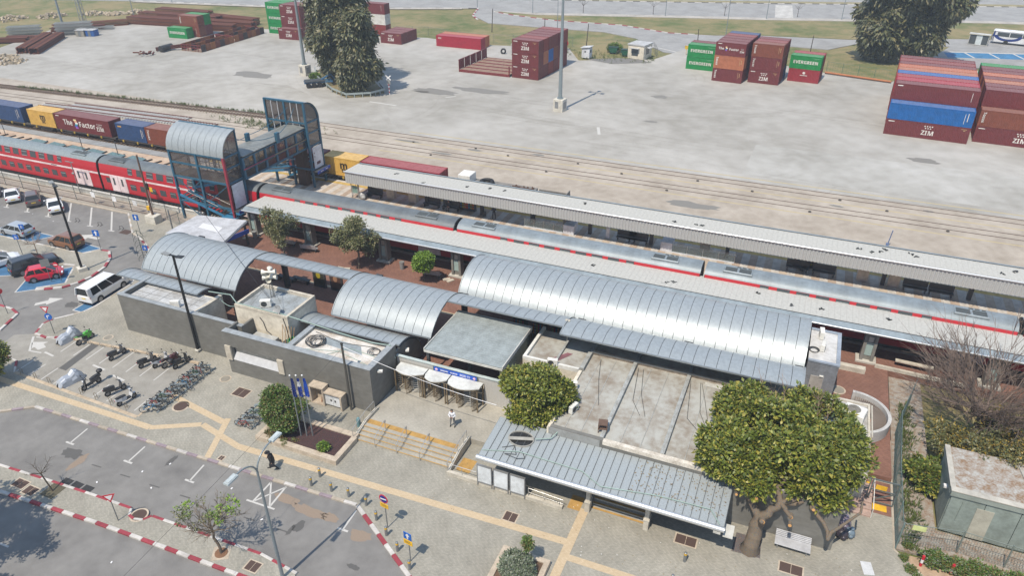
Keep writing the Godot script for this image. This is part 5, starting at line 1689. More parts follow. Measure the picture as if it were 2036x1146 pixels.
func build_trains() -> void:
	var dirty := mat("coach_roof_dirty",Hc(160,172,176),.6,.1,tone("roofdirt2",512,[.02,.1],[.55,.5],Color(.6,.6,.6),Color(1,1,1),2.2),.25)
	var dark := mat("coach_roof_dark",Hc(128,136,140),.5,.15,G(),.2)
	var grey := mat("coach_roof_grey",Hc(128,136,140),.5,.15,G(),.15)
	var pale := mat("coach_roof_pale",Hc(160,172,178),.5,.15,G(),.15)
	coach(-140.3, "red double-deck coach farthest from the overpass, dirty blue-grey roof",dirty,true)
	coach(-113.6, "red double-deck coach with dirty mottled roof beside the parking lot",dirty,true)
	coach(-86.9, "red double-deck coach with dark grey roof passing under the overpass",dark,true)
	coach(-60.2, "red double-deck coach with mid grey roof just right of the overpass",grey,false)
	coach(-33.5, "red double-deck coach with pale grey roof behind the long vault",pale,false)
	coach(-6.8, "red double-deck coach with pale grey roof behind the bare tree",pale,false)
	coach(19.9, "red double-deck coach coupled beyond the bare tree",pale,false)
	# freight train
	wagon(-136.4,20.4, "flat wagon under the navy and yellow containers beside the platform end")
	wagon(-115.6,13.6, "flat wagon under the maroon container with large white slogan")
	wagon(-101.8,18.6, "flat wagon under the small navy and long brown containers")
	wagon(-82.9,13.2, "flat wagon under the brown container hidden by the overpass")
	wagon(-69.4,13.6, "flat wagon under two small containers beside the overpass")
	wagon(-56.3,13.2, "flat wagon under the long crimson container behind island canopy")
	wagon(-42.6,16.6, "flat wagon loaded with scrap and a tyre behind island canopy")
	var z := -79.58
	var gr := "containers on the freight train"
	container("navy",12.19,V3(-135.2,1.08,z),0, "lines", "long navy container at the left end of the freight train",gr)
	container("yellow",6.06,V3(-121.4,1.08,z),0, "msc", "yellow short container between navy and maroon ones on freight train",gr)
	container("maroon",12.19,V3(-115.1,1.08,z),0, "factor", "long maroon container with white slogan and colourful emblem on freight train",gr)
	container("navy",6.06,V3(-101.5,1.08,z),0, "logo", "short navy container next to the long brown one on freight train",gr)
	container("brown",12.19,V3(-95.3,1.08,z),0, "side", "long brown container partly behind the overpass on freight train",gr)
	container("yellow",6.06,V3(-76.0,1.08,z),0, "code", "yellow short container behind the footbridge on freight train",gr)
	container("maroon",6.06,V3(-68.6,1.08,z),0, "code", "short maroon container behind the far stair tower",gr)
	container("yellow",6.06,V3(-62.2,1.08,z),0, "msc", "yellow short container beside the far stair tower poster",gr)
	container("red",12.19,V3(-56.0,1.08,z),0, "code", "long red container behind the island platform canopy",gr)
	# scrap wagon load
	var ru := paint("rust_brown",Color(.14,.085,.06),.85)
	var gw := paint("load_grey",Hc(150,146,140),.85)
	one("scrap_bed", "rusty low scrap tray on the wagon behind island canopy", "tray",mb().bb(-7.8,7.8,0,.25,-1.2,1.2).bb(-7.8,3.4,.25,1.7,-1.2,1.05).bb(3.6,7.8,.25,1.6,-1.2,-1.1).bb(3.6,7.8,.25,1.6,1.1,1.2).bb(7.7,7.8,.25,2.1,-1.1,1.1),gw,V3(-34.3,1.08,-80.8))
	one("white_cabinet", "white cabinet at the left end of the scrap wagon", "cabinet",mb().bev(V3(0,.55,0),V3(1.7,1.1,1.9),.05),paint("ac_white",Vc(226,226,220),.5),V3(-40.4,2.78,-80.8))
	one("tyre", "large black tyre lying on the scrap wagon", "tyre",mb().torus(V3(0,.25,0),Vector3.UP,.75,.24,20,8),paint("rubber_black",Color(.015,.015,.015),.7),V3(-37.6,2.78,-80.9))
	for i in 9:
		one("scrap_bar", "bent scrap bar lying on the scrap wagon", "scrap",mb().box(V3(0,.08,0),V3(rng.randf_range(.6,1.6),.1,.16),Basis(Vector3.UP,rng.randf_range(-1.2,1.2))).box(V3(.1,.2,.1),V3(.15,.4,.12),Basis(V3(0,0,1),rng.randf())),ru,V3(-35.8 + i * .55,2.78,-80.8 + rng.randf_range(-.6,.6)),0, "scrap bars on the wagon")
	for i in 5:
		one("scrap_plank", "grey plank in the tray at the right end of the scrap wagon", "plank",mb().bb(-1.9,1.9,0,.1,-.16,.16),paint("plank_dark",Color(.12,.09,.08),.9),V3(-28.6,1.36,-81.5 + i * .38),0, "planks in the scrap tray")

# ---------------------------------------------------------------- container yard
# rows: from the viewer's side backwards; each row lists its tiers from the ground up as "colour:mark"
func stack(x: float,z: float,Ln: float,turn: float,rows: Array,where: String,levels0 := 0) -> void:
	var ord := ["front", "second", "third", "fourth", "fifth", "sixth", "seventh", "eighth", "ninth", "tenth", "eleventh", "twelfth"]
	var tn := ["bottom", "middle", "top"]
	var b := Basis(Vector3.UP,deg_to_rad(turn))
	for i in rows.size():
		for k in rows[i].size():
			var e: PackedStringArray = rows[i][k].split(":")
			var at := V3(x,0,z) + b * V3(rng.randf_range(-.04,.04),0,-2.53 * i)
			at.y = -.02 + 2.6 * k
			var h: int = rows[i].size()
			var tier: String = tn[k] if h == 3 else (["bottom", "top"][k] if h == 2 else "")
			var label := "%s %s container" % [e[0], "long" if Ln > 7 else "short"]
			if tier:
				label += ", " + tier + " tier"
			if rows.size() > 1:
				label += ", " + ord[i] + " row"
			container(e[0],Ln,at,turn,e[1] if e.size() > 1 else "",label + " " + where, "containers stacked in the yard")

func build_yard() -> void:
	# stack beside the flat racks: six rows, three high
	stack(-60.1,-143.05,6.06,-4,[["maroon:zim", "maroon:zim", "maroon:zim"],["maroon", "tan", "oxide"],["oxide", "blue", "maroon"],["maroon", "brown", "maroon"],["oxide", "maroon", "maroon"],["maroon", "maroon", "oxide"]], "beside flat racks")
	# stacks at the right of the gatehouse
	stack(-27.9,-164.4,6.06,-4,[["green:ever", "green:ever"],["maroon", "maroon"]], "left of slogan stack")
	stack(-21.0,-156.3,6.06,-6,[["maroon:side", "tan:side", "maroon:factor"],["oxide", "maroon", "maroon"],["maroon", "oxide", "maroon"],["maroon", "brown", "oxide"],["maroon", "maroon", "navy"]], "of slogan stack")
	stack(-13.95,-157.7,6.06,-5,[["maroon:zim", "maroon:side", "brown:side"],["maroon", "brown", "oxide"],["navy", "maroon", "maroon"]], "right of slogan stack")
	stack(-6.6,-162.1,6.06,-6,[["red:disc", "green:ever"],["maroon", "red"]], "of stack by green fence")
	# the two long blocks at the right edge
	stack(11.1,-132.2,12.19,-4,[["maroon:zim", "blue:lines"],["maroon", "maroon", "maroon:code"],["oxide", "maroon", "crimson"],["maroon", "oxide", "red"],["maroon", "maroon", "blue"],["oxide", "maroon", "tan"],["maroon", "brown", "orange"],["maroon", "maroon", "maroon"],["oxide", "maroon", "oxide"],["maroon", "maroon", "maroon"]], "of block with blue stripe")
	stack(24.2,-133.2,12.19,-4,[["maroon:zim", "brown:side"],["maroon", "maroon", "maroon"],["oxide", "maroon", "maroon"],["maroon", "oxide", "tan"],["maroon", "maroon", "maroon"],["oxide", "maroon", "orange"],["maroon", "brown", "maroon"],["maroon", "maroon", "maroon"],["oxide", "maroon", "green"]], "of block at bus bays")
	# singles and groups at the back
	stack(-89.3,-164.3,12.19,-1,[["crimson:db"],["orange:code"]], "by the scorched patch")
	stack(-104.0,-162.4,6.06,-2,[["maroon:zim"],["maroon"],["maroon"]], "right of the eucalyptus trees")
	stack(-113.4,-170.7,6.06,-2,[["oxide", "white", "maroon:code"]], "behind the eucalyptus trees")
	stack(-138.2,-161.9,6.06,0,[["green:ever", "green:ever", "green:ever"],["green", "green", "green"]], "by the lamp mast")
	stack(-132.4,-160.2,6.06,2,[["maroon", "maroon:zim", "maroon:zim"],["oxide", "maroon", "maroon"]], "by the lamp mast")
	stack(-130.9,-156.7,6.06,3,[["maroon:zim"]], "alone before the green stack")
	stack(-158.6,-147.2,6.06,2,[["green:ever"]], "before the rusty beams")
	stack(-157.2,-150.2,6.06,2,[["brown:code", "brown:side"],["maroon", "green"]], "before the rusty beams")
	# flat racks lying side by side with their end walls up
	var ox := mat("rack_oxide",L(116,44,46,1.0),.7,0,texs["boxwear"],.2)
	var bd := mat("rack_boards",Hc(170,142,122),.9,0,G(),.3)
	for i in 5:
		var o := thing("flat_rack", "oxide red flat rack with end wall raised, %s in the row beside container stack" % ["nearest", "second", "third", "fourth", "last"][i], "flat rack",V3(-72.6 + i * .17,0,-143.1 - i * 2.6),-1.5, "flat racks in the yard")
		part(o, "base",mb().bb(0,12.0,-.02,.5,-2.4,-2.2).bb(0,12.0,-.02,.5,-.2,0),ox)
		for k in 5:
			part(o, "deck_board",mb().bb(.15 + k * 2.36,2.46 + k * 2.36,.3,.46,-2.19,-.21),bd)
		part(o, "end_wall",mb().bb(0,.12,.5,2.5,-2.4,-1.25).bb(0,.12,.5,2.5,-1.15,0).bb(-.03,.15,2.4,2.55,-2.4,0),ox)
		part(o, "corner_post",mb().bb(11.8,12.0,.5,2.2,-.2,.0),ox)
	for i in 2:
		var o := thing("steel_cage",["rusty steel cage behind the flat racks", "pale steel frame bin behind the flat racks"][i], "cage",V3(-64.5 - i * 4.0,0,-160.5 - i * 2))
		var m := mb()
		for x in [.0,1.5,3.0]:
			for z in [.0,-2.0]:
				m.bar(V3(x,0,z),V3(x,2.4,z),.1)
		for h in [.1,1.2,2.4]:
			for z in [.0,-2.0]:
				m.bar(V3(0,h,z),V3(3,h,z),.1)
			m.bar(V3(0,h,0),V3(0,h,-2),.1).bar(V3(3,h,0),V3(3,h,-2),.1)
		part(o, "bars",m,ox if i == 0 else paint("frame_pale",Vc(196,196,190),.6))
		part(o, "floor",mb().bb(0,3,0,.1,-2,0),ox)
	one("wheel_stack", "black tyre leaning behind the flat racks", "tyre",mb().torus(V3(0,.6,0),V3(.2,.3,1).normalized(),.5,.2,16,6),paint("rubber_black",Color(.015,.015,.015),.7),V3(-70.5,0,-162.5))
	# half-height rusty bins in two lines
	for i in 4:
		var o := thing("half_height_bin", "rusty half-height open bin, %s" % ["front one before the green container", "second one at the debris heap", "third one beside the green stack", "rear one beside rusty beams"][i], "bin",V3(-143.9 + (i % 2) * 3.1 - (i / 2) * .6,0,-136.5 - (i / 2) * 12.3),3, "half-height bins in the yard")
		for k in 7:
			for x in [.0,2.9]:
				part(o, "side_plate",mb().bb(x - .05,x + .05,0,1.6,-12 + k * 1.72,-12 + k * 1.72 + 1.62),mat("bin_%d" % ((k + i) % 4),[L(112,58,42),L(150,96,54),L(130,78,48),L(72,60,56)][(k + i) % 4],.85,0,texs["boxwear"],.4))
		for z in [.0,-12.0]:
			part(o, "end_frame",mb().bar(V3(0,.9,z),V3(2.9,.9,z),.12).bar(V3(0,1.5,z),V3(2.9,1.5,z),.12).bar(V3(1.0,0,z),V3(1.0,1.5,z),.1).bar(V3(2.0,0,z),V3(2.0,1.5,z),.1),ox)
		part(o, "floor",mb().bb(0,2.9,0,.2,-12,0),bd)
	# heaps of rusty beams
	var ru := mat("beam_rust",L(110,62,40,.95),.9,0,texs["boxwear"],.5)
	var rd := mat("beam_dark",L(84,44,36,.95),.9,0,texs["boxwear"],.5)
	var n := 0
	for q in [[-187,-172,-168,-172.5,2.3,7],[-186.5,-165,-160,-167,2.3,7],[-184,-158.5,-160,-161,2.2,7],[-166,-170.5,-149,-169.5,2.0,7],[-163,-163.5,-146,-165,1.9,6],[-160,-158.5,-148.5,-160.5,1.8,6],[-195,-142.6,-183,-156.5,1.5,5],[-193.5,-140.8,-184.5,-150,1.3,4],[-176.7,-119.6,-187.5,-135.5,1.5,5],[-173.4,-120.3,-184.6,-136.6,1.7,5],[-196,-124.6,-188,-129.5,1.2,4],[-194,-128.5,-187,-132,1.3,4]]:
		n += 1
		var a := V3(q[0],0,q[1])
		var b := V3(q[2],0,q[3])
		var d := (b - a).normalized()
		var s := V3(-d.z,0,d.x)
		var o := thing("beam_stack", "stack of rusty steel beams, %s heap counted from the lattice bundle" % ["fifth", "sixth", "seventh", "eighth", "ninth", "tenth", "third", "fourth", "first", "second", "eleventh", "twelfth"][n - 1], "beams",a,0, "stacks of rusty beams")
		for h in int(q[4] / .3):
			for k in q[5]:
				var of: Vector3 = s * (k - q[5] * .5) * .48 + V3(0,.1 + h * .3,0) + d * rng.randf_range(-.3,.3)
				if h > 0 and h < int(q[4] / .3) - 1 and k > 0 and k < q[5] - 1:
					continue
				part(o, "beam",mb().bar(of,of + (b - a),.3,.2),ru if (k + h) % 3 else rd)
	# lattice bundle and box sheds
	var gz := paint("galvanised",Vc(158,162,160),.5,.3)
	for q in [[-189.5,-139.5,9.0,3.0, "bundle of grey lattice girders piled behind the rusty beams"],[-200.5,-134,8.0,2.5, "second bundle of grey lattice girders at the yard corner"],[-186.5,-148.5,5.0,1.2, "low grey lattice girders lying on the rusty beams"]]:
		var o := thing("lattice_bundle",q[4], "girders",V3(q[0],0,q[1]),40)
		for j in 4:
			for k in int(q[3] / .75):
				var m := mb()
				var y := .1 + k * .75
				var z := j * .8
				for e in [[.0,.0],[.0,.6],[.6,.0],[.6,.6]]:
					m.bar(V3(0,y + e[0],z + e[1]),V3(q[2],y + e[0],z + e[1]),.07)
				for i in int(q[2] / .7):
					m.bar(V3(i * .7,y,z + .6),V3(i * .7 + .7,y + .6,z + .6),.05)
					m.bar(V3(i * .7,y + .6,z),V3(i * .7 + .7,y + .6,z + .6),.05)
				part(o, "girder",m,gz)
	for q in [[-182.2,-138.9, "grey", "small grey site hut beside the blue one"],[-179.9,-140.0, "blue", "small blue site hut with white roof"],[-183.8,-140.5, "pale", "small pale site hut behind the grey one"]]:
		var o := thing("site_hut",q[3], "hut",V3(q[0],0,q[1]),18)
		part(o, "wall",mb().bb(0,2.3,0,1.5,-2.2,0),paint("hut_" + q[2], {"grey": Vc(150,146,136), "blue": Vc(36,90,160), "pale": Vc(176,182,184)}[q[2]],.7))
		part(o, "roof",mb().bb(-.1,2.4,1.5,1.6,-2.3,.1),paint("hut_roof",Hc(214,216,216),.6))
		part(o, "door",mb().bb(.7,1.4,.05,1.35,.001,.03),paint("hut_door",Vc(120,124,126),.6))
	# rubble heaps
	var rk := mat("rubble",Hc(206,190,164),.95,0,G(),.5)
	var hp := [[-171,-112.4,3.2,1.5, "pile of pale rubble beside the beam stacks"],[-176,-114.5,3.0,1.6, "brownish rubble pile at the yard edge"],[-215,-158,4.0,1.3, "rock heap on the grass behind the yard corner"],[-207,-166,3.6,1.0, "low rock heap beside the lattice mast"],[-201,-168,3.0,.9, "small rock heap on the grass"],[-196,-172,3.6,1.5, "rock heap behind the long beam stack"],[-222,-150,4.5,1.4, "broad rock heap at the far grass edge"]]
	for q in hp:
		var o := thing("rubble_heap",q[4], "rubble",V3(q[0],-.1,q[1]))
		var m := mb()
		for i in 60:
			var t := rng.randf() * TAU
			var r: float = sqrt(rng.randf()) * q[2]
			var h: float = maxf(0,q[3] * (1.0 - r / q[2])) * rng.randf_range(.5,1.0)
			var s := rng.randf_range(.3,.9)
			m.box(V3(cos(t) * r,h * .8,sin(t) * r),V3(s,s * .6,s * .8),Basis(V3(rng.randf(),1,rng.randf()).normalized(),rng.randf() * 6.0))
		part(o, "rocks",m,rk).set_meta("kind", "stuff")
	# debris heap with a dark tank
	var o2 := thing("scrap_heap", "heap of rusty scrap and a dark tank before the half-height bins", "scrap",V3(-148,0,-130))
	for i in 14:
		part(o2, "scrap_piece",mb().box(V3(rng.randf_range(-2,2),.3 + rng.randf() * .6,rng.randf_range(-2,2)),V3(rng.randf_range(.4,2.0),.2,.3),Basis(V3(.2,1,.1).normalized(),rng.randf() * 6)),rd if i % 2 else ru)
	part(o2, "tank",mb().cyl(V3(1.0,.8,-3),V3(1.0,.8,-6.5),.7,-1,12),paint("tank_black",Color(.03,.03,.03),.5))
	part(o2, "long_beam",mb().bar(V3(-1,.5,-3.5),V3(3.5,.9,-7.5),.5,.8),rd)
	# lighting masts on concrete blocks
	var pole := mat("mast_steel",Vc(148,160,164),.4,.4,FINE(),.2)
	for q in [[-42.8,-124.2, "tall lighting mast on a concrete block in the open yard"],[-101.6,-128.2, "tall lighting mast on a concrete block beside the eucalyptus trees"]]:
		var o := thing("lighting_mast",q[2], "mast",V3(q[0],-.02,q[1]),-8)
		part(o, "block",mb().bev(V3(0,1.1,0),V3(1.9,2.2,1.7),.06),mat("block_concrete",Vc(206,202,190),.85,0,G(),.3))
		part(o, "door",mb().bb(.97,.99,.5,1.7,-.5,.5).bb(-.6,.1,.6,1.8,.86,.88),paint("case_frame",Vc(150,152,154),.4,.4))
		part(o, "flange",mb().cyl(V3(0,2.2,0),V3(0,2.4,0),.55,-1,14),pole)
		part(o, "pole",mb().cyl(V3(0,2.4,0),V3(0,24.5,0),.36,.16,14),pole)
		part(o, "lamp_ring",mb().bar(V3(-1.3,24.3,0),V3(1.3,24.3,0),.12).bar(V3(0,24.3,-1.3),V3(0,24.3,1.3),.12),pole)
		for e in [[-1.3,0],[1.3,0],[0,-1.3],[0,1.3]]:
			part(o, "floodlight",mb().bb(e[0] - .35,e[0] + .35,23.9,24.2,e[1] - .35,e[1] + .35),paint("shade_steel",Color(.05,.052,.054),.6))
	# lattice mast and plain poles behind the yard corner
	for q in [[-195.5,-146,.32, "thick grey pole behind the lattice girders"],[-184,-160,.12, "thin pole behind the hut row"]]:
		one("yard_pole",q[3], "pole",mb().cyl(V3(0,0,0),V3(0,16,0),q[2],q[2] * .6,10),pole,V3(q[0],-.2,q[1]))
	var lm := mb()
	for e in [[-.6,-.6],[.6,-.6],[.6,.6],[-.6,.6]]:
		lm.bar(V3(e[0],0,e[1]),V3(e[0] * .5,18,e[1] * .5),.12)
		for i in 12:
			lm.bar(V3(e[0],i * 1.5,e[1]) * V3(1 - i / 24.0,1,1 - i / 24.0),V3(-e[1],i * 1.5 + 1.5,e[0]) * V3(1 - i / 24.0,1,1 - i / 24.0),.06)
	one("lattice_tower", "grey lattice tower rising behind the girder bundles", "tower",lm,gz,V3(-191.5,-.2,-149.5))
	# trailer
	var t := thing("trailer", "blue tandem-axle trailer frame parked beside the guard rail", "trailer",V3(-93.5,0,-121.6),40)
	var tb := paint("trailer_blue",Color(.05,.16,.3),.5)
	var rb := paint("rubber_black",Color(.015,.015,.015),.7)
	part(t, "frame",mb().bar(V3(-2.8,1.0,-.8),V3(2.8,1.0,-.8),.2,.3).bar(V3(-2.8,1.0,.8),V3(2.8,1.0,.8),.2,.3).bar(V3(-2.5,1.0,-.8),V3(-2.5,1.0,.8),.2).bar(V3(0,1.0,-.8),V3(0,1.0,.8),.2).bar(V3(2.5,1.0,-.8),V3(2.5,1.0,.8),.2),tb)
	part(t, "deck",mb().bb(-2.7,1.2,1.15,1.3,-1.1,1.1),paint("deck_dark",Color(.05,.06,.07),.8))
	part(t, "boom",mb().bar(V3(.6,1.3,0),V3(2.6,2.3,0),.3).bar(V3(2.6,2.3,0),V3(3.4,1.0,0),.25),tb)
	for x in [-2.0,-.9,.2]:
		for z in [-1.0,1.0]:
			part(t, "wheel",mb().cyl(V3(x,.5,z - .15),V3(x,.5,z + .15),.5,-1,14),rb)
	# tree island with guard rail and crossing sign
	struct("tree_island",mb().slab(pv([-102.1,-132.4,-96.5,-125.5,-88,-118.8,-83.4,-116.4,-79.5,-119.2,-78.5,-122.3,-86,-130,-98,-135]),-.1,.1),mat("island_earth",Color.WHITE,.95,0,tone("isl",512,[.02,.1],[.6,.45],Hc(110,118,70),Hc(170,146,116),2.0),.1))
	var gr := thing("guard_rail", "galvanised guard rail round the eucalyptus island", "guard rail",V3(-90,0,-121))
	var ps := [V3(-11.9,0,-11),V3(-6.7,0,-4.6),V3(1.6,0,2.1),V3(6.6,0,4.6),V3(10.4,0,2.0),V3(11.6,0,-1.2),V3(8,0,-5)]
	for i in ps.size() - 1:
		part(gr, "rail",mb().bar(ps[i] + V3(0,.75,0),ps[i + 1] + V3(0,.75,0),.08,.36),mat("guard_galv",Vc(176,188,186),.45,.4,FINE(),.4))
		for k in 3:
			var c: Vector3 = ps[i].lerp(ps[i + 1],k / 3.0)
			part(gr, "post",mb().bb(c.x - .07,c.x + .07,0,.8,c.z - .07,c.z + .07),mats["guard_galv"])
	var cs := thing("crossing_sign", "level crossing sign with white cross on red-white post", "sign",V3(-76.9,0,-121.5),10)
	for i in 6:
		part(cs, "post_band",mb().cyl(V3(0,i * .35,0),V3(0,i * .35 + .35,0),.08,-1,8),paint("band_red",Vc(176,40,50),.6) if i % 2 else paint("sign_white",Vc(236,236,236),.5))
	part(cs, "backboard",mb().bb(-.35,.35,2.0,2.9,-.03,.03),paint("board_grey",Vc(150,152,150),.6))
	part(cs, "cross",mb().box(V3(0,3.3,0),V3(1.3,.2,.05),Basis(V3(0,0,1),.7)).box(V3(0,3.3,.03),V3(1.3,.2,.05),Basis(V3(0,0,1),-.7)),paint("sign_white",Vc(236,236,236),.5))
	# gatehouse corner
	var gh := thing("gatehouse", "small cream gatehouse with flat roof and window at the yard gate", "gatehouse",V3(-42.3,0,-169.5),-12)
	var cw: Material = mats["cream_plaster"]
	part(gh, "wall",mb().bb(0,4.0,0,3.0,-4.2,0),cw)
	part(gh, "roof",mb().bb(-.15,4.15,3.0,3.2,-4.35,.15),paint("hut_roof",Hc(214,216,216),.6))
	part(gh, "window",mb().bb(1.0,2.6,.7,2.2,.002,.05),mats["coach_glass"])
	part(gh, "awning",mb().bb(.8,2.9,2.35,2.45,.0,.7),paint("hut_roof",Hc(214,216,216),.6))
	part(gh, "side_window",mb().bb(4.0,4.04,1.0,2.2,-2.8,-1.2),mats["coach_glass"])
	part(gh, "shutter",mb().box(V3(4.4,2.5,-2.0),V3(.8,.06,1.8),Basis(V3(0,0,1),-.3)),paint("hut_roof",Hc(214,216,216),.6))
	var kb := thing("guard_kiosk", "tiny white guard kiosk with slanted roof beside the grass", "kiosk",V3(-52.1,0,-165.4),-5)
	part(kb, "wall",mb().bb(0,1.9,.1,2.3,-1.7,0),paint("kiosk_white",Vc(214,218,224),.6))
	part(kb, "roof",mb().plate(P2([V2(-.25,2.25),V2(2.15,2.55),V2(2.15,2.65),V2(-.25,2.35)]),V3(0,0,-1.95),V3(1,0,0),V3(0,1,0),2.2),paint("kiosk_roof",Hc(236,238,240),.6))
	part(kb, "window",mb().bb(.7,1.0,1.3,1.7,.0,.02).bb(1.9,1.92,1.2,1.9,-1.2,-.5),mats["coach_glass"])
	for i in 2:
		var sk := thing("waste_skip",["green waste skip beside the gatehouse corner", "green waste skip nearer the kiosk"][i], "skip",V3(-44.3 - i * 3.4,0,-171 - i * 1.6),6)
		part(sk, "tub",mb().plate(P2([V2(.3,.15),V2(1.7,.15),V2(2.1,1.3),V2(-.1,1.3)]),V3(0,0,-1.4),V3(1,0,0),V3(0,1,0),1.4),paint("skip_green",L(22,84,62),.6))
		part(sk, "lid",mb().bb(-.1,2.1,1.3,1.4,-1.45,.05),paint("skip_lid",L(40,66,60),.6))
		for x in [.3,1.7]:
			part(sk, "wheel",mb().cyl(V3(x,.1,-.1),V3(x,.1,.0),.1),rb)
	one("warning_board", "round red warning board on the grass behind the kiosk", "sign",mb().cyl(V3(0,1.6,0),V3(0,1.6,.06),.9,-1,18).bb(-.05,.05,0,1.0,-.05,.02),paint("board_red",Vc(190,40,50),.6),V3(-58.5,0,-172))
	one("gravel_patch", "dark gravel patch before the gatehouse", "gravel",mb().slab(pv([-50.5,-164.5,-44,-168.5,-39,-169.3,-36.5,-166.5,-44,-162.5]),-.02,.03),mat("gravel_dark",Hc(140,138,134),.95,0,FINE(),.8)).set_meta("kind", "structure")
	# green mesh fence along the right back edge
	wire_fence([V3(.6,0,-171.5),V3(13.0,0,-168.2)],2.4,3.2, "green mesh fence along the pipe behind the container block",L(70,110,96),.5)
	one("pipe_line", "orange pipe running along the green fence", "pipe",mb().cyl(V3(.4,.3,-170.9),V3(13.2,.3,-167.6),.22,-1,8),paint("pipe_orange",Vc(176,112,70),.7))
	wire_fence([V3(-58,0,-176.5),V3(-82,0,-171),V3(-97,0,-174.5),V3(-121,0,-168)],2.2,4.5, "wire fence along the back of the yard",L(120,124,120),.6)
	wire_fence([V3(-36,0,-172),V3(-38,0,-177.5),V3(-50,0,-177)],2.2,3.0, "wire fence behind the gatehouse",L(110,114,110),.6)

# fence of posts and a wire grid
func wire_fence(pts: Array,h: float,step: float,label: String,c: Color,grid := .25,r := .012) -> Node3D:
	var o := thing("wire_fence",label, "fence",pts[0])
	var m := mat("wire%.2f%.2f%.2f" % [c.r,c.g,c.b],c,.5,.3)
	for i in pts.size() - 1:
		var a: Vector3 = pts[i] - pts[0]
		var b: Vector3 = pts[i + 1] - pts[0]
		var n := maxi(1,roundi(a.distance_to(b) / step))
		for k in n:
			var p := a.lerp(b,float(k) / n)
			var q := a.lerp(b,(k + 1.0) / n)
			part(o, "post",mb().cyl(p,p + V3(0,h + .1,0),.045,-1,6),m)
			var w := mb()
			var L_ := p.distance_to(q)
			for j in int(L_ / grid):
				var t := p.lerp(q,(j + .5) * grid / L_)
				w.cyl(t + V3(0,.06,0),t + V3(0,h,0),r,-1,3,false)
			for j in int(h / (grid * 1.6)) + 1:
				var y := V3(0,minf(h,.08 + j * grid * 1.6),0)
				w.cyl(p + y,q + y,r,-1,3,false)
			w.cyl(p + V3(0,h,0),q + V3(0,h,0),.025,-1,4,false)
			part(o, "mesh_panel",w,m)
	return o

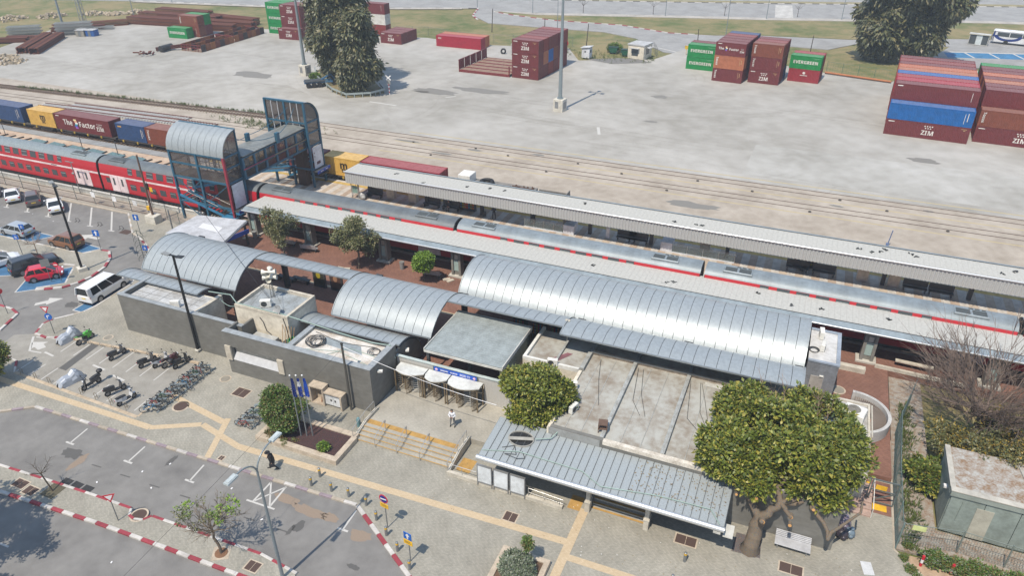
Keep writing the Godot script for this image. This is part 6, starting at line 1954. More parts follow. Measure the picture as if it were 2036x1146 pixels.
# ---------------------------------------------------------------- roads and grass beyond the yard
func build_far() -> void:
	var am: Material = mat("far_asphalt",Hc(176,176,174),.92,0,texs["bay"],.05)
	var side := mat("far_pavement",Hc(206,200,190),.9,0,G(),.05)
	var road := pv([-330,-150,-258,-176,-214,-189,-162,-198,-132,-207,-103,-218,-99,-206,-90,-197,-70,-196.6,-56,-197,-46,-192,-40.9,-184.8,-36,-179,-29.6,-178,-24.6,-197.8,0,-196.5,6,-205.5,30,-212,80,-226,140,-240,140,-330,-60,-300,-180,-245,-330,-190])
	struct("road",mb().slab(road,-.25,-.1),am)
	var gm: Material = mats["grass_ground"]
	struct("grass_verge",mb().slab(pv([-96,-214.5,-82,-213.2,-50,-222,-18,-230,5,-237,40,-248,120,-262,120,-244,60,-231,30,-222,5,-211,-18,-207.5,-28,-203.4,-40,-202.2,-54,-208,-74,-207.8,-88,-211]),-.1,.02),gm)
	struct("central_verge",mb().slab(pv([-150,-226,-107,-239.5,-70,-250,-30,-262,5,-273,60,-289,60,-285,5,-269.5,-30,-258,-70,-246.5,-107,-236.5,-150,-223]),-.1,.02),mat("verge_brown",Hc(170,160,120),.95,0,G(),.1))
	var wv := paint("kerb_white",Hc(232,228,222),.8)
	var bk := paint("kerb_dark",Hc(110,104,100),.8)
	var rd: Material = mats["kerb_red"]
	kerb(pv([-150,-222.6,-107,-236.2,-70,-246.2,-30,-257.7,5,-269,60,-284.6]),[wv,bk],.04,2.2,.5)
	kerb(pv([-96,-214.3,-88,-210.8,-74,-207.6,-54,-207.8,-40,-202,-33,-202.5]),[wv,rd],.04,2.0,.45)
	kerb(pv([-103,-218.2,-99.2,-206,-95,-200.5]),[wv,rd],.04,2.0,.45)
	kerb(pv([-214,-188.6,-162,-197.6,-132,-206.6,-103.4,-217.6]),[wv,bk],.04,2.5,.4)
	struct("pavement",mb().slab(pv([-96,-215,-82,-213.8,-50,-222.6,-18,-230.6,5,-237.6,40,-248.6,120,-262.6,120,-266,40,-252,5,-241,-18,-234,-50,-226,-82,-217]),-.1,.03),side)
	struct("pavement",mb().slab(pv([-214,-186.5,-162,-195.4,-132,-204.4,-107,-214.5,-107.5,-217,-132,-207,-162,-198,-214,-189]),-.1,.03),side)
	struct("crosswalk",mb().slab(pv([-16,-236,-11,-237.2,-13,-260,-18,-259]),-.1,-.085),paint("crosswalk_pale",Hc(222,220,214),.85))
	struct("crosswalk",mb().slab(pv([62,-262,68,-263,66,-282,60,-281]),-.1,-.085),paint("crosswalk_pale",Hc(222,220,214),.85))
	var wl: Material = mats["road_white"]
	struct("painted_line",strip([-41,-184.6,-30.5,-178.6,.5],-.08),wl)
	struct("painted_line",strip([-72,-115.6,-78.0,-116.0,.5],.0),wl)
	struct("painted_line",strip([-33.5,-117.5,-32.2,-113.8,.5],-.005),wl)
	struct("painted_line",strip([-66,-124,-64.5,-125.4,.35],-.005),wl)
	# paved apron of the bus station
	struct("bus_apron",mb().slab(pv([20,-188,110,-196,120,-232,28,-213]),-.1,-.06),am)
	var bb := paint("bay_blue_far",Hc(70,140,190),.85)
	struct("painted_bay",mb().slab(pv([25.5,-203.5,60,-212.5,60,-206.5,26,-198]),-.06,-.05),bb)
	struct("painted_line",strip([25.2,-204,60,-213,.7],-.045),wl)
	for i in 5:
		struct("painted_line",strip([30 + i * 5.2,-204.8 - i * 1.35,31.5 + i * 5.2,-199.5 - i * 1.3,.45],-.045),wl)
	# bus and shelter
	var o := thing("bus", "white and blue bus at the bus station behind container block", "bus",V3(36.8,-.06,-219.6),-14)
	part(o, "body",mb().bb(.25,12,.45,1.7,-2.5,0).bb(.3,12,1.7,2.9,-2.42,-.08),paint("bus_white",Vc(226,228,230),.35))
	part(o, "roof",mb().bev(V3(6.1,3.0,-1.25),V3(11.8,.26,2.5),.1),paint("bus_white",Vc(226,228,230),.35))
	part(o, "front",mb().plate(P2([V2(.25,.45),V2(.7,.45),V2(.7,3.0),V2(.45,3.0),V2(.12,1.4)]),V3(0,0,-2.5),V3(1,0,0),V3(0,1,0),2.5),paint("bus_blue",L(30,54,120),.35))
	for i in 4:
		part(o, "window",mb().bb(1.2 + i * 2.7,3.75 + i * 2.7,1.75,2.7,-.08,-.05),mats["coach_glass"])
	var sw := mb()
	for i in 14:
		var t := PI * i / 13.0
		var u := PI * (i + 1) / 13.0
		if i < 13:
			sw.quad(V3(3.6 - 3.0 * cos(t),2.0 - 1.3 * sin(t),.012),V3(3.6 - 3.0 * cos(u),2.0 - 1.3 * sin(u),.012),V3(3.6 - 2.3 * cos(u),2.1 - .85 * sin(u),.012),V3(3.6 - 2.3 * cos(t),2.1 - .85 * sin(t),.012))
	part(o, "blue_swoosh",sw,paint("bus_blue",L(30,54,120),.35))
	for x in [3.4,9.3]:
		for z in [-2.25,-.25]:
			part(o, "wheel",mb().cyl(V3(x,.48,z - .27),V3(x,.48,z + .27),.5,-1,16),paint("rubber_black",Color(.015,.015,.015),.7))
	var s := thing("bus_shelter", "glass bus shelter with pale roof beside the bus", "shelter",V3(31.6,-.06,-215.6),-14)
	part(s, "roof",mb().bb(-.2,4.4,2.5,2.65,-1.6,.2),paint("frame_pale",Vc(196,196,190),.6))
	part(s, "frame",mb().bb(0,.1,0,2.5,-.1,0).bb(4.1,4.2,0,2.5,-.1,0).bb(.1,4.1,.05,.2,-.1,0).bb(0,.1,0,2.5,-1.4,-1.3).bb(4.1,4.2,0,2.5,-1.4,-1.3),paint("frame_pale",Vc(196,196,190),.6))
	part(s, "pane",mb().bb(.1,1.5,.2,2.4,-.07,-.04),mats["coach_glass"])
	part(s, "pane",mb().bb(2.8,4.1,.2,2.4,-.07,-.04),mats["coach_glass"])
	part(s, "poster",mb().bb(1.5,2.8,.2,2.4,-.07,-.03),paint("poster_pale",Vc(206,216,218),.5))
	# lamp posts along the far roads
	var pole: Material = mats["mast_steel"]
	for q in [[-104,-219.5,9],[-84,-216,8],[-46,-226,8],[-18,-232,8],[2,-239,8],[-58.4,-166,13],[-23.5,-190,11],[12,-206,8],[50,-252,8],[-140,-206,8],[-168,-199,8],[-200,-190,8]]:
		var l := thing("road_lamp", "slim grey lamp post along the roads behind the yard", "lamp post",V3(q[0],-.1,q[1]),0, "lamp posts behind the yard")
		part(l, "pole",mb().cyl(V3(0,0,0),V3(0,q[2],0),.11,.06,7),pole)
		part(l, "lamp_head",mb().bb(-.9,.9,q[2] - .05,q[2] + .06,-.14,.14),pole)
	for q in [[-52.6,-170,7],[-29,-184,5],[-3.5,-178,6.5],[-66,-178,6],[-84,-186,6]]:
		one("timber_pole", "thin dark timber pole on the grass behind the yard", "pole",mb().cyl(V3(0,0,0),V3(rng.randf_range(-.3,.6),q[2],0),.12,.09,6),paint("pole_dark",Color(.07,.06,.05),.9),V3(q[0],-.2,q[1]),0, "timber poles on the grass")
	# traffic mirror post / road sign dots
	for q in [[-30.4,-177.6, "yellow"],[-150,-196, "blue"]]:
		one("road_sign", "small %s road sign near the yard" % q[2], "sign",mb().bb(-.04,.04,0,1.6,-.04,.04).bb(-.4,.4,1.3,2.1,.04,.08),paint("rs_" + q[2], {"yellow": Vc(206,170,50), "blue": Vc(36,90,170)}[q[2]],.5),V3(q[0],0,q[1]))

# ---------------------------------------------------------------- street furniture
func disc(c: Vector3,r: float,d := .03,k := 20) -> MB:
	return mb().cyl(c,c + V3(0,0,d),r,-1,k)

func sign_post(x: float,z: float,h: float,turn: float,label: String,base := .0) -> Node3D:
	var o := thing("road_sign",label, "sign",V3(x,base,z),turn)
	part(o, "post",mb().cyl(V3(0,0,-.05),V3(0,h,-.05),.035,-1,8),paint("post_grey",Vc(130,134,136),.4,.4))
	return o

func build_street_things() -> void:
	var wh := paint("sign_white",Vc(236,236,236),.5)
	var bl := paint("sign_blue3",Vc(26,98,186),.5)
	var rd := paint("sign_red",Vc(196,36,52),.5)
	var ye := paint("sign_yellow",Vc(232,184,40),.5)
	var bk := paint("letter_black",Color(.02,.018,.015),.6)
	var nv := paint("sign_navy",Vc(32,44,130),.5)
	var gb := paint("sign_back",Vc(150,152,150),.5,.3)
	# no parking
	var o := sign_post(-21.2,-28.5,2.9,-8, "round blue no-parking sign with red rim above yellow plate")
	part(o, "rim",disc(V3(0,2.75,0),.36),rd)
	part(o, "face",disc(V3(0,2.75,.03),.29,.006),nv)
	part(o, "bar",mb().box(V3(0,2.75,.04),V3(.5,.09,.008),Basis(V3(0,0,1),.15)),wh)
	part(o, "plate",mb().bb(-.34,.34,1.95,2.32,0,.03),ye)
	part(o, "plate_print",mb().bb(-.25,.2,2.2,2.23,.03,.034).bb(-.22,.25,2.1,2.13,.03,.034),bk)
	o = sign_post(-18.4,-26.7,2.6,-8, "blue square one-way sign with white arrow above yellow plate")
	part(o, "face",mb().bb(-.3,.3,2.05,2.65,0,.03),bl)
	part(o, "arrow",mb().plate(P2([V2(-.06,2.12),V2(.06,2.12),V2(.06,2.38),V2(.17,2.38),V2(0,2.6),V2(-.17,2.38),V2(-.06,2.38)]),V3(0,0,.03),V3(1,0,0),V3(0,1,0),.006),wh)
	part(o, "plate",mb().bb(-.34,.34,1.6,2.0,0,.03),ye)
	part(o, "plate_print",mb().bb(-.25,.2,1.85,1.88,.03,.034).bb(-.22,.25,1.75,1.78,.03,.034),bk)
	o = sign_post(-63.0,-36.7,2.9,20, "give-way triangle above a round blue turn sign by motorcycle bays")
	part(o, "triangle",mb().plate(P2([V2(-.42,3.05),V2(.42,3.05),V2(0,2.35)]),V3(0,0,0),V3(1,0,0),V3(0,1,0),.03),rd)
	part(o, "triangle_face",mb().plate(P2([V2(-.26,2.97),V2(.26,2.97),V2(0,2.53)]),V3(0,0,.03),V3(1,0,0),V3(0,1,0),.006),wh)
	part(o, "disc",disc(V3(.05,1.95,0),.36),bl)
	part(o, "arrow",mb().bb(-.1,-.02,1.75,2.1,.031,.038).bb(-.02,.18,2.02,2.1,.031,.038),wh)
	o = sign_post(-38.5,-21.95,2.4,40, "give-way triangle with red rim on the striped median")
	part(o, "triangle",mb().plate(P2([V2(-.4,2.5),V2(.4,2.5),V2(0,1.8)]),V3(0,0,0),V3(1,0,0),V3(0,1,0),.03),rd)
	part(o, "triangle_face",mb().plate(P2([V2(-.25,2.42),V2(.25,2.42),V2(0,1.98)]),V3(0,0,.03),V3(1,0,0),V3(0,1,0),.006),wh)
	for q in [[-73.4,-51.2,2.6,20, "blue square arrow sign at the rounded tip of the parking island"],[-72.6,-56.2,2.6,10, "blue square arrow sign at the paved corner by the fence"]]:
		o = sign_post(q[0],q[1],q[2],q[3],q[4])
		part(o, "face",mb().bb(-.38,.38,q[2] - .7,q[2] + .05,0,.03),bl)
		part(o, "arrow",mb().plate(P2([V2(-.07,1.98),V2(.07,1.98),V2(.07,2.3),V2(.2,2.3),V2(0,2.58),V2(-.2,2.3),V2(-.07,2.3)]),V3(0,0,.03),V3(1,0,0),V3(0,1,0),.006),wh)
	for q in [[-83.2,-49.3,2.4, "blue disabled-parking sign beside the silver car"],[-81.0,-47.0,2.5, "blue disabled-parking sign beside the bare sapling"],[-66.3,-51.4,1.9, "small blue disabled-parking sign at the striped kerb"]]:
		o = sign_post(q[0],q[1],q[2],25,q[3])
		part(o, "face",mb().bb(-.28,.28,q[2] - .55,q[2] + .05,0,.03),bl)
		part(o, "figure",mb().torus(V3(0,q[2] - .32,.032),V3(0,0,1),.1,.02,12,4).bb(-.06,-.02,q[2] - .3,q[2] - .08,.03,.036).bb(-.06,.1,q[2] - .24,q[2] - .2,.03,.036),wh)
	o = sign_post(-71.4,-44.3,2.2,15, "round red no-entry sign beside the red car")
	part(o, "disc",disc(V3(0,2.0,0),.3),rd)
	part(o, "bar",mb().bb(-.2,.2,1.95,2.05,.03,.036),wh)
	o = sign_post(-72.3,-43.8,2.7,50, "grey back of a square sign beside the red car")
	part(o, "back",mb().bb(-.42,.42,1.85,2.7,0,.03),gb)
	o = sign_post(-70.5,-37.5,2.7,70, "sign on a slim post at the left kerb corner")
	part(o, "disc",disc(V3(0,2.6,0),.3),rd)
	# black twin lamps of the car park and forecourt
	var blk := paint("lamp_black",Color(.02,.021,.022),.45,.3)
	for q in [[-71.3,-46.9,10.2,-25, "black twin-head lamp post on a concrete foot in the car park"],[-48.1,-39.72,10.0,0, "black twin-head lamp post standing against the grey wing"]]:
		var l := thing("street_lamp",q[4], "street lamp",V3(q[0],0,q[1]),q[3])
		part(l, "pole",mb().cyl(V3(0,0,0),V3(0,q[2],0),.14,.1,12),blk)
		part(l, "foot",mb().bev(V3(0,.2,0),V3(.9,.5,.9) if q[0] < -60 else V3(.4,.2,.4),.03),mats["block_concrete"])
		part(l, "arm",mb().bb(-1.0,1.0,q[2] - .08,q[2] + .02,-.06,.06),blk)
		for s in [-1,1]:
			var hd := part(l, "lamp_head",mb().box(V3(s * .75,q[2] + .02,.02),V3(.75,.08,.42),Basis(V3(0,0,1),s * .1)),blk if s > 0 else gb)
			part(hd, "lens",mb().box(V3(s * .75,q[2] - .03,.02),V3(.6,.02,.32),Basis(V3(0,0,1),s * .1)),wh)
	# grey curved twin lamp
	var gp := mat("lamp_grey",Vc(140,150,154),.4,.3,FINE(),.3)
	var l := thing("street_lamp", "tall grey street lamp with two curved arms on the median", "street lamp",V3(-25.2,0,-22.55))
	part(l, "pole",mb().cyl(V3(0,0,0),V3(0,9.0,0),.12,.07,12),gp)
	for s in [-1.0,1.0]:
		var ps := []
		for i in 9:
			var t := i / 8.0
			ps.append(V3(0,8.95 + 1.15 * sin(t * PI * .5),s * 1.35 * (1 - cos(t * PI * .5))))
		ps.append(V3(0,10.12,s * 1.5))
		part(l, "arm",mb().tube(ps,.05,8),gp)
		var hd := part(l, "lamp_head",mb().box(V3(0,10.1,s * 1.85),V3(.34,.12,.8)).box(V3(0,10.17,s * 1.85),V3(.24,.06,.6)),paint("head_pale",Vc(186,196,198),.4))
		part(hd, "lens",mb().box(V3(0,10.03,s * 1.9),V3(.26,.02,.55)),wh)
	# steel pole beside the grey wing with overhead wires
	var pl := thing("cable_pole", "dark steel cable pole leaning against the grey wing corner", "pole",V3(-30.4,0,-38.1))
	part(pl, "pole",mb().cyl(V3(0,0,0),V3(-.05,6.5,0),.11,.09,10),paint("pole_steel",Vc(92,90,84),.6,.2))
	part(pl, "cap",mb().ball(V3(-.05,6.55,0),V3(.12,.12,.12)),bk)
	one("overhead_wire", "pale overhead wire from the cable pole across the turnstiles", "wire",cable([V3(-30.4,6.3,-38.1),V3(-17.4,4.4,-38.3)],.02,.35),wh)
	one("overhead_wire", "dark overhead wire from the cable pole over the street", "wire",cable([V3(-30.4,6.2,-38.1),V3(-28.6,6.6,-14)],.009,.2),bk)
	one("stay_wire", "thin wire strung from the left vault to the cream block", "wire",cable([V3(-56.6,7.0,-52.0),V3(-40.2,5.2,-42.2)],.02,.1),bk)
	# bollards
	var bc := mat("bollard_grey",Vc(140,144,146),.35,.5,FINE(),.6)
	for q in [[-28.25,-30.76, ""],[-28.29,-29.77, ""],[-26.63,-29.88, ""],[-25.2,-29.91, ""],[-23.61,-29.7, ""],[-22.25,-28.84, ""],[-20.92,-27.95, ""],[-19.58,-27.12, ""],[-18.14,-26.18, ""],[-2.15,-33.5, "x"],[-2.55,-31.5, "x"]]:
		var b := thing("bollard", "grey steel bollard with yellow band along the street corner" if q[2] == "" else "grey steel bollard with yellow band on the plaza below the canopy", "bollard",V3(q[0],0,q[1]),0, "bollards along the street corner" if q[2] == "" else "bollards on the plaza")
		part(b, "shaft",mb().cyl(V3(0,0,0),V3(0,.62,0),.1,-1,14),bc)
		part(b, "band",mb().cyl(V3(0,.62,0),V3(0,.76,0),.103,-1,14),ye)
		part(b, "cap",mb().lathe(V3(0,.76,0),[V2(.1,0),V2(.095,.06),V2(.06,.09),V2(.0,.1)],14),bc)
	# red planter with flagpoles
	var st := mat("planter_stone",Hc(222,206,184),.85,0,G(),.4)
	var p := thing("planter", "pale stone planter filled with red gravel below the flags", "planter",V3(-31.5,0,-33.7))
	part(p, "rim",mb().bb(-3.75,3.7,0,.42,1.1,1.55).bb(-3.4,3.6,0,.42,-1.75,-1.3).bb(3.25,3.7,0,.42,-1.3,1.1).bb(-3.75,-3.3,0,.42,-1.3,1.1),st)
	part(p, "red_gravel",mb().bb(-3.3,3.25,.0,.33,-1.3,1.1),mat("red_gravel",Hc(112,72,68),.95,0,tone("redg",256,[.1,.4],[.5,.6],Color(.5,.48,.47),Color(1.2,1.1,1.05),2.2),.5))
	var fl := [["navy", "flagpole with limp dark blue flag nearest the planter bush"],["white", "flagpole with limp blue and white flag between the other two"],["blue", "flagpole with limp bright blue flag nearest the steps"]]
	for i in 3:
		var f := thing("flagpole",fl[i][1], "flagpole",V3(-32.0 + i * .42,.3,-33.6 - i * .18),0, "flagpoles in the planter")
		part(f, "pole",mb().cyl(V3(0,0,0),V3(0,5.8,0),.055,.035,10),paint("flag_steel",Vc(150,158,160),.35,.4))
		part(f, "finial",mb().ball(V3(0,5.86,0),V3(.07,.07,.07)),wh)
		var c := mb()
		var cl2 := mb()
		for k in 7:
			var y0 := 5.6 - k * .24
			var y1 := y0 - .24
			for j in 5:
				var u := .05 + j * .05 * (.5 + .14 * k)
				var w := .05 + (j + 1) * .05 * (.5 + .14 * k)
				var za := sin(j * 2.1 + k * .4) * .09
				var zb := sin((j + 1) * 2.1 + k * .4) * .09
				c.quad(V3(u,y1,za),V3(w,y1,zb),V3(w,y0,zb),V3(u,y0,za))
				if i == 1 and k in [1,2] or i == 0 and j == 2 and k == 3:
					cl2.quad(V3(u,y1,za + .012),V3(w,y1,zb + .012),V3(w,y0,zb + .012),V3(u,y0,za + .012))
		part(f, "flag",c,paint("flag_" + fl[i][0], {"navy": L(24,52,130), "white": L(40,70,160), "blue": L(24,84,190)}[fl[i][0]],.8))
		if cl2.v.size():
			part(f, "flag_stripe",cl2,wh)
	# stone niche and electric cabinet
	var n := thing("stone_niche", "open pale stone niche box against the grey wing", "niche",V3(-33.35,0,-37.9))
	part(n, "shell",mb().bb(-.7,-.55,0,1.7,-.45,.3).bb(.55,.7,0,1.7,-.45,.3).bb(-.55,.55,0,1.7,-.45,-.35).bb(-.72,.72,1.7,1.82,-.47,.34).bb(-.55,.55,0,.12,-.35,.3),st)
	part(n, "pipe",mb().cyl(V3(.2,.12,0),V3(.25,.6,-.1),.06),paint("pipe_rust",Vc(150,100,70),.8))
	var cb := thing("electric_cabinet", "white two-door electric cabinet in a stone surround", "cabinet",V3(-31.85,0,-37.85))
	part(cb, "surround",mb().bb(-.95,-.8,0,1.35,-.45,.2).bb(.8,.95,0,1.35,-.45,.3).bb(-.97,.97,1.35,1.47,-.47,.25),st)
	for s in [-1,1]:
		var d := part(cb, "door",mb().bb(s * .39 - .38,s * .39 + .38,.2,1.3,-.3,.1),paint("cab_white",Vc(222,226,228),.5))
		part(d, "vent",mb().bb(s * .2 - .07,s * .2 + .07,.6,.8,.1,.106),bk)
	one("gas_bottle", "small teal cylinder beside the planter", "cylinder",mb().lathe(Vector3.ZERO,[V2(.16,0),V2(.16,.7),V2(.1,.85),V2(.0,.9)],12),paint("teal",Vc(110,150,156),.5),V3(-28.7,0,-36.6))
	# manhole covers and gratings
	var rust := mat("grating_rust",Hc(96,76,68),.9,0,FINE(),.8)
	for q in [[-40.3,-36.4,1.3,1.0],[-13.9,-32.6,.9,.75],[-2.4,-35.2,1.35,.75],[4.2,-35.5,1.4,.75],[-36.3,-29.5,.4,.4],[-53.6,-34.0,0,0],[-47.9,-21.8,1.1,.7],[-45.9,-21.5,0,0],[-46.6,-21.6,1.0,.7],[-24.0,-23.0,0,0],[-27.5,-22.5,.9,.7],[.8,-36.5,0,0]]:
		if q[2] > 0:
			var g := thing("drain_grating", "rust-brown rectangular cover in the paving " + {-40.3: "behind the short bicycle rack",-13.9: "between planter and poster cases",-2.4: "below the silver canopy edge",4.2: "below the white bench",-36.3: "beside the street kerb, smallest one",-47.9: "beside the leafless sapling, first of two",-46.6: "beside the leafless sapling, second of two",-27.5: "at the foot of the curved lamp"}[q[0]], "grating",V3(q[0],0,q[1]),0, "brown covers in the paving")
			part(g, "frame",mb().bb(-q[2] * .5 - .08,q[2] * .5 + .08,-.02,.012,-q[3] * .5 - .08,q[3] * .5 + .08),st)
			for k in 2:
				part(g, "plate",mb().bev(V3((k - .5) * q[2] * .5,.012,0),V3(q[2] * .5 - .03,.02,q[3]),.006),rust)
	for q in [[-43.7,-33.0,.55,0],[-50.5,-37.9,.42,1],[-49.2,-37.7,.42,1],[-57.7,-38.2,.38,1],[-37.6,-22.9,.5,0],[-42.9,-37.4,.4,1],[6.3,-55.5,.5,2]]:
		var y: float = T if q[3] == 2 else .0
		var g := thing("manhole_cover", "round manhole cover in a pale concrete ring", "manhole",V3(q[0],y,q[1]),0, "round manhole covers")
		part(g, "ring",mb().cyl(V3(0,-.02,0),V3(0,.01,0),q[2] * 1.25,-1,22),st)
		part(g, "lid",mb().cyl(V3(0,.01,0),V3(0,.02,0),q[2],-1,22),rust if q[3] == 0 else paint("lid_grey",Hc(170,164,150),.8))
	for i in 3:
		one("storm_drain", "black storm drain grate at the striped kerb", "grate",mb().bb(-.42,.42,-.02,.012,-.3,.3),paint("drain_black",Color(.03,.03,.03),.8),V3(-45.1 + i * 1.0,RD,-23.3 - i * .03),0, "storm drain grates")
	# stone planter with silvery bush
	var p2 := thing("planter", "square pale stone planter with silvery bush on the plaza", "planter",V3(-11.6,0,-28.4))
	part(p2, "rim",mb().bb(-1.65,1.6,0,.4,-1.55,-1.2).bb(-1.65,1.6,0,.4,1.2,1.55).bb(-1.65,-1.3,0,.4,-1.2,1.2).bb(1.25,1.6,0,.4,-1.2,1.2),st)
	part(p2, "soil",mb().bb(-1.3,1.25,0,.3,-1.2,1.2),paint("soil",Hc(120,96,76),.95))
	# tree squares
	for q in [[-45.1,-22.2,.6],[-30.1,-22.55,.55]]:
		one("tree_pit", "tree pit with %s on the median" % ("dark soil" if q[0] < -40 else "pale square frame"), "tree pit",mb().bb(-q[2],q[2],-.02,.012,-q[2],q[2]),st if q[0] > -40 else paint("pit_dark",Hc(110,104,84),.95),V3(q[0],0,q[1]),30 if q[0] > -40 else 0)
	one("tree_pit_soil", "round brown soil disc at the foot of the budding tree", "tree pit",mb().cyl(V3(0,0,0),V3(0,.02,0),.42,-1,18),paint("pit_brown",Hc(150,112,84),.95),V3(-30.1,.012,-22.55))
	one("gravel_bed", "square bed of pinkish gravel at the foot of the big tree", "gravel bed",mb().slab(pv([.6,-37.2,2.2,-37.2,2.3,-35.6,.5,-35.5]),-.02,.015),mat("pink_gravel",Hc(158,132,124),.95,0,texs["redg"],.8))
	# slatted bench below the tree
	var be := thing("bench", "white slatted double bench below the big tree", "bench",V3(4.1,0,-37.3))
	for i in 12:
		part(be, "slat",mb().bb(-1.1,1.1,.44 + (.0 if i < 8 else (i - 7) * .05),.48 + (.0 if i < 8 else (i - 7) * .05),.52 - i * .098 - .08,.52 - i * .098),paint("bench_white",Vc(206,208,212),.4,.2))
	for x in [-.9,.9]:
		part(be, "leg",mb().bb(x - .04,x + .04,0,.44,.3,.4).bb(x - .04,x + .04,0,.44,-.5,-.4),gb)
	# rubbish bags
	for q in [[7.05,-39.45,.42, "large dark rubbish bag beside the tree bench"],[7.5,-39.75,.38, "bluish rubbish bag leaning on the dark one"],[7.1,-40.5,.5, "purple-grey rubbish sack against the wall"]]:
		var m := mb()
		m.ball(V3(0,q[2] * .85,0),V3(q[2],q[2] * .95,q[2] * .9),12,8)
		m.cyl(V3(.05,q[2] * 1.6,0),V3(.12,q[2] * 2.1,.03),.06,.14,7)
		for i in 6:
			var t := i * 1.1
			m.ball(V3(cos(t) * q[2] * .6,q[2] * (.5 + .15 * (i % 3)),sin(t) * q[2] * .6),V3(q[2] * .5,q[2] * .45,q[2] * .5),8,5)
		one("rubbish_bag",q[3], "bag",m,paint("bag%.2f" % q[2],L(54,48,56) if q[2] < .45 and q[0] < 7.2 else (L(104,120,132) if q[2] < .4 else L(116,108,124)),.35),V3(q[0],0,q[1]))
	one("white_board", "white board lying on the paving by the fence", "board",mb().slab(pv([-.35,-.5,.3,-.55,.4,.45,-.25,.55]),.0,.03),paint("kiosk_roof",Hc(236,238,240),.6),V3(8.65,0,-37.4),8)
	# fences and the green-grey shed at the right
	wire_fence([V3(10.35,0,-39.8),V3(10.4,0,-46),V3(10.7,0,-52),V3(12.0,0,-57)],2.2,2.2, "grey-green mesh fence beside the brown yard",L(112,132,130),.16,.01)
	wire_fence([V3(10.5,0,-40.3),V3(14,0,-41.0),V3(22,0,-40.6)],1.9,2.6, "mesh fence in front of the green-grey shed",L(120,130,124),.16,.01)
	var gt := thing("yard_gate", "grey steel double gate across the brown yard", "gate",V3(8.6,0,-43.6))
	for k in 2:
		var m := mb()
		var x0 := -1.7 + k * 1.75
		for e in [[x0,.1,x0 + 1.6,.1],[x0,2.1,x0 + 1.6,2.1],[x0,1.2,x0 + 1.6,1.2],[x0,.1,x0,2.1],[x0 + 1.6,.1,x0 + 1.6,2.1],[x0,.1,x0 + 1.6,1.2]]:
			m.bar(V3(e[0],e[1],0),V3(e[2],e[3],0),.07)
		part(gt, "leaf",m,paint("gate_steel",Vc(112,122,122),.5,.3))
	part(gt, "notice",mb().bb(.3,1.0,1.3,1.7,.04,.06),ye)
	struct("tactile_strip",mb().bb(7.3,8.9,.02,.026,-45.6,-44.4),ye)
	struct("tactile_strip",mb().bb(8.3,9.9,.02,.026,-43.5,-42.9),ye)
	one("notice_plate", "pale green notice plate on the mesh fence corner", "sign",mb().box(V3(0,1.7,0),V3(.8,.4,.03),Basis(Vector3.UP,.1)),paint("notice_green",Vc(206,216,150),.5),V3(11.4,0,-40.4))
	var sh := thing("shed", "green-grey panelled shed with littered flat roof behind the mesh fence", "shed",V3(13.05,0,-42.7))
	var sg := mat("shed_green",Vc(138,150,144),.7,0,G(),.2)
	for i in 6:
		part(sh, "wall_panel",mb().bb(.02 + i * 2.0,1.98 + i * 2.0,0,3.2,-.12,0),sg)
	for i in 3:
		part(sh, "side_panel",mb().bb(-.02,.1,0,3.2,-.15 - (i + 1) * 1.45,-.17 - i * 1.45),sg)
	part(sh, "core",mb().bb(.1,12,0,3.15,-4.5,-.12),sg)
	part(sh, "door",mb().bb(1.6,2.6,0,2.6,.005,.04),paint("shed_door",Vc(176,174,160),.7))
	part(sh, "fascia",mb().bb(-.12,12,3.2,3.62,-.15,.12).bb(-.15,.1,3.2,3.6,-4.6,-.15),paint("shed_fascia",Vc(142,152,146),.7))
	part(sh, "coping",mb().bb(-.16,12,3.62,3.68,-.3,.16).bb(-.18,.15,3.6,3.66,-4.6,-.3),paint("coping_pale",Hc(216,212,200),.8))
	part(sh, "roof",mb().bb(.1,12,3.15,3.55,-4.6,-.15),mat("shed_roof",Color.WHITE,.9,0,tone("shedroof",512,[.02,.08],[.6,.4],Hc(150,122,94),Hc(196,197,192),2.0),.12))
	part(sh, "conduit",cable([V3(.75,2.9,.05),V3(.7,1.2,.05)],.03),sg)
	part(sh, "conduit",cable([V3(4.8,3.7,.1),V3(4.5,3.62,-2.0),V3(4.2,3.62,-4.4)],.03),paint("coping_pale",Hc(216,212,200),.8))
	part(sh, "lamp_box",mb().bb(-.25,-.02,2.6,2.75,-1.5,-1.2),wh)
	struct("earth_path",mb().slab(pv([10.4,-39.9,13,-40.0,30,-40,30,-42.6,12.9,-42.6,12.9,-62,10.4,-62]),-.24,-.06),mat("path_earth",Color.WHITE,.95,0,tone("pathe",512,[.02,.08,.3],[.5,.4,.2],Hc(150,122,98),Hc(176,172,162),2.2),.15))
	struct("sand_bed",mb().slab(pv([12,-38.1,10.5,-39.6,30,-39.9,30,-25,12,-25]),-.24,-.05),mat("sand",Hc(206,178,148),.95,0,G(),.4))
	for x in [11.8,13.5]:
		var b := thing("marker_post", "short red and white marker post beside the hedge", "post",V3(x,-.05,-39.0),0, "red and white marker posts")
		for i in 3:
			part(b, "band",mb().cyl(V3(0,i * .3,0),V3(0,i * .3 + .3,0),.09,-1,10),rd if i != 1 else wh)
	# fence and notices along the parking lot
	wire_fence([V3(-66.5,0,-58.6),V3(-72.7,0,-60.7),V3(-82,0,-60.9),V3(-130,0,-60.9)],2.1,3.4, "tall wire mesh fence between parking lot and railway",L(120,124,122),.22,.011)
	for x in [-85.4,-81.6,-78.0]:
		one("notice_board", "small white notice on the parking lot fence", "sign",mb().bb(-.35,.35,1.0,1.7,0,.03).bb(-.2,.2,1.25,1.45,.03,.034),wh,V3(x,0,-60.85),0, "white notices on the fence")
	var st2 := thing("signal_pole", "rusty brown pole on a concrete block by the fence", "pole",V3(-73.8,0,-59.6))
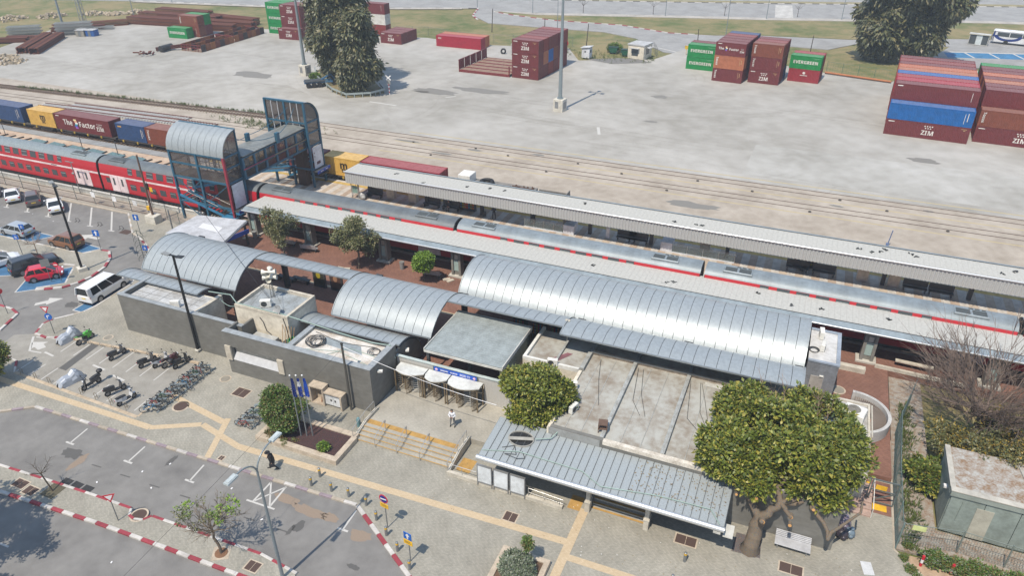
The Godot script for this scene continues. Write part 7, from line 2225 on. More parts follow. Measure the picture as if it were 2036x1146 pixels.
	part(st2, "block",mb().bev(V3(0,.5,0),V3(1.6,1.0,1.2),.05),mats["block_concrete"])
	part(st2, "pole",mb().cyl(V3(0,1,0),V3(0,8.8,0),.14,.1,10),mats["rust_brown"])
	part(st2, "box",mb().bb(-.6,-.15,1.6,2.1,-.1,.15),ye)
	one("cable_pole", "grey steel pole beside the entrance shelter", "pole",mb().cyl(V3(0,0,0),V3(0,4.4,0),.1,.08,10),gb,V3(-66.6,0,-55.9))
	var sgl := thing("railway_signal", "slim railway signal with yellow board beside the coach doors", "signal",V3(-77.5,0,-62.9))
	part(sgl, "post",mb().cyl(V3(0,0,0),V3(0,3.6,0),.06),gb)
	part(sgl, "head",mb().bb(-.25,.25,2.6,3.4,0,.2),bk)
	part(sgl, "board",mb().bb(.3,.8,2.3,2.9,0,.04),ye)
	one("railway_signal", "slim grey mast with round lamps beside the left coach", "signal",mb().cyl(V3(0,0,0),V3(0,4.5,0),.06).bb(-1.0,.5,4.4,4.5,-.04,.04).ball(V3(.0,2.9,.15),V3(.25,.16,.1)),gb,V3(-90.5,0,-62.8))
	one("white_pipe", "long white pipe running along the track beside the fence", "pipe",mb().cyl(V3(-130,.5,-63.2),V3(-69,.5,-63.2),.16,-1,8).bb(-130,-69,-.05,.36,-63.3,-63.1),mats["frame_pale"])
	# hooped barrier along the rounded kerb
	var hb := thing("hoop_barrier", "low green steel hoop barrier along the striped kerb", "barrier",V3(-69,0,-53.6))
	for i in 6:
		var t := i / 5.0
		var c := V3(lerpf(-3.0,2.6,t),0,lerpf(-1.7,2.6,t))
		var m := mb()
		var ps := []
		for k in 9:
			ps.append(c + V3(cos(PI * k / 8.0) * .45,sin(PI * k / 8.0) * .8 + .2,-cos(PI * k / 8.0) * .35))
		m.tube(ps,.025,5)
		part(hb, "hoop",m,paint("hoop_green",Vc(66,82,76),.5,.2))
		part(hb, "post",mb().cyl(c,c + V3(0,1.1,0),.035,-1,6),paint("hoop_green",Vc(66,82,76),.5,.2))
	for q in [[-83.2,-56.3],[-79.6,-56.5],[-76.2,-56.7]]:
		one("parking_lock", "folded steel parking lock on an empty bay", "parking lock",mb().tube([V3(-.25,0,0),V3(-.2,.4,.1),V3(.2,.4,.1),V3(.25,0,0)],.025,5).bar(V3(-.2,.02,0),V3(-.2,.02,.4),.04).bar(V3(.2,.02,0),V3(.2,.02,.4),.04),bk,V3(q[0],RD,q[1]),20, "parking locks on the empty bays")
	one("drain_grating", "brown drain cover in the car park asphalt", "grating",mb().bb(-.7,.7,0,.012,-.5,.5),rust,V3(-75.0,RD,-56.2),0)
	# motorcycle hoops
	for i in 8:
		one("wheel_hoop", "small steel wheel hoop along the lower motorcycle bays", "hoop",mb().tube([V3(-.12,0,0),V3(-.12,.45,0),V3(.0,.52,0),V3(.12,.45,0),V3(.12,0,0)],.022,5).tube([V3(.12,.3,0),V3(.2,.3,.3),V3(.2,.02,.35)],.018,5),paint("hoop_tan",Vc(150,136,112),.4,.4),V3(-60.3 + i * 1.72 + (.4 if i > 3 else .0),RD,-31.25),15, "wheel hoops in the lower bays")
	for i in 9:
		one("wheel_hoop", "small dark wheel hoop along the upper motorcycle bays", "hoop",mb().tube([V3(-.12,0,0),V3(-.14,.4,.1),V3(.0,.5,.1),V3(.14,.4,.1),V3(.12,0,0)],.022,5).bar(V3(-.3,.05,0),V3(.3,.05,0),.04),gb,V3(-58.4 + i * 1.3,RD,-36.85 - i * .14),5, "wheel hoops in the upper bays")
	# bicycle racks
	for q in [[-46.4,-31.9,9,.72, "long grey steel bicycle rack at the end of the motorcycle bays"],[-37.9,-33.2,5,.72, "grey steel bicycle rack beside the planter bush"]]:
		var r := thing("bicycle_rack",q[4], "bicycle rack",V3(q[0],0,q[1]))
		var rm := paint("rack_steel",Vc(164,178,184),.35,.4)
		part(r, "ground_rail",mb().bb(-.1,.0,0,.08,-q[2] * q[3],.3).bb(1.5,1.6,0,.08,-q[2] * q[3],.3),rm)
		for i in q[2]:
			var z: float = -i * q[3]
			part(r, "tray",mb().bar(V3(-.2,.1,z),V3(1.7,.75,z),.07,.06).bar(V3(-.2,.1,z - .14),V3(1.7,.75,z - .14),.07,.06).bar(V3(1.6,0,z - .07),V3(1.6,.72,z - .07),.06),rm)

# ---------------------------------------------------------------- vehicles
func loft(rings: Array,caps := true) -> MB:
	var m := mb()
	var k: int = rings[0].size()
	for i in rings.size() - 1:
		for j in k:
			var a: Vector3 = rings[i][j]
			var b: Vector3 = rings[i][(j + 1) % k]
			var c: Vector3 = rings[i + 1][(j + 1) % k]
			var d: Vector3 = rings[i + 1][j]
			m.quad(a,d,c,b)
	if caps:
		for j in range(1,k - 1):
			m.tri(rings[0][0],rings[0][j],rings[0][j + 1])
			m.tri(rings[-1][0],rings[-1][j + 1],rings[-1][j])
	return m

const CARS := {
	"sedan": {"st": [[-.5,.8,.36,.72],[-.475,.93,.26,.93],[-.36,1.0,.22,1.0],[-.1,1.0,.2,.96],[.22,1.0,.2,.95],[.4,.96,.22,.84],[.475,.86,.26,.7],[.5,.74,.34,.55]], "cab": [-.4,-.2,.05,.26], "h": 1.45},
	"hatch": {"st": [[-.5,.84,.36,.8],[-.47,.95,.26,1.02],[-.3,1.0,.22,1.02],[.0,1.0,.2,.98],[.25,1.0,.2,.95],[.42,.94,.24,.8],[.5,.74,.34,.58]], "cab": [-.46,-.36,.1,.32], "h": 1.52},
	"suv": {"st": [[-.5,.84,.42,.9],[-.48,.95,.32,1.1],[-.3,1.0,.28,1.1],[.0,1.0,.26,1.08],[.24,1.0,.26,1.06],[.44,.95,.3,.95],[.49,.86,.34,.78],[.5,.76,.4,.62]], "cab": [-.47,-.41,.04,.22], "h": 1.7},
	"van": {"st": [[-.5,.88,.4,1.0],[-.49,.97,.32,1.15],[-.3,1.0,.28,1.15],[.1,1.0,.28,1.13],[.34,1.0,.28,1.1],[.46,.94,.3,.92],[.5,.78,.36,.66]], "cab": [-.492,-.475,.2,.37], "h": 1.98},
}

func car(kind: String,Ln: float,W: float,c: Color,at: Vector3,yaw: float,label: String,roof_c := Color(-1,0,0)) -> Node3D:
	var k: Dictionary = CARS[kind]
	var o := thing("parked_car" if kind != "van" else "parked_van",label, "car" if kind != "van" else "van",at,yaw, "vehicles parked at the station")
	var pm := mat("car_%.3f_%.3f_%.3f" % [c.r,c.g,c.b],c,.28,.1)
	pm.clearcoat_enabled = true
	pm.clearcoat = .8
	pm.clearcoat_roughness = .08
	var rc := pm
	if roof_c.r >= 0:
		rc = mat("carroof_%.3f" % roof_c.r,roof_c,.3,.1)
	var gl := mat("car_glass",Color(.02,.024,.026),.06,.0)
	var dk := mat("car_black",Color(.018,.018,.018),.7)
	var hw := W * .5
	var rings := []
	for s in k.st:
		var w: float = hw * s[1]
		var x: float = s[0] * Ln
		rings.append([V3(x,s[2],-w * .9),V3(x,s[2] + .12,-w),V3(x,lerpf(s[2],s[3],.72),-w),V3(x,s[3] - .03,-w * .93),V3(x,s[3] + .015,-w * .6),V3(x,s[3] + .015,w * .6),V3(x,s[3] - .03,w * .93),V3(x,lerpf(s[2],s[3],.72),w),V3(x,s[2] + .12,w),V3(x,s[2],w * .9)])
	part(o, "body",loft(rings),pm)
	# cabin: glass on all sides, painted roof and pillars
	var cb: Array = k.cab
	var yb: float = k.st[3][3] - .02
	var H: float = k.h
	var b0: float = cb[0] * Ln
	var t0: float = cb[1] * Ln
	var t1: float = cb[2] * Ln
	var b1: float = cb[3] * Ln
	var wb := hw * .93
	var wt := hw * .76
	var yt := H - .07
	var A := [V3(b0,yb,wb),V3(b1,yb,wb),V3(t1,yt,wt),V3(t0,yt,wt)]
	var B := []
	for q: Vector3 in A:
		B.append(V3(q.x,q.y,-q.z))
	part(o, "side_window",mb().quad2(A[0],A[1],A[2],A[3]),gl)
	part(o, "side_window",mb().quad2(B[1],B[0],B[3],B[2]),gl)
	part(o, "windscreen",mb().quad2(A[1],B[1],B[2],A[2]),gl)
	part(o, "rear_window",mb().quad2(B[0],A[0],A[3],B[3]),gl)
	part(o, "roof",loft([[V3(t0 - .03,yt - .01,-wt - .01),V3(t0 + .05,H,-wt * .8),V3(t0 + .05,H,wt * .8),V3(t0 - .03,yt - .01,wt + .01)],[V3((t0 + t1) * .5,yt,-wt - .02),V3((t0 + t1) * .5,H + .03,-wt * .82),V3((t0 + t1) * .5,H + .03,wt * .82),V3((t0 + t1) * .5,yt,wt + .02)],[V3(t1 + .03,yt - .01,-wt - .01),V3(t1 - .05,H,-wt * .8),V3(t1 - .05,H,wt * .8),V3(t1 + .03,yt - .01,wt + .01)]]),rc)
	var pl := mb()
	for S in [A,B]:
		pl.bar(S[0],S[3],.09 if kind != "van" else .2,.1)
		pl.bar(S[1],S[2],.07,.08)
		var n := 2 if kind != "hatch" else 2
		for i in n:
			var t := (i + 1.0) / (n + 1.0)
			pl.bar(S[0].lerp(S[1],t),S[3].lerp(S[2],t),.08,.06)
		if kind == "van":
			pl.bar(S[0].lerp(S[1],.02),S[3].lerp(S[2],.02),.5,.06)
	part(o, "pillars",pl,pm)
	# wheels
	var r := .32 if kind in ["sedan", "hatch"] else .36
	for x in [-.29 * Ln,.3 * Ln]:
		for s in [-1.0,1.0]:
			part(o, "wheel_arch",mb().cyl(V3(x,r + .02,s * (hw - .02)),V3(x,r + .02,s * (hw + .004)),r + .06,-1,16),dk)
			var wl := part(o, "wheel",mb().cyl(V3(x,r,s * (hw - .2)),V3(x,r,s * (hw + .012)),r,-1,18),paint("rubber_black",Color(.015,.015,.015),.7))
			part(wl, "rim",mb().cyl(V3(x,r,s * (hw + .012)),V3(x,r,s * (hw + .022)),r * .64,-1,14),paint("rim_silver",Color(.32,.32,.33),.35,.6))
	var zf: float = k.st[-2][1] * hw
	var yf: float = lerpf(k.st[-2][2],k.st[-2][3],.7)
	for s in [-1.0,1.0]:
		part(o, "headlight",mb().box(V3(Ln * .475,yf,s * zf * .78),V3(.16,.12,.32)),mat("lamp_clear",Color(.7,.72,.74),.1))
		part(o, "taillight",mb().box(V3(-Ln * .485,lerpf(k.st[1][2],k.st[1][3],.75),s * hw * .8),V3(.12,.2,.26)),mat("lamp_red",Color(.35,.01,.015),.2))
		part(o, "mirror",mb().box(V3(b1 - .25,yb + .08,s * (hw + .08)),V3(.12,.14,.2)),pm)
	part(o, "number_plate",mb().box(V3(-Ln * .5 - .005,lerpf(k.st[0][2],k.st[0][3],.7),0),V3(.02,.12,.5)),paint("plate_yellow",Vc(226,196,70),.5))
	part(o, "bumper",mb().bb(-Ln * .5 - .02,-Ln * .47,.28,.42,-hw * .8,hw * .8).bb(Ln * .465,Ln * .5 + .01,.28,.4,-hw * .74,hw * .74),dk)
	return o

func build_vehicles() -> void:
	var y := RD + .004
	car("sedan",4.3,1.8,Color(.66,.67,.67),V3(-97.4,y,-58.1),146, "white car parked between the fence and grey-brown car")
	car("suv",4.3,1.8,L(92,82,78),V3(-93.6,y,-58.2),146, "dark grey-brown car parked between two white cars")
	car("sedan",4.6,1.82,Color(.7,.71,.71),V3(-89.2,y,-57.95),147, "white saloon car at the end of the row beside empty bays")
	car("hatch",4.2,1.78,L(120,120,122),V3(-101.4,y,-58.2),146, "grey car at the far end of the fence row")
	car("hatch",4.4,1.76,L(150,158,166),V3(-86.7,y,-50.75),180, "silver liftback car in a blue bay on the island edge")
	car("suv",4.3,1.82,L(118,76,44),V3(-78.3,y,-50.7),180, "copper brown crossover parked in the last blue bay")
	car("suv",4.9,1.95,L(28,32,38),V3(-76.75,y,-45.35),68, "black estate car parked beside the red hatchback")
	car("hatch",3.6,1.62,L(190,24,48),V3(-73.75,y,-44.3),49, "small red hatchback parked on a blue bay")
	car("sedan",4.5,1.8,Color(.68,.69,.7),V3(-81.2,y,-44.3),68, "white car parked next to the black estate car")
	car("van",5.2,1.92,Color(.72,.72,.71),V3(-64.95,y,-44.35),93.5, "white passenger van parked at the kerb beside the left wing")
	# motorcycles
	cover(V3(-61.0,y,-36.7),85, "motorcycle under a wrinkled silver cover beside the green one",1.25)
	cover(V3(-55.1,y,-32.0),80, "motorcycle under a pale silver cover in the lower bays",1.15)
	moto(V3(-59.2,y,-37.0),85, "bright green sport motorcycle beside the silver cover",L(60,150,30),true,false)
	moto(V3(-54.4,y,-36.35),85, "black scooter standing alone in the upper bays",L(30,30,32),false,false)
	moto(V3(-50.9,y,-36.5),80, "black scooter beside the crowded upper corner",L(34,32,32),false,false)
	moto(V3(-49.75,y,-37.0),78, "white and black scooter in the crowded upper corner",L(170,172,174),false,false)
	moto(V3(-48.9,y,-37.3),76, "dark motorcycle with red tail in the crowded upper corner",L(70,30,30),true,false)
	moto(V3(-48.0,y,-37.6),80, "black scooter with top box nearest the bicycle rack",L(30,32,34),false,true)
	moto(V3(-52.9,y,-32.25),262, "black scooter with round top box in the lower bays",L(32,33,36),false,true)
	moto(V3(-50.25,y,-32.4),70, "black scooter leaning beside the silver scooter",L(26,26,28),false,false)
	moto(V3(-48.4,y,-31.85),82, "silver scooter nearest the bicycle rack end",L(176,178,180),false,false)
	# bicycles
	var cols := [[L(60,120,160), "pale blue"],[L(150,40,36), "red"],[L(40,44,46), "black"],[L(60,100,70), "green"],[L(150,60,50), "faded red"],[L(52,56,60), "dark grey"],[L(130,136,140), "silver"]]
	for i in 13:
		var c: Array = cols[i % 7]
		var lab: String = ["lowest", "second", "third", "fourth", "fifth", "sixth", "seventh", "eighth", "ninth", "tenth", "eleventh", "twelfth", "topmost"][i]
		bicycle(V3(-45.3 + rng.randf_range(-.2,.2),.02,-31.5 - i * .5),-8 + rng.randf_range(-10,10) + (35 if i == 0 else 0),c[0], "%s bicycle, %s in the long rack counted from the street" % [c[1],lab])
	for i in 3:
		bicycle(V3(-37.0,.02,-32.9 - i * .75),5 + i * 6,cols[(i + 1) % 7][0], "%s bicycle, %s in the short rack beside the bush" % [cols[(i + 1) % 7][1],["first", "second", "third"][i]])

func moto(at: Vector3,yaw: float,label: String,c: Color,sport: bool,box: bool) -> void:
	var o := thing("motorcycle" if sport else "scooter",label, "motorcycle" if sport else "scooter",at,yaw, "motorcycles parked in the bays")
	var pm := mat("moto_%.3f_%.3f" % [c.r,c.g],c,.3)
	pm.clearcoat_enabled = true
	var bk := mat("moto_black",Color(.02,.02,.021),.55)
	var rb := paint("rubber_black",Color(.015,.015,.015),.7)
	var st := paint("moto_steel",Color(.3,.3,.3),.35,.6)
	var lean := Node3D.new()
	for x in [-.66,.66]:
		var r := .3 if sport else .26
		var w := part(o, "wheel",mb().torus(V3(x,r,0),V3(0,0,1),r - .07,.075,18,6),rb)
		part(w, "rim",mb().cyl(V3(x,r,-.04),V3(x,r,.04),r - .12,-1,14),st)
	lean.free()
	part(o, "fork",mb().bar(V3(.66,.3,-.09),V3(.48,1.0,-.09),.05).bar(V3(.66,.3,.09),V3(.48,1.0,.09),.05),st)
	part(o, "handlebar",mb().tube([V3(.34,1.02,-.36),V3(.46,1.05,-.15),V3(.46,1.05,.15),V3(.34,1.02,.36)],.022,6),bk)
	for s in [-1,1]:
		part(o, "mirror",mb().cyl(V3(.44,1.05,s * .25),V3(.48,1.25,s * .36),.012,-1,5).box(V3(.47,1.28,s * .37),V3(.04,.09,.15)),bk)
	if sport:
		part(o, "fairing",loft([[V3(.2,.35,-.14),V3(.2,.95,-.12),V3(.2,.95,.12),V3(.2,.35,.14)],[V3(.55,.5,-.2),V3(.5,1.05,-.15),V3(.5,1.05,.15),V3(.55,.5,.2)],[V3(.82,.75,-.06),V3(.74,.95,-.06),V3(.74,.95,.06),V3(.82,.75,.06)]]),pm)
		part(o, "tank",loft([[V3(-.12,.75,-.1),V3(-.12,.85,-.08),V3(-.12,.85,.08),V3(-.12,.75,.1)],[V3(.12,.72,-.18),V3(.12,1.02,-.12),V3(.12,1.02,.12),V3(.12,.72,.18)],[V3(.38,.75,-.14),V3(.36,.98,-.09),V3(.36,.98,.09),V3(.38,.75,.14)]]),pm)
		part(o, "tail",loft([[V3(-.1,.72,-.12),V3(-.1,.82,-.1),V3(-.1,.82,.1),V3(-.1,.72,.12)],[V3(-.9,.95,-.07),V3(-.9,1.0,-.05),V3(-.9,1.0,.05),V3(-.9,.95,.07)]]),pm)
		part(o, "seat",mb().bar(V3(-.05,.86,0),V3(-.6,.96,0),.22,.06),bk)
		part(o, "engine",mb().box(V3(.05,.45,0),V3(.5,.4,.26)),bk)
		part(o, "exhaust",mb().cyl(V3(.0,.3,.16),V3(-.7,.5,.2),.05,.07,8),st)
		part(o, "swing_arm",mb().bar(V3(-.05,.42,-.1),V3(-.66,.3,-.1),.05).bar(V3(-.05,.42,.1),V3(-.66,.3,.1),.05),st)
	else:
		part(o, "front_shield",loft([[V3(.36,.35,-.2),V3(.4,.35,-.05),V3(.4,.35,.05),V3(.36,.35,.2)],[V3(.5,.7,-.24),V3(.62,.7,-.08),V3(.62,.7,.08),V3(.5,.7,.24)],[V3(.42,1.08,-.16),V3(.56,1.06,-.08),V3(.56,1.06,.08),V3(.42,1.08,.16)]]),pm)
		part(o, "floor",mb().box(V3(.16,.36,0),V3(.5,.1,.32)),bk)
		part(o, "rear_body",loft([[V3(.0,.35,-.15),V3(-.02,.72,-.14),V3(-.02,.72,.14),V3(.0,.35,.15)],[V3(-.45,.42,-.2),V3(-.45,.76,-.17),V3(-.45,.76,.17),V3(-.45,.42,.2)],[V3(-.95,.66,-.08),V3(-.95,.8,-.07),V3(-.95,.8,.07),V3(-.95,.66,.08)]]),pm)
		part(o, "seat",loft([[V3(.02,.72,-.12),V3(.0,.8,-.1),V3(.0,.8,.1),V3(.02,.72,.12)],[V3(-.35,.75,-.17),V3(-.35,.86,-.13),V3(-.35,.86,.13),V3(-.35,.75,.17)],[V3(-.85,.8,-.11),V3(-.85,.92,-.09),V3(-.85,.92,.09),V3(-.85,.8,.11)]]),bk)
		part(o, "front_fender",mb().box(V3(.66,.52,0),V3(.4,.05,.14)),pm)
		if box:
			part(o, "top_box",mb().ball(V3(-.95,1.08,0),V3(.26,.19,.25),12,8),bk)
	part(o, "taillight",mb().box(V3(-.93,.86 if sport else .74,0),V3(.06,.06,.14)),mat("lamp_red",Color(.35,.01,.015),.2))
	part(o, "headlight",mb().box(V3(.72 if sport else .6,.9,0),V3(.08,.12,.18)),mat("lamp_clear",Color(.7,.72,.74),.1))

func cover(at: Vector3,yaw: float,label: String,h: float) -> void:
	var m := mb()
	var prof := [[-1.15,.25,.35],[-.9,.75,.42],[-.5,.9,.45],[-.05,.84,.46],[.35,h,.5],[.6,h * .9,.5],[.95,.6,.4],[1.12,.2,.3]]
	var k := 13
	var rings := []
	for i in prof.size():
		var q: Array = prof[i]
		var ring := []
		for j in k:
			var t := PI * j / (k - 1)
			var wob := 1.0 + .09 * sin(j * 2.4 + i * 1.7) * (1.0 if j > 0 and j < k - 1 else .3)
			ring.append(V3(q[0] + .05 * sin(j * 3.1 + i),q[1] * pow(sin(t),.75) * (1.0 + .03 * sin(j * 2.0 + i)),-cos(t) * q[2] * wob))
		rings.append(ring)
	for i in rings.size() - 1:
		for j in k - 1:
			m.quad(rings[i][j],rings[i][j + 1],rings[i + 1][j + 1],rings[i + 1][j])
	var o := thing("covered_motorcycle",label, "motorcycle",at,yaw, "motorcycles parked in the bays")
	var cm := mat("cover_silver",L(178,184,192),.42,.25,FINE(),.5)
	part(o, "cover",m,cm)
	part(o, "wheel",mb().torus(V3(-.95,.26,0),V3(0,0,1),.2,.07,14,5),paint("rubber_black",Color(.015,.015,.015),.7))

func bicycle(at: Vector3,yaw: float,c: Color,label: String) -> void:
	var o := thing("bicycle",label, "bicycle",at,yaw, "bicycles in the racks")
	o.rotation_degrees.x = rng.randf_range(-6,6)
	var fm := mat("bike_%.3f_%.3f" % [c.r,c.g],c,.4,.1)
	var bk := mat("moto_black",Color(.02,.02,.021),.55)
	for x in [-.52,.52]:
		var w := part(o, "wheel",mb().torus(V3(x,.34,0),V3(0,0,1),.31,.026,18,4),paint("rubber_black",Color(.015,.015,.015),.7))
		var sp := mb()
		for i in 6:
			var t := PI * i / 6
			sp.cyl(V3(x - cos(t) * .3,.34 - sin(t) * .3,0),V3(x + cos(t) * .3,.34 + sin(t) * .3,0),.006,-1,3,false)
		part(w, "spokes",sp,paint("moto_steel",Color(.3,.3,.3),.35,.6))
	var f := mb()
	for q in [[-.52,.34,-.1,.3],[-.52,.34,-.2,.78],[-.1,.3,-.2,.85],[-.18,.76,.36,.8],[-.1,.3,.38,.72],[.34,.9,.52,.34]]:
		f.cyl(V3(q[0],q[1],0),V3(q[2],q[3],0),.024,-1,5)
	part(o, "frame",f,fm)
	part(o, "saddle",mb().box(V3(-.22,.9,0),V3(.26,.06,.13)),bk)
	part(o, "handlebar",mb().tube([V3(.26,.98,-.26),V3(.36,.97,-.1),V3(.36,.97,.1),V3(.26,.98,.26)],.018,5),bk)
	part(o, "crank",mb().cyl(V3(-.1,.3,-.08),V3(-.1,.3,.08),.08,-1,8),bk)

# ---------------------------------------------------------------- platform furniture
func build_platform_things() -> void:
	var gb := paint("sign_back",Vc(150,152,150),.5,.3)
	var dk := paint("col_dark",Vc(70,72,74),.7)
	var wb := paint("bench_metal",Vc(196,200,204),.35,.4)
	for q in [[-50.2,-59.6],[-34.4,-59.6],[-53.4,-59.8]]:
		var o := thing("platform_bench", "perforated silver metal bench facing away from the train", "bench",V3(q[0],T,q[1]),8, "silver benches on the near platform")
		part(o, "seat",mb().bb(-1.0,1.0,.42,.46,-.25,.25),wb)
		part(o, "backrest",mb().box(V3(0,.72,.3),V3(2.0,.5,.04),Basis(V3(1,0,0),.2)),wb)
		for x in [-.8,.8]:
			part(o, "leg",mb().bb(x - .03,x + .03,0,.42,-.2,.2),dk)
	for x in [-58.3,-38.3]:
		one("litter_bin", "round grey litter bin beside a canopy pier", "bin",mb().cyl(V3(0,0,0),V3(0,.8,0),.24,.27,14).cyl(V3(0,.8,0),V3(0,.86,0),.29,-1,14),gb,V3(x,T,-60.0),0, "litter bins on the near platform")
	# concourse: poster boards, benches
	for i in 2:
		var o := thing("poster_board",["dark poster board with yellow picture under the concourse roof", "dark poster board with brown picture under the concourse roof"][i], "poster board",V3(-44.2 + i * 2.1,T,-53.3))
		part(o, "frame",mb().bb(-.75,.75,.0,2.2,-.1,.1),paint("shade_steel",Color(.05,.052,.054),.6))
		part(o, "poster",mb().bb(-.6,.6,.35,2.0,.1,.11),paint("poster%d" % i,[Color(.05,.05,.03),Color(.09,.05,.035)][i],.3))
		part(o, "picture",mb().ball(V3(-.05,1.4,.11),V3(.28,.35,.01),12,8),paint("pict%d" % i,[Color(.45,.38,.03),Color(.35,.2,.12)][i],.4))
	for q in [[-50.5,-52.8],[-48.3,-53.0],[-46.6,-53.3]]:
		one("concourse_bench", "long grey bench under the concourse roof", "bench",mb().bb(-1.1,1.1,.4,.5,-.25,.25).bb(-.9,-.8,0,.4,-.2,.2).bb(.8,.9,0,.4,-.2,.2),dk,V3(q[0],T,q[1]),-4, "benches under the concourse roof")
	# vending machines and stall below the slatted canopy roof
	for i in 3:
		var o := thing("vending_machine", "vending machine with colourful goods under the concourse, %s in the row" % ["first", "second", "third"][i], "vending machine",V3(-21.6 + i * 1.9,T,-52.9))
		part(o, "case",mb().bb(-.6,.6,0,1.9,-.8,0),paint("shade_steel",Color(.05,.052,.054),.6))
		for r in 4:
			for c in 6:
				part(o, "goods",mb().bb(-.5 + c * .17,-.37 + c * .17,.55 + r * .3,.75 + r * .3,.0,.04),paint("good%d" % ((r * 5 + c * 3 + i) % 5),[Color(.4,.04,.03),Color(.45,.15,.03),Color(.3,.28,.05),Color(.05,.15,.3),Color(.3,.3,.3)][(r * 5 + c * 3 + i) % 5],.5))
	# island platform
	for x in [-51.8,-43.2,-40.5,-17.5,-16.1,1.5,4.2,13,15.4]:
		var o := thing("platform_bench", "dark high-backed bench under the island canopy", "bench",V3(x,T,-76.2),0, "dark benches on the island platform")
		part(o, "seat",mb().bb(-1.15,1.15,.4,.48,-.05,.5),dk)
		part(o, "backrest",mb().bb(-1.15,1.15,.5,1.15,-.15,-.06),dk)
		for s in [-1.0,1.0]:
			part(o, "leg",mb().bb(s - .04,s + .04,0,.4,-.1,.45),dk)
	for q in [[-49.5,-76.6],[-46.2,-76.6],[-25,-77],[-8.5,-76.6],[8,-76.6],[11,-76.6]]:
		one("stone_pier", "pale stone-clad pier between benches under the island canopy", "pier",mb().bb(-.55,.55,0,2.4,-.4,.4),mats["pale_stone"],V3(q[0],T,q[1]),0, "stone piers under the island canopy")
	for q in [[-38.6,-76.7],[2.2,-77.2]]:
		var o := thing("goods_rack", "display rack of red and yellow goods under the island canopy", "rack",V3(q[0],T,q[1]),0, "goods racks on the island platform")
		part(o, "case",mb().bb(-1.2,1.2,0,1.5,-.5,0),dk)
		for i in 24:
			part(o, "goods",mb().bb(-1.1 + (i % 8) * .28,-.9 + (i % 8) * .28,.35 + (i / 8) * .4,.6 + (i / 8) * .4,0,.06),paint("good%d" % (i * 3 % 4),[Color(.4,.04,.03),Color(.45,.15,.03),Color(.3,.28,.05),Color(.05,.15,.3),Color(.3,.3,.3)][i * 3 % 4],.5))
	# stair heads with railings and white boxes
	var wh := paint("kiosk_white",Vc(214,218,224),.6)
	for q in [[-30.0,-25.0,-24.3, "steel-railed stairwell with white box beside the standing passengers"],[-12.0,-5.0,-12.6, "steel-railed stairwell with white box farther along the island"]]:
		var o := thing("stairwell",q[3], "stairwell",V3(q[0],T,-75.4))
		var w: float = q[1] - q[0]
		part(o, "kerb",mb().bb(0,w,0,.12,.2,.32).bb(0,w,0,.12,-1.5,-1.4),wh)
		part(o, "shaft_floor",mb().bb(0,w,.003,.02,-1.4,.2),mats["platform_concrete"])
		part(o, "glass_side",mb().bb(0,w,.12,1.05,.25,.27),glass("rail_glass",Color(.3,.38,.36),.35))
		part(o, "handrail",mb().cyl(V3(0,1.15,.26),V3(w,1.15,.26),.03).cyl(V3(0,1.0,-1.45),V3(w,1.0,-1.45),.03),mats["rail_stainless"])
		for i in 5:
			part(o, "rail_post",mb().cyl(V3(w * i / 4.0,0,.26),V3(w * i / 4.0,1.15,.26),.025),mats["rail_stainless"])
		var bx: float = q[2] - q[0]
		part(o, "white_box",mb().bb(bx - .65,bx + .65,0,1.15,-1.2,.35),wh)
	one("ticket_validator", "white ticket validator post under the island canopy", "validator",mb().bb(-.2,.2,0,1.3,-.15,.15).bb(-.16,.16,1.3,1.5,-.1,.1),wh,V3(-19.7,T,-76.0))
	# wire litter cage and plastic sacks at the end of the island canopy
	var lc := thing("notice_stand", "steel notice stand at the left end of the island canopy", "frame",V3(-54.2,T,-74.4))
	part(lc, "bars",mb().bar(V3(0,0,0),V3(0,2.6,0),.07).bar(V3(0,0,-1.6),V3(0,2.6,-1.6),.07).bar(V3(1.0,0,0),V3(1.0,2.6,0),.07).bar(V3(0,2.5,0),V3(0,2.5,-1.6),.07).bar(V3(0,.8,0),V3(1.0,.8,0),.05).bar(V3(0,.1,0),V3(0,2.5,-1.6),.05),gb)
	part(lc, "panel",mb().bb(.1,.9,.9,1.9,-.03,.0),paint("panel_teal",Vc(120,150,140),.6))
	one("plastic_sack", "translucent plastic sack beside the first island bench", "bag",mb().ball(V3(0,.45,0),V3(.5,.5,.4),12,8).ball(V3(.3,.3,.2),V3(.35,.3,.3),8,6),paint("sack_grey",Vc(170,172,172),.35),V3(-53.0,T,-74.9))
	# lift-shaft railing at the old platform end and red post
	var rg := thing("steel_railing", "dark steel railing enclosure at the left end of the island platform", "railing",V3(-81.0,T,-75.5))
	var m := mb()
	for x in [.0,1.8,3.6]:
		m.bar(V3(x,0,0),V3(x,2.2,0),.1)
	m.bar(V3(0,2.2,0),V3(3.6,2.2,0),.08).bar(V3(0,1.1,0),V3(3.6,1.1,0),.08).bar(V3(0,2.2,0),V3(.6,2.2,-2.4),.08).bar(V3(.6,0,-2.4),V3(.6,2.2,-2.4),.1)
	part(rg, "bars",m,dk)
	one("red_totem", "red totem post beside the freight train at the platform end", "totem",mb().bb(-.3,.3,0,2.6,-.2,.2).bb(-.35,.35,2.2,2.6,-.22,.22),paint("totem_red",Vc(150,40,40),.6),V3(-79.0,T,-78.3))
	# dismantled platform frame: sleepers and teal sheets on the old strip
	for i in 24:
		one("loose_sleeper", "dark sleeper laid across the old platform strip", "sleeper",mb().bb(-.12,.12,0,.18,-1.2,1.2),paint("sleeper_dark",Color(.08,.07,.06),.9),V3(-128 + i * 1.85,.3,-74.6),-12, "sleepers on the old platform strip")
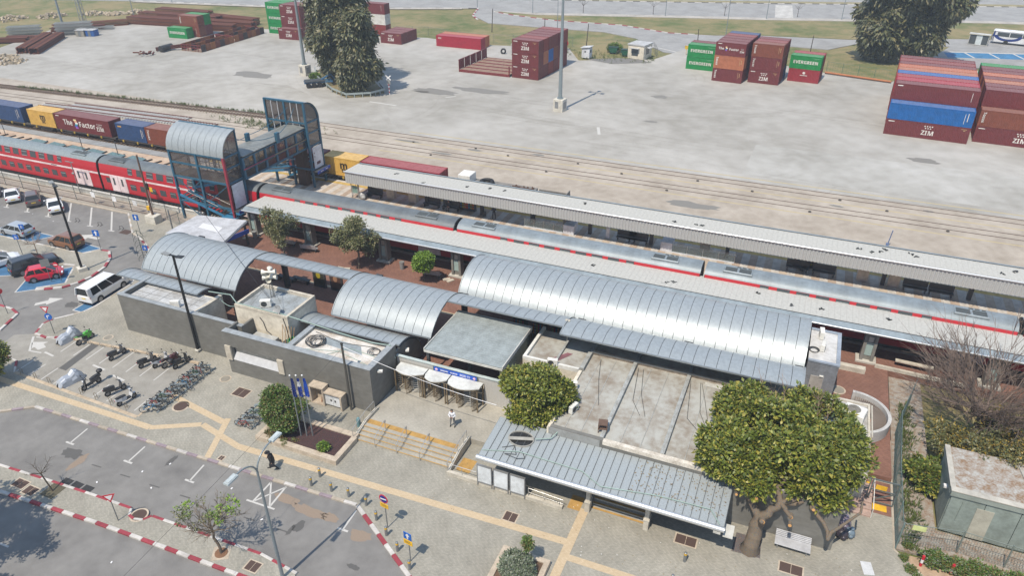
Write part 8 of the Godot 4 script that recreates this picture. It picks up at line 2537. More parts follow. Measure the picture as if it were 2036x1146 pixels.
	for i in 6:
		one("teal_sheet", "weathered teal sheet lying between the loose sleepers", "sheet",mb().slab(pv([-1.6,-.7,1.5,-.6,1.6,.6,-1.5,.7]),0,.04),mat("teal_sheet",Hc(120,152,158),.8,0,texs["roofdirt"],.5),V3(-114 + i * 4.2,.49,-74.9),-4, "teal sheets on the old platform strip")
	for x in [-122.0,-104.5,-97.0]:
		one("thin_post", "thin dark post standing on the old platform strip", "post",mb().cyl(V3(0,0,0),V3(0,2.2,0),.06,-1,6),dk,V3(x,.3,-75.2),0, "thin posts on the old platform")
	one("long_bench_right", "grey glazed bench enclosure near the canopy pier by bare tree", "enclosure",mb().bb(-.05,7,0,.3,-.12,.12).bb(1.5,4.5,.5,.6,-1.2,-.8),mats["pillar_concrete"],V3(9.2,T,-60.2),-2)
	for i in 5:
		one("tree_grate_stone", "flat pale stone at the foot of a platform tree", "stone",mb().bb(-.4,.4,0,.1,-.2,.2),mats["pale_stone"],V3([-44.6,-43.9,-32.7,-32.2,-59.3][i],T,[-57.5,-57.6,-59.7,-59.6,-59.6][i]),i * 20, "stones beside the platform trees")

# ---------------------------------------------------------------- plants
func leaf_cluster(key: String,n: int,R: float,sz: float,long: float,cols: Array,droop: float,sd: int) -> ArrayMesh:
	if meshes.has(key):
		return meshes[key]
	var r := RandomNumberGenerator.new()
	r.seed = sd
	var m := mb()
	m.tint = true
	for i in n:
		var d := Vector3(r.randfn(),r.randfn() * .8,r.randfn()).normalized()
		var p := d * R * pow(r.randf(),.5)
		var out := (d + V3(0,-droop + .35,0) + V3(r.randfn(),r.randfn(),r.randfn()) * .35).normalized()
		var sd2 := out.cross(V3(r.randfn(),r.randfn() + 1.5,r.randfn()).normalized()).normalized()
		var nn := sd2.cross(out).normalized()
		var s := sz * r.randf_range(.7,1.25)
		var c: Color = cols[r.randi() % cols.size()]
		m.col = c * r.randf_range(.75,1.25)
		m.col.a = 1.0
		var tip := p + out * s * long
		var mid := p + out * s * long * .45 + nn * s * .12
		m.tri(p,mid - sd2 * s * .5,mid + sd2 * s * .5)
		m.tri(mid - sd2 * s * .5,tip,mid + sd2 * s * .5)
	meshes[key] = m.done()
	return meshes[key]

func leaf_mat() -> StandardMaterial3D:
	if mats.has("leaf"):
		return mats["leaf"]
	var m := mat("leaf",Color.WHITE,.5)
	m.vertex_color_use_as_albedo = true
	m.backlight_enabled = true
	m.backlight = Color(.16,.2,.05)
	return m

# lobes: [centre, radii]; clusters are set mostly in the outer shell, with gaps
func crown(parent: Node3D,lobes: Array,count: int,keys: Array,sc: float,sd: int,gap := .32) -> MeshInstance3D:
	var r := RandomNumberGenerator.new()
	r.seed = sd
	var st := SurfaceTool.new()
	st.begin(Mesh.PRIMITIVE_TRIANGLES)
	var nz := noise(sd,.6 / maxf(.6,lobes[0][1].x) * 1.6,2)
	var tot := .0
	for l in lobes:
		tot += pow(l[1].x * l[1].y * l[1].z,.667)
	var made := 0
	for l in lobes:
		var n := int(count * pow(l[1].x * l[1].y * l[1].z,.667) / tot)
		for i in n * 2:
			var d := Vector3(r.randfn(),r.randfn(),r.randfn()).normalized()
			var rad := pow(r.randf(),.28)
			var p: Vector3 = l[0] + d * l[1] * rad
			if nz.get_noise_3dv(p) < -gap + .12 * (1.0 - rad):
				continue
			var b := Basis(Vector3(r.randfn(),r.randfn(),r.randfn()).normalized(),r.randf() * TAU)
			b = Basis(Vector3.UP,r.randf() * TAU) * Basis(V3(1,0,0),r.randf_range(-.5,.5))
			st.append_from(meshes[keys[r.randi() % keys.size()]],0,Transform3D(b.scaled(Vector3.ONE * sc * r.randf_range(.75,1.25)),p))
			made += 1
			if made > count * 1.4:
				break
	return inst("crown",st.commit(),leaf_mat(),parent)

func limb(m: MB,a: Vector3,b: Vector3,r0: float,r1: float,sd: int,k := 7) -> void:
	var r := RandomNumberGenerator.new()
	r.seed = sd
	var n := 5
	var ps := [a]
	for i in n:
		var t := (i + 1.0) / n
		ps.append(a.lerp(b,t) + (V3(r.randfn(),r.randfn() * .4,r.randfn()) * a.distance_to(b) * .045 if i < n - 1 else Vector3.ZERO))
	for i in n:
		m.cyl(ps[i],ps[i + 1],lerpf(r0,r1,float(i) / n),lerpf(r0,r1,(i + 1.0) / n),k,false)
		m.ball(ps[i + 1],Vector3.ONE * lerpf(r0,r1,(i + 1.0) / n),k,4)

func bare_twigs(m: MB,a: Vector3,d: Vector3,ln: float,r0: float,depth: int,r: RandomNumberGenerator,spread: float,kids: int,lift: float) -> void:
	var n := 3 if depth > 1 else 2
	var p := a
	var dd := d
	for i in n:
		var q := p + dd * ln / n
		m.cyl(p,q,r0 * (1.0 - .25 * i),r0 * (1.0 - .25 * (i + 1)),5 if depth > 2 else 3,false)
		if depth > 0:
			for k in kids:
				if r.randf() < .82:
					var e := (dd + Vector3(r.randfn(),r.randfn(),r.randfn()) * spread + V3(0,lift,0)).normalized()
					bare_twigs(m,p.lerp(q,r.randf()),e,ln * r.randf_range(.5,.78),r0 * .55,depth - 1,r,spread,kids,lift)
		dd = (dd + Vector3(r.randfn(),r.randfn(),r.randfn()) * .12 + V3(0,lift * .3,0)).normalized()
		p = q

func build_plants() -> void:
	var bark := mat("bark_grey",Hc(150,132,112),.95,0,tone("bark",256,[.05,.3],[.55,.5],Color(.5,.48,.46),Color(1.1,1.05,1.0),2.0),.7)
	var bark2 := mat("bark_brown",Color(.115,.085,.06),.95,0,texs["bark"],.9)
	var olive := [Color(.11,.14,.018),Color(.16,.18,.022),Color(.08,.11,.016),Color(.23,.21,.035),Color(.06,.085,.015)]
	for i in 3:
		leaf_cluster("ficus%d" % i,46,.42,.17,1.7,olive,.25,20 + i)
		leaf_cluster("euca%d" % i,40,.62,.2,2.6,[Color(.075,.085,.038),Color(.11,.115,.05),Color(.14,.125,.055),Color(.06,.07,.032)],1.3,30 + i)
		leaf_cluster("light%d" % i,34,.36,.11,2.0,[Color(.11,.12,.045),Color(.15,.15,.06),Color(.085,.1,.04),Color(.17,.15,.07)],.7,40 + i)
		leaf_cluster("lime%d" % i,36,.3,.13,1.5,[Color(.13,.22,.02),Color(.18,.28,.03),Color(.09,.16,.02)],.2,50 + i)
		leaf_cluster("deep%d" % i,40,.3,.12,1.6,[Color(.05,.1,.016),Color(.075,.13,.022),Color(.1,.13,.03),Color(.12,.1,.03)],.2,60 + i)
		leaf_cluster("grey%d" % i,40,.22,.08,1.8,[Color(.17,.2,.15),Color(.22,.24,.18),Color(.12,.15,.1),Color(.08,.12,.05)],.1,70 + i)
		leaf_cluster("dry%d" % i,30,.4,.1,2.2,[Color(.13,.12,.04),Color(.19,.15,.03),Color(.09,.1,.04),Color(.24,.16,.02)],.4,80 + i)
	# the big tree by the main building
	var t := thing("broadleaf_tree", "big spreading broadleaf tree with pruned stubs beside the slatted bench", "tree",V3(1.6,0,-36.1))
	var tr := mb()
	limb(tr,V3(0,-.1,0),V3(.2,2.1,-.7),.52,.42,1,10)
	tr.cyl(V3(0,-.1,0),V3(.0,.35,-.05),.72,.5,10,false)
	for q in [[.2,2.0,-.7,-1.6,4.2,-2.2,.3,.14],[.2,2.0,-.7,1.2,3.4,-1.4,.34,.2],[1.2,3.4,-1.4,3.4,4.6,-3.2,.2,.1],[1.2,3.4,-1.4,.6,5.2,-4.5,.2,.1],[.2,2.0,-.7,.3,3.0,.3,.24,.17],[1.2,3.4,-1.4,1.9,3.3,-.5,.16,.13],[3.0,3.6,-2.2,4.3,2.2,-.6,.14,.12],[4.3,2.2,-.6,6.0,3.6,-3.2,.13,.06],[1.2,3.2,-1.4,3.0,3.6,-2.2,.2,.14],[-1.6,4.2,-2.2,-3.4,5.4,-4.5,.14,.05]]:
		limb(tr,V3(q[0],q[1],q[2]),V3(q[3],q[4],q[5]),q[6],q[7],int(q[0] * 10 + q[3] * 7 + 50))
	part(t, "trunk",tr,bark)
	var cut := paint("cut_wood",Vc(206,158,100),.8)
	for q in [[.32,3.02,.34,.17],[1.92,3.3,-.46,.13],[1.95,2.95,-.1,.11],[-.3,3.9,-.6,.12],[3.1,4.0,-.9,.1],[-1.5,3.6,-.8,.09]]:
		part(t, "cut_stub",mb().cyl(V3(q[0],q[1] - .02,q[2] - .3),V3(q[0],q[1],q[2]),q[3] * 1.05,-1,10,false),bark)
		part(t, "cut_face",mb().cyl(V3(q[0],q[1],q[2]),V3(q[0],q[1] + .002,q[2] + .012),q[3],-1,12),cut)
	crown(t,[[V3(.3,5.4,-6.0),V3(3.6,1.9,3.6)],[V3(-2.4,5.2,-3.2),V3(2.2,1.5,2.2)],[V3(2.0,5.8,-3.6),V3(2.8,1.8,2.4)],[V3(4.4,5.2,-5.4),V3(2.0,1.7,2.3)],[V3(-1.8,5.0,-8.0),V3(2.4,1.5,2.2)],[V3(2.4,5.0,-9.0),V3(2.6,1.5,2.0)],[V3(.0,4.3,-2.0),V3(2.2,1.0,1.3)],[V3(3.6,4.0,-3.0),V3(1.6,.9,1.3)]],1400,["ficus0", "ficus1", "ficus2"],1.0,5,.2)
	var tw := mb()
	var r := RandomNumberGenerator.new()
	r.seed = 12
	for i in 9:
		bare_twigs(tw,V3(-1.2 + i * .55,5.2,-9.0 + (i % 3) * .8),V3(r.randfn() * .5,1.0,-.6).normalized(),1.5,.03,2,r,.5,2,.1)
	part(t, "bare_twigs",tw,mat("twig_tan",Hc(170,146,126),.95)).set_meta("kind", "stuff")
	# round tree by the entrance
	t = thing("broadleaf_tree", "round dense broadleaf tree between entrance fence and main building", "tree",V3(-15.3,0,-40.6))
	tr = mb()
	limb(tr,V3(0,0,0),V3(.2,3.2,.2),.22,.15,3)
	for i in 6:
		limb(tr,V3(.15,2.6,.1),V3(cos(i * 1.05) * 2.0,4.6 + (i % 2) * .6,sin(i * 1.05) * 1.8),.1,.04,10 + i)
	part(t, "trunk",tr,bark2)
	crown(t,[[V3(.2,4.9,.1),V3(2.2,1.7,2.2)],[V3(-1.5,4.4,-.6),V3(1.3,1.1,1.4)],[V3(1.6,4.3,-.4),V3(1.3,1.1,1.5)],[V3(.2,3.8,1.6),V3(1.7,.9,1.0)],[V3(-.5,4.9,-1.9),V3(1.3,1.1,1.0)]],620,["ficus0", "ficus1", "ficus2"],.85,8,.3)
	# platform trees
	for q in [[-52.3,-57.8,5.6, "thin olive-leaved tree on the platform nearest the overpass",9],[-42.7,-58.2,6.0, "drooping thin-leaved tree in the middle of the platform row",10]]:
		t = thing("platform_tree",q[3], "tree",V3(q[0],T,q[1]),0, "trees on the near platform")
		tr = mb()
		limb(tr,V3(0,0,0),V3(.15,2.2,0),.1,.07,q[4])
		var rr := RandomNumberGenerator.new()
		rr.seed = q[4]
		for i in 7:
			limb(tr,V3(.12,1.4 + i * .15,0),V3(cos(i * 2.3) * 1.3,q[2] * .75 + rr.randf() * .8,sin(i * 2.3) * 1.1),.05,.012,30 + i,5)
		part(t, "trunk",tr,bark)
		var lobes := []
		for i in 11:
			lobes.append([V3(rr.randf_range(-1.5,1.5),rr.randf_range(.42,.92) * q[2],rr.randf_range(-1.2,1.2)),V3(.75,.85,.7)])
		crown(t,lobes,230,["light0", "light1", "light2"],.95,q[4] + 1,.2)
	t = thing("platform_tree", "small bright green round tree on the platform", "tree",V3(-34.6,T,-58.3),0, "trees on the near platform")
	tr = mb()
	limb(tr,V3(0,0,0),V3(.05,1.6,0),.07,.05,3)
	for i in 5:
		limb(tr,V3(.04,1.2,0),V3(cos(i * 1.3) * .7,2.4,sin(i * 1.3) * .7),.03,.012,60 + i,5)
	part(t, "trunk",tr,bark2)
	crown(t,[[V3(0,2.4,0),V3(1.05,.95,1.0)],[V3(.3,3.0,.1),V3(.8,.6,.8)],[V3(-.5,1.9,.2),V3(.6,.5,.6)]],240,["lime0", "lime1", "lime2"],.8,14,.3)
	# planter bush and little shrub
	t = thing("planter_bush", "round leafy bush in the planter beside the flagpoles", "bush",V3(-34.0,.33,-34.1))
	tr = mb()
	for i in 6:
		limb(tr,V3(0,0,0),V3(cos(i * 1.05) * .9,1.7,sin(i * 1.05) * .9),.07,.03,70 + i,5)
	part(t, "trunk",tr,bark2)
	crown(t,[[V3(0,1.7,0),V3(1.5,1.3,1.4)],[V3(.6,1.2,.6),V3(1.1,.9,1.0)],[V3(-.6,2.3,-.3),V3(1.0,.9,1.0)],[V3(1.4,1.9,-.6),V3(.7,.7,.7)]],560,["deep0", "deep1", "deep2"],.85,16,.3)
	t = thing("planter_shrub", "tiny green shrub in the red gravel", "shrub",V3(-29.5,.33,-33.0))
	part(t, "stem",mb().cyl(V3(0,0,0),V3(0,.3,0),.03),bark2)
	crown(t,[[V3(0,.28,0),V3(.42,.3,.4)]],40,["lime0", "deep1"],.55,17,.5)
	for i in 7:
		t = thing("ground_plant", "small yellowish ground plant at the planter rim", "plant",V3(-34.6 + i * .42,.33,-32.9 + (i % 3) * .3),0, "ground plants in the planter")
		crown(t,[[V3(0,.1,0),V3(.22,.12,.2)]],5,["dry0", "deep0"],.35,90 + i,.9)
	t = thing("planter_bush", "silvery grey bush with a sprouting stem in the square planter", "bush",V3(-11.6,.3,-28.5))
	tr = mb()
	limb(tr,V3(.1,0,-.5),V3(.25,2.0,-.8),.05,.03,4,5)
	part(t, "stem",tr,bark2)
	crown(t,[[V3(-.1,.55,.1),V3(1.05,.7,1.0)],[V3(.5,.5,.4),V3(.7,.6,.7)]],420,["grey0", "grey1", "grey2"],.9,18,.5)
	crown(t,[[V3(.25,1.8,-.8),V3(.3,.5,.3)]],22,["deep0", "deep1"],.6,19,.6).name = "sprout"
	# median trees
	var rr := RandomNumberGenerator.new()
	rr.seed = 21
	t = thing("street_tree", "leafless sapling on the striped median", "tree",V3(-45.1,0,-22.2))
	tr = mb()
	tr.cyl(V3(0,0,0),V3(-.35,1.7,.1),.06,.045,7,false)
	part(t, "trunk",tr,bark2)
	var tw2 := mb()
	for i in 4:
		bare_twigs(tw2,V3(-.35,1.65,.1),V3(cos(i * 1.6),.75,sin(i * 1.6)).normalized(),.85,.03,2,rr,.5,2,.1)
	part(t, "branches",tw2,bark2)
	t = thing("street_tree", "half-bare budding tree in a pale pit on the median", "tree",V3(-30.1,0,-22.55))
	tr = mb()
	limb(tr,V3(0,0,0),V3(-.25,2.2,0),.1,.07,5)
	part(t, "trunk",tr,bark)
	tw2 = mb()
	for i in 7:
		bare_twigs(tw2,V3(-.2,1.9 + .06 * i,0),V3(cos(i * .95),.8,sin(i * .95)).normalized(),1.5,.05,3,rr,.42,2,.08)
	part(t, "branches",tw2,mat("twig_grey",Hc(140,124,104),.95))
	crown(t,[[V3(-1.0,3.6,.3),V3(1.2,.9,1.2)],[V3(.4,3.9,-.3),V3(1.2,.9,1.2)]],26,["light0", "lime1"],.7,22,.1)
	# trees outside the view whose crowns shade the street corner
	t = thing("street_tree", "wide leafy tree on the near side of the street, its shade on the road", "tree",V3(-46.5,0,-13.5))
	tr = mb()
	limb(tr,V3(0,-.1,0),V3(0,4,0),.3,.2,6)
	part(t, "trunk",tr,bark2)
	crown(t,[[V3(0,7,0),V3(4,2.4,3)],[V3(-4,7,-.5),V3(3.4,2.2,2.8)],[V3(3.6,6.0,0),V3(2.4,1.8,2.2)],[V3(-1,9,-1),V3(3,2,2.5)]],620,["deep0", "deep1", "ficus2"],1.0,23,.0)
	t = thing("street_tree", "leafy tree at the end of the motorcycle bay strip", "tree",V3(-61.3,0,-29.6))
	tr = mb()
	limb(tr,V3(0,0,0),V3(0,2.4,0),.14,.1,7)
	part(t, "trunk",tr,bark2)
	crown(t,[[V3(.0,2.6,0),V3(1.6,1.3,1.5)],[V3(.4,1.7,.6),V3(1.1,.9,1.0)]],360,["deep0", "ficus1", "dry2"],.85,24,.3)
	t = thing("street_tree", "bare sapling on the parking island", "tree",V3(-79.2,0,-47.6))
	tr = mb()
	tr.cyl(V3(0,0,0),V3(0,1.5,0),.07,.05,6,false)
	part(t, "trunk",tr,mat("twig_tan",Hc(170,146,126),.95))
	tw2 = mb()
	for i in 5:
		bare_twigs(tw2,V3(0,1.4,0),V3(cos(i * 1.25),.6,sin(i * 1.25)).normalized(),1.1,.04,2,rr,.45,2,.1)
	part(t, "branches",tw2,mat("twig_tan",Hc(170,146,126),.95))
	# the big bare tree at the right
	t = thing("bare_tree", "large leafless tree with dense upright twigs behind the mesh fence", "tree",V3(16.2,0,-53.6))
	tr = mb()
	limb(tr,V3(0,-.1,0),V3(.1,2.6,0),.4,.3,8,9)
	part(t, "trunk",tr,bark2)
	tw2 = mb()
	rr.seed = 31
	for i in 26:
		var a := i * .7
		bare_twigs(tw2,V3(.1,2.0 + .04 * i,0),V3(cos(a) * 1.1,.4 + .14 * (i % 4),sin(a) * 1.0).normalized(),4.4,.08,3,rr,.34,2,.08)
	part(t, "branches",tw2,mat("twig_dark",Color(.17,.125,.1),.95))
	for q in [[12.6,-47.0,1.5,1.6, "dark green thicket below the bare tree beside the shed"],[16.5,-48.2,2.2,3.9, "dry brownish bush hanging over the shed roof"],[20,-49.0,2.5,4.2, "yellowish bush behind the shed roof"],[14.2,-50.5,2.0,2.4, "olive bush at the foot of the bare tree"],[18.6,-53,2.6,3.0, "olive bush behind the bare tree"]]:
		t = thing("wild_bush",q[4], "bush",V3(q[0],0,q[1]))
		part(t, "stem",mb().cyl(V3(0,0,0),V3(0,q[3] * .7,0),.08,.04,6),bark2)
		crown(t,[[V3(0,q[3] * .75,0),V3(q[2],q[3] * .35,q[2] * .9)],[V3(.6,q[3] * .5,.5),V3(q[2] * .8,q[3] * .35,q[2] * .7)]],320,(["dry0", "dry1", "dry2", "light0"] if q[0] > 13 else ["deep0", "deep1", "ficus0"]),1.0,int(q[0] * 10),.15)
	for i in 9:
		t = thing("hedge_shrub", "low green shrub in the hedge along the mesh fence", "shrub",V3(12.6 + i * 1.15,-.05,-39.55 + (i % 2) * .2),0, "shrubs of the fence hedge")
		part(t, "stem",mb().cyl(V3(0,0,0),V3(0,.4,0),.03),bark2)
		crown(t,[[V3(0,.4,0),V3(.75,.42,.55)]],75,["deep0", "deep1", "grey2"],.75,110 + i,.5)
	for q in [[10.8,-39.2],[11.2,-38.3],[11.6,-37.7],[11.1,-40.4]]:
		t = thing("ground_plant", "small dark ground plant at the sand bed edge", "plant",V3(q[0],-.05,q[1]),0, "ground plants on the sand bed")
		crown(t,[[V3(0,.15,0),V3(.28,.18,.26)]],12,["deep0", "deep1"],.5,int(q[0] * 10),.9)
	# eucalyptus trees in the yard
	for q in [[-82.2,-119.7,15.5,2.9, "eucalyptus tree with pale trunk at the tip of the yard island",41],[-88.5,-124.0,23.0,4.2, "tallest eucalyptus tree in the middle of the yard island",42],[-94.0,-127.5,20.0,3.6, "dark eucalyptus tree at the back of the yard island",43]]:
		t = thing("eucalyptus_tree",q[4], "tree",V3(q[0],0,q[1]),0, "eucalyptus trees on the yard island")
		tr = mb()
		var H: float = q[2]
		limb(tr,V3(0,0,0),V3(.4,H * .5,0),.45,.25,q[5],9)
		rr.seed = q[5]
		var lobes := []
		for i in 9:
			var a := i * 2.4
			var e := V3(cos(a) * q[3] * .6,H * (.35 + .07 * i),sin(a) * q[3] * .6)
			limb(tr,V3(.2,H * .2 + i * .4,0),e,.16,.05,200 + i,6)
			lobes.append([e,V3(q[3] * .62,H * .13,q[3] * .62)])
		for i in 6:
			lobes.append([V3(rr.randfn() * q[3] * .45,H * rr.randf_range(.16,.5),rr.randfn() * q[3] * .45),V3(q[3] * .5,H * .12,q[3] * .5)])
		lobes.append([V3(.4,H * .92,0),V3(q[3] * .6,H * .1,q[3] * .6)])
		part(t, "trunk",tr,mat("bark_pale",Hc(190,180,164),.9,0,texs["bark"],.3))
		crown(t,lobes,620,["euca0", "euca1", "euca2"],1.5,q[5],.16)
	# large eucalyptus at the right back
	t = thing("eucalyptus_tree", "huge dark eucalyptus tree behind the long container block", "tree",V3(14.5,-.2,-190),0)
	tr = mb()
	limb(tr,V3(0,0,0),V3(.5,12,0),.9,.5,44,9)
	var lob := []
	rr.seed = 45
	for i in 16:
		var a := i * 2.4
		var e := V3(cos(a) * (4.0 + 4.6 * (i % 3) / 2.0),6.0 + i * 1.0,sin(a) * (3.0 + 3.0 * (i % 3) / 2.0))
		limb(tr,V3(.2,4.0 + i * .4,0),e,.3,.08,300 + i,6)
		lob.append([e,V3(3.6,3.0,3.4)])
	for i in 8:
		lob.append([V3(rr.randf_range(-6,6),rr.randf_range(3,8),rr.randf_range(-4,4)),V3(3.0,2.6,2.8)])
	part(t, "trunk",tr,mats["bark_pale"])
	crown(t,lob,1100,["euca0", "euca1", "euca2"],2.3,46,.14)
	# grass and weeds along the rails and yard edges
	var tuft := leaf_cluster("tuft",16,.16,.05,6.0,[Color(.1,.13,.03),Color(.15,.15,.05),Color(.08,.11,.03)],-1.0,99)
	var gs := SurfaceTool.new()
	gs.begin(Mesh.PRIMITIVE_TRIANGLES)
	for i in 900:
		var p := Vector3.ZERO
		if i < 350:
			var x := rr.randf_range(-150,-84)
			p = V3(x,0,lerpf(-97.6,-102.4,(x + 150) / 66.0) - absf(rr.randfn()) * .35)
		elif i < 560:
			p = V3(-86 + rr.randfn() * 5,0,-96.8 + rr.randfn() * 1.0)
		elif i < 700:
			p = V3(rr.randf_range(-58,-36),0,-169 + rr.randfn() * 3.0)
		else:
			p = V3(11.0 + absf(rr.randfn()) * .6,-.06,rr.randf_range(-56,-40))
		gs.append_from(tuft,0,Transform3D(Basis(Vector3.UP,rr.randf() * TAU).scaled(Vector3.ONE * rr.randf_range(.7,1.7)),p))
	var gg := inst("weeds",gs.commit(),leaf_mat(),self)
	tag(gg, "weeds and grass tufts along the rails and fence lines", "weeds", "", "stuff")
	for q in [[-40,-174,1.3, "green bush behind the waste skips"],[-47,-175,1.5, "green bush beside the kiosk"],[-97.5,-126,.9, "weedy shrub at the end of the guard rail"]]:
		t = thing("wild_bush",q[3], "bush",V3(q[0],0,q[1]))
		part(t, "stem",mb().cyl(V3(0,0,0),V3(0,q[2] * .6,0),.06),bark2)
		crown(t,[[V3(0,q[2] * .6,0),V3(q[2] * 1.2,q[2] * .6,q[2])]],90,["deep0", "deep1", "lime2"],1.2,int(-q[0]),.3)
	# saplings along the far road
	for i in 7:
		t = thing("street_tree", "thin bare sapling along the far road", "tree",V3(-70 + i * 20.0,0,-222 - i * 5.6),0, "saplings along the far road")
		tr = mb()
		tr.cyl(V3(0,0,0),V3(0,2.2,0),.1,.06,5,false)
		part(t, "trunk",tr,bark2)
		tw2 = mb()
		for k in 4:
			bare_twigs(tw2,V3(0,2.0,0),V3(cos(k * 1.6),1.0,sin(k * 1.6)).normalized(),1.6,.05,1,rr,.45,2,.1)
		part(t, "branches",tw2,bark2)

# ---------------------------------------------------------------- people
# one continuous skin from tapered capsules joined by a smooth minimum, meshed as surface nets
func skin(bones: Array,cell: float,sm: float) -> MB:
	var lo := V3(1e9,1e9,1e9)
	var hi := -lo
	for b in bones:
		for e in [[b[0],b[2]],[b[1],b[3]]]:
			lo = lo.min(e[0] - Vector3.ONE * (e[1] + .06))
			hi = hi.max(e[0] + Vector3.ONE * (e[1] + .06))
	var n := Vector3i(((hi - lo) / cell).ceil()) + Vector3i.ONE
	var f := PackedFloat32Array()
	f.resize(n.x * n.y * n.z)
	f.fill(9.0)
	for b in bones:
		var A: Vector3 = b[0]
		var B: Vector3 = b[1]
		var pad := maxf(b[2],b[3]) + .08
		var i0 := Vector3i(((A.min(B) - Vector3.ONE * pad - lo) / cell).floor()).max(Vector3i.ZERO)
		var i1 := Vector3i(((A.max(B) + Vector3.ONE * pad - lo) / cell).ceil()).min(n - Vector3i.ONE)
		var d := B - A
		var dl := maxf(d.length_squared(),1e-8)
		for z in range(i0.z,i1.z + 1):
			for y in range(i0.y,i1.y + 1):
				for x in range(i0.x,i1.x + 1):
					var p := lo + Vector3(x,y,z) * cell
					var t := clampf((p - A).dot(d) / dl,0,1)
					var v := p.distance_to(A + d * t) - lerpf(b[2],b[3],t)
					var i := (z * n.y + y) * n.x + x
					var o := f[i]
					var h := clampf(.5 + .5 * (o - v) / sm,0,1)
					f[i] = v if o > 8.0 else lerpf(o,v,h) - sm * h * (1.0 - h)
	var m := mb()
	var id := {}
	var st := [1,n.x,n.x * n.y]
	for z in n.z - 1:
		for y in n.y - 1:
			for x in n.x - 1:
				var i := (z * n.y + y) * n.x + x
				var mask := 0
				var c := Vector3.ZERO
				var cnt := 0
				var val := []
				for k in 8:
					var w := f[i + (k & 1) + ((k >> 1) & 1) * st[1] + ((k >> 2) & 1) * st[2]]
					val.append(w)
					if w < .0:
						mask |= 1 << k
				if mask == 0 or mask == 255:
					continue
				for e in [[0,1],[2,3],[4,5],[6,7],[0,2],[1,3],[4,6],[5,7],[0,4],[1,5],[2,6],[3,7]]:
					var a: float = val[e[0]]
					var b2: float = val[e[1]]
					if (a < .0) != (b2 < .0):
						var t := a / (a - b2)
						var P := Vector3(e[0] & 1,(e[0] >> 1) & 1,(e[0] >> 2) & 1)
						var Q := Vector3(e[1] & 1,(e[1] >> 1) & 1,(e[1] >> 2) & 1)
						c += P.lerp(Q,t)
						cnt += 1
				id[i] = m.v.size()
				m.v.append(lo + (Vector3(x,y,z) + c / cnt) * cell)
				m.n.append(Vector3(val[1] + val[3] + val[5] + val[7] - val[0] - val[2] - val[4] - val[6],val[2] + val[3] + val[6] + val[7] - val[0] - val[1] - val[4] - val[5],val[4] + val[5] + val[6] + val[7] - val[0] - val[1] - val[2] - val[3]).normalized())
	for i in id:
		for ax in 3:
			var u: int = st[(ax + 1) % 3]
			var w: int = st[(ax + 2) % 3]
			var a := f[i]
			var b := f[i + st[ax]]
			if (a < .0) == (b < .0):
				continue
			if not (id.has(i - u) and id.has(i - w) and id.has(i - u - w)):
				continue
			var q := [id[i],id[i - u],id[i - u - w],id[i - w]]
			if a < .0:
				m.ix.append_array([q[0],q[2],q[1],q[0],q[3],q[2]])
			else:
				m.ix.append_array([q[0],q[1],q[2],q[0],q[2],q[3]])
	return m

func hand(m: MB,wrist: Vector3,dir: Vector3,side: Vector3,curl: float) -> void:
	# palm, four fingers of unequal length and a thumb from the side of the palm
	var dn := dir.cross(side).normalized()
	var palm := wrist + dir * .085
	m.ball((wrist + palm) * .5,V3(.042,.05,.042),8,6)
	for i in 4:
		var o := palm + side * (i - 1.5) * .021
		var ln: float = [.07,.082,.078,.06][i]
		var k1 := o + (dir * cos(curl) + dn * sin(curl)) * ln * .5
		var k2 := k1 + (dir * cos(curl * 2.0) + dn * sin(curl * 2.0)) * ln * .5
		m.cyl(o,k1,.0105,.0095,6)
		m.cyl(k1,k2,.0095,.008,6)
	var th := wrist + dir * .03 - side * .035
	m.cyl(th,th - side * .025 + dir * .035,.013,.011,6)
	m.cyl(th - side * .025 + dir * .035,th - side * .015 + dir * .07 + dn * .01,.011,.009,6)

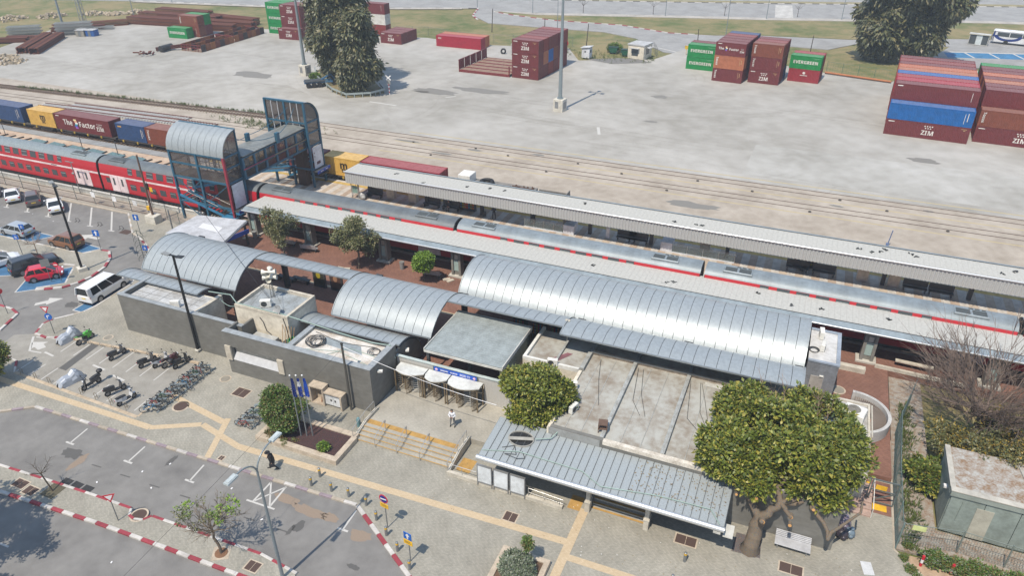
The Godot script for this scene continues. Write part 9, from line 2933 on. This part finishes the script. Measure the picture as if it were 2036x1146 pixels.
# pose: joints in local axes, x right of the figure, z the way it faces
func person(label: String,at: Vector3,yaw: float,J: Dictionary,top: Color,legs: Color,hair: Color) -> Node3D:
	var o := thing("person",label, "person",at,yaw)
	var skinm := mat("skin_tone",Color(.42,.25,.17),.6)
	var b := []
	# torso
	b.append([J.pelvis,J.chest,.135,.155])
	b.append([J.chest + V3(-.09,0,0),J.chest + V3(.09,0,0),.13,.13])
	b.append([J.pelvis + V3(-.08,0,0),J.pelvis + V3(.08,0,0),.12,.12])
	b.append([J.chest,J.neck,.1,.06])
	b.append([J.neck,J.head,.055,.06])
	b.append([J.head + V3(0,-.03,.015),J.head + V3(0,.045,-.01),.082,.094])
	b.append([J.head + V3(0,-.07,.035),J.head + V3(0,-.05,.03),.05,.055])
	b.append([J.head + V3(0,.0,.09),J.head + V3(0,-.03,.11),.012,.016])
	for s in ["l", "r"]:
		b.append([J[s + "sho"],J[s + "elb"],.058,.045])
		b.append([J[s + "elb"],J[s + "wri"],.045,.03])
		b.append([J[s + "hip"],J[s + "kne"],.092,.062])
		b.append([J[s + "kne"],J[s + "ank"],.06,.042])
		b.append([J[s + "ank"] + V3(0,-.04,-.03),J[s + "ank"] + V3(0,-.05,.15),.045,.04])
	var body := skin(b,.024,.045)
	for s in ["l", "r"]:
		var d: Vector3 = (J[s + "wri"] - J[s + "elb"]).normalized()
		var sd := d.cross(V3(0,0,1) if absf(d.z) < .8 else V3(0,1,0)).normalized()
		hand(body,J[s + "wri"],d,sd,.6)
		body.ball(J.head + V3(-.09 if s == "l" else .09,-.01,0),V3(.014,.03,.022),6,5)
	# colour the one skin by where it lies
	body.tint = true
	for i in body.v.size():
		var p := body.v[i]
		var c := top
		if p.distance_to(J.head) < .15 or p.y > J.neck.y + .03:
			c = Color(.42,.25,.17)
		elif p.y < J.pelvis.y + .02 and p.distance_to(J.lwri) > .16 and p.distance_to(J.rwri) > .16:
			c = legs
		for s in ["l", "r"]:
			if p.distance_to(J[s + "wri"]) < .03 or (p - J[s + "wri"]).dot((J[s + "wri"] - J[s + "elb"]).normalized()) > .0 and p.distance_to(J[s + "wri"]) < .2:
				c = Color(.42,.25,.17)
			if p.y < J[s + "ank"].y + .02 and p.distance_to(J[s + "ank"]) < .24:
				c = Color(.02,.02,.02)
		body.c.append(c)
	var bm := mat("person_surface",Color.WHITE,.75)
	bm.vertex_color_use_as_albedo = true
	part(o, "body",body,bm)
	var hm := mat("hair_%.3f" % hair.r,hair,.7)
	part(o, "hair",mb().ball(J.head + V3(0,.05,-.025),V3(.105,.095,.11),12,8),hm)
	part(o, "eyes",mb().ball(J.head + V3(-.034,.01,.083),V3(.013,.009,.008),6,4).ball(J.head + V3(.034,.01,.083),V3(.013,.009,.008),6,4),mat("eye_dark",Color(.03,.025,.02),.3))
	part(o, "mouth",mb().box(J.head + V3(0,-.062,.088),V3(.045,.01,.012)),mat("lip",Color(.3,.12,.1),.5))
	return o

func build_people() -> void:
	var stand := {"pelvis": V3(0,.95,0), "chest": V3(0,1.3,.03), "neck": V3(0,1.47,.05), "head": V3(0,1.62,.1), "lsho": V3(-.19,1.41,.04), "rsho": V3(.19,1.41,.04), "lelb": V3(-.27,1.14,.04), "relb": V3(.27,1.14,.04), "lwri": V3(-.08,1.07,.26), "rwri": V3(.08,1.09,.26), "lhip": V3(-.1,.9,0), "rhip": V3(.1,.9,0), "lkne": V3(-.15,.5,.03), "rkne": V3(.15,.5,.03), "lank": V3(-.18,.09,-.02), "rank": V3(.18,.09,.0)}
	var o := person("man in white shirt and grey trousers looking at his phone before turnstiles",V3(-21.5,T,-38.95),10,stand,Color(.62,.64,.68),L(104,106,108),Color(.02,.018,.016))
	part(o, "phone",mb().box(V3(0,1.1,.34),V3(.08,.15,.012),Basis(V3(1,0,0),-.7)),mat("phone_black",Color(.02,.02,.02),.2))
	part(o, "strap",mb().tube([V3(-.12,1.46,.1),V3(-.1,1.25,.19),V3(-.05,1.05,.17)],.014,5),mat("moto_black",Color(.02,.02,.021),.55))
	var walk := {"pelvis": V3(0,.93,0), "chest": V3(0,1.28,.1), "neck": V3(0,1.45,.15), "head": V3(0,1.58,.23), "lsho": V3(-.2,1.39,.12), "rsho": V3(.2,1.39,.12), "lelb": V3(-.3,1.12,.2), "relb": V3(.27,1.12,-.02), "lwri": V3(-.22,.98,.36), "rwri": V3(.3,.88,-.02), "lhip": V3(-.1,.88,0), "rhip": V3(.1,.88,0), "lkne": V3(-.1,.5,.2), "rkne": V3(.1,.47,-.06), "lank": V3(-.1,.1,.3), "rank": V3(.1,.14,-.36)}
	var black := Color(.012,.012,.015)
	o = person("man in black coat and wide black hat walking with a bag",V3(-31.9,0,-30.1),-62,walk,black,black,Color(.02,.018,.016))
	var J := walk
	var bk := mat("cloth_black",black,.8)
	part(o, "hat",mb().lathe(J.head + V3(0,.06,-.01),[V2(.0,-.01),V2(.21,-.015),V2(.21,.0),V2(.11,.015),V2(.1,.12),V2(.06,.14),V2(.0,.13)],16),bk)
	part(o, "coat",loft([[V3(-.2,.62,.16),V3(.2,.62,.12),V3(.21,.62,-.16),V3(-.2,.62,-.14)],[V3(-.19,.95,.15),V3(.19,.95,.15),V3(.19,.95,-.14),V3(-.19,.95,-.14)],[V3(-.2,1.38,.24),V3(.2,1.38,.24),V3(.2,1.4,-.03),V3(-.2,1.4,-.03)]]),bk)
	part(o, "bag",mb().box(V3(.34,.68,-.04),V3(.12,.28,.38)).tube([V3(.34,.82,-.14),V3(.33,.9,-.04),V3(.34,.82,.08)],.012,5),bk)
	# two dark figures under the island canopy
	person("dark-clothed passenger standing beside a luggage trolley under island canopy",V3(-34.3,T,-75.7),200,stand,Color(.02,.02,.022),Color(.02,.02,.025),Color(.02,.018,.016))
	person("dark-clothed passenger standing by the stairwell railing",V3(-29.2,T,-76.3),160,stand,Color(.03,.03,.035),Color(.02,.02,.025),Color(.02,.018,.016))
	var sit := {"pelvis": V3(0,.58,0), "chest": V3(0,.93,.03), "neck": V3(0,1.1,.06), "head": V3(0,1.24,.12), "lsho": V3(-.19,1.04,.05), "rsho": V3(.19,1.04,.05), "lelb": V3(-.25,.78,.1), "relb": V3(.25,.78,.1), "lwri": V3(-.12,.66,.32), "rwri": V3(.12,.66,.32), "lhip": V3(-.1,.55,.02), "rhip": V3(.1,.55,.02), "lkne": V3(-.13,.52,.44), "rkne": V3(.13,.52,.44), "lank": V3(-.13,.09,.46), "rank": V3(.13,.09,.48)}
	person("dark-clothed passenger sitting on the last bench before the goods rack",V3(-40.7,T - .02,-76.05),0,sit,Color(.04,.04,.05),Color(.03,.03,.04),Color(.02,.018,.016))
	one("luggage_trolley", "black wheeled luggage beside the standing passenger", "luggage",mb().bev(V3(0,.38,0),V3(.45,.6,.28),.05).tube([V3(-.14,.68,0),V3(-.14,1.0,0),V3(.14,1.0,0),V3(.14,.68,0)],.015,5).cyl(V3(-.18,.05,-.1),V3(-.18,.05,-.05),.05).cyl(V3(.18,.05,-.1),V3(.18,.05,-.05),.05),mat("moto_black",Color(.02,.02,.021),.55),V3(-35.7,T,-75.9),20)

# ---------------------------------------------------------------- small leftovers
func build_details() -> void:
	# litter and leaves on the sloping canopy and the paving
	var lf := mb()
	lf.tint = true
	for i in 260:
		lf.col = [Color(.2,.13,.06),Color(.26,.2,.1),Color(.12,.09,.05)][i % 3]
		var x := rng.randf_range(-6.5,-.4)
		var z := rng.randf_range(-37.9,-35.0)
		var y := 2.99 + (z + 34.35) / -3.95 * .44 + .03
		var a := rng.randf() * TAU
		var d := V3(cos(a),0,sin(a)) * .06
		var e := V3(-sin(a),0,cos(a)) * .035
		lf.quad(V3(x,y,z) - d,V3(x,y,z) + e,V3(x,y,z) + d,V3(x,y,z) - e)
	for i in 160:
		lf.col = [Color(.2,.15,.08),Color(.6,.6,.58)][1 if i % 5 == 0 else 0]
		var x := rng.randf_range(-20,9)
		var z := rng.randf_range(-37.5,-31)
		var a := rng.randf() * TAU
		var d := V3(cos(a),0,sin(a)) * .05
		var e := V3(-sin(a),0,cos(a)) * .03
		lf.quad(V3(x,.02,z) - d,V3(x,.02,z) + e,V3(x,.02,z) + d,V3(x,.02,z) - e)
	var lm := mat("litter",Color.WHITE,.9)
	lm.vertex_color_use_as_albedo = true
	tag(inst("leaf_litter",lf.done(),lm,self), "dry leaf litter scattered on the sloping canopy and plaza", "leaf litter", "", "stuff")
	# paper scraps on the street
	var wp := paint("sign_white",Vc(236,236,236),.5)
	for q in [[-40.8,-26.2],[-38.9,-25.2],[-43.0,-24.1],[-33.5,-27.4],[-36.2,-19.3],[-39.5,-27.6],[-29.6,-25.9],[-86,-55],[-90.5,-55.6]]:
		one("paper_scrap", "white scrap of paper lying on the asphalt", "paper",mb().box(V3(0,.02,0),V3(.16,.015,.1),Basis(Vector3.UP,rng.randf() * 3)),wp,V3(q[0],RD + .01,q[1]),0, "paper scraps on the asphalt")
	for i in 14:
		one("pebble", "small dark stone on the rail bed", "stone",mb().ball(V3(0,.08,0),V3(.22,.13,.16),7,4),paint("stone_dark",Color(.08,.075,.07),.9),V3(-60 + i * 6.0 + rng.randf_range(-2,2),-.02,[-98.2,-94.2,-99.6][i % 3] + rng.randf_range(-.4,.4)),0, "dark stones on the rail bed")
	one("rail_lever", "small blue and white lever post beside the rails", "lever",mb().cyl(V3(0,0,0),V3(.15,2.2,.2),.06,-1,6).box(V3(0,.3,0),V3(.3,.3,.2)),paint("lever_blue",Vc(110,130,170),.6),V3(10.8,0,-87.2))
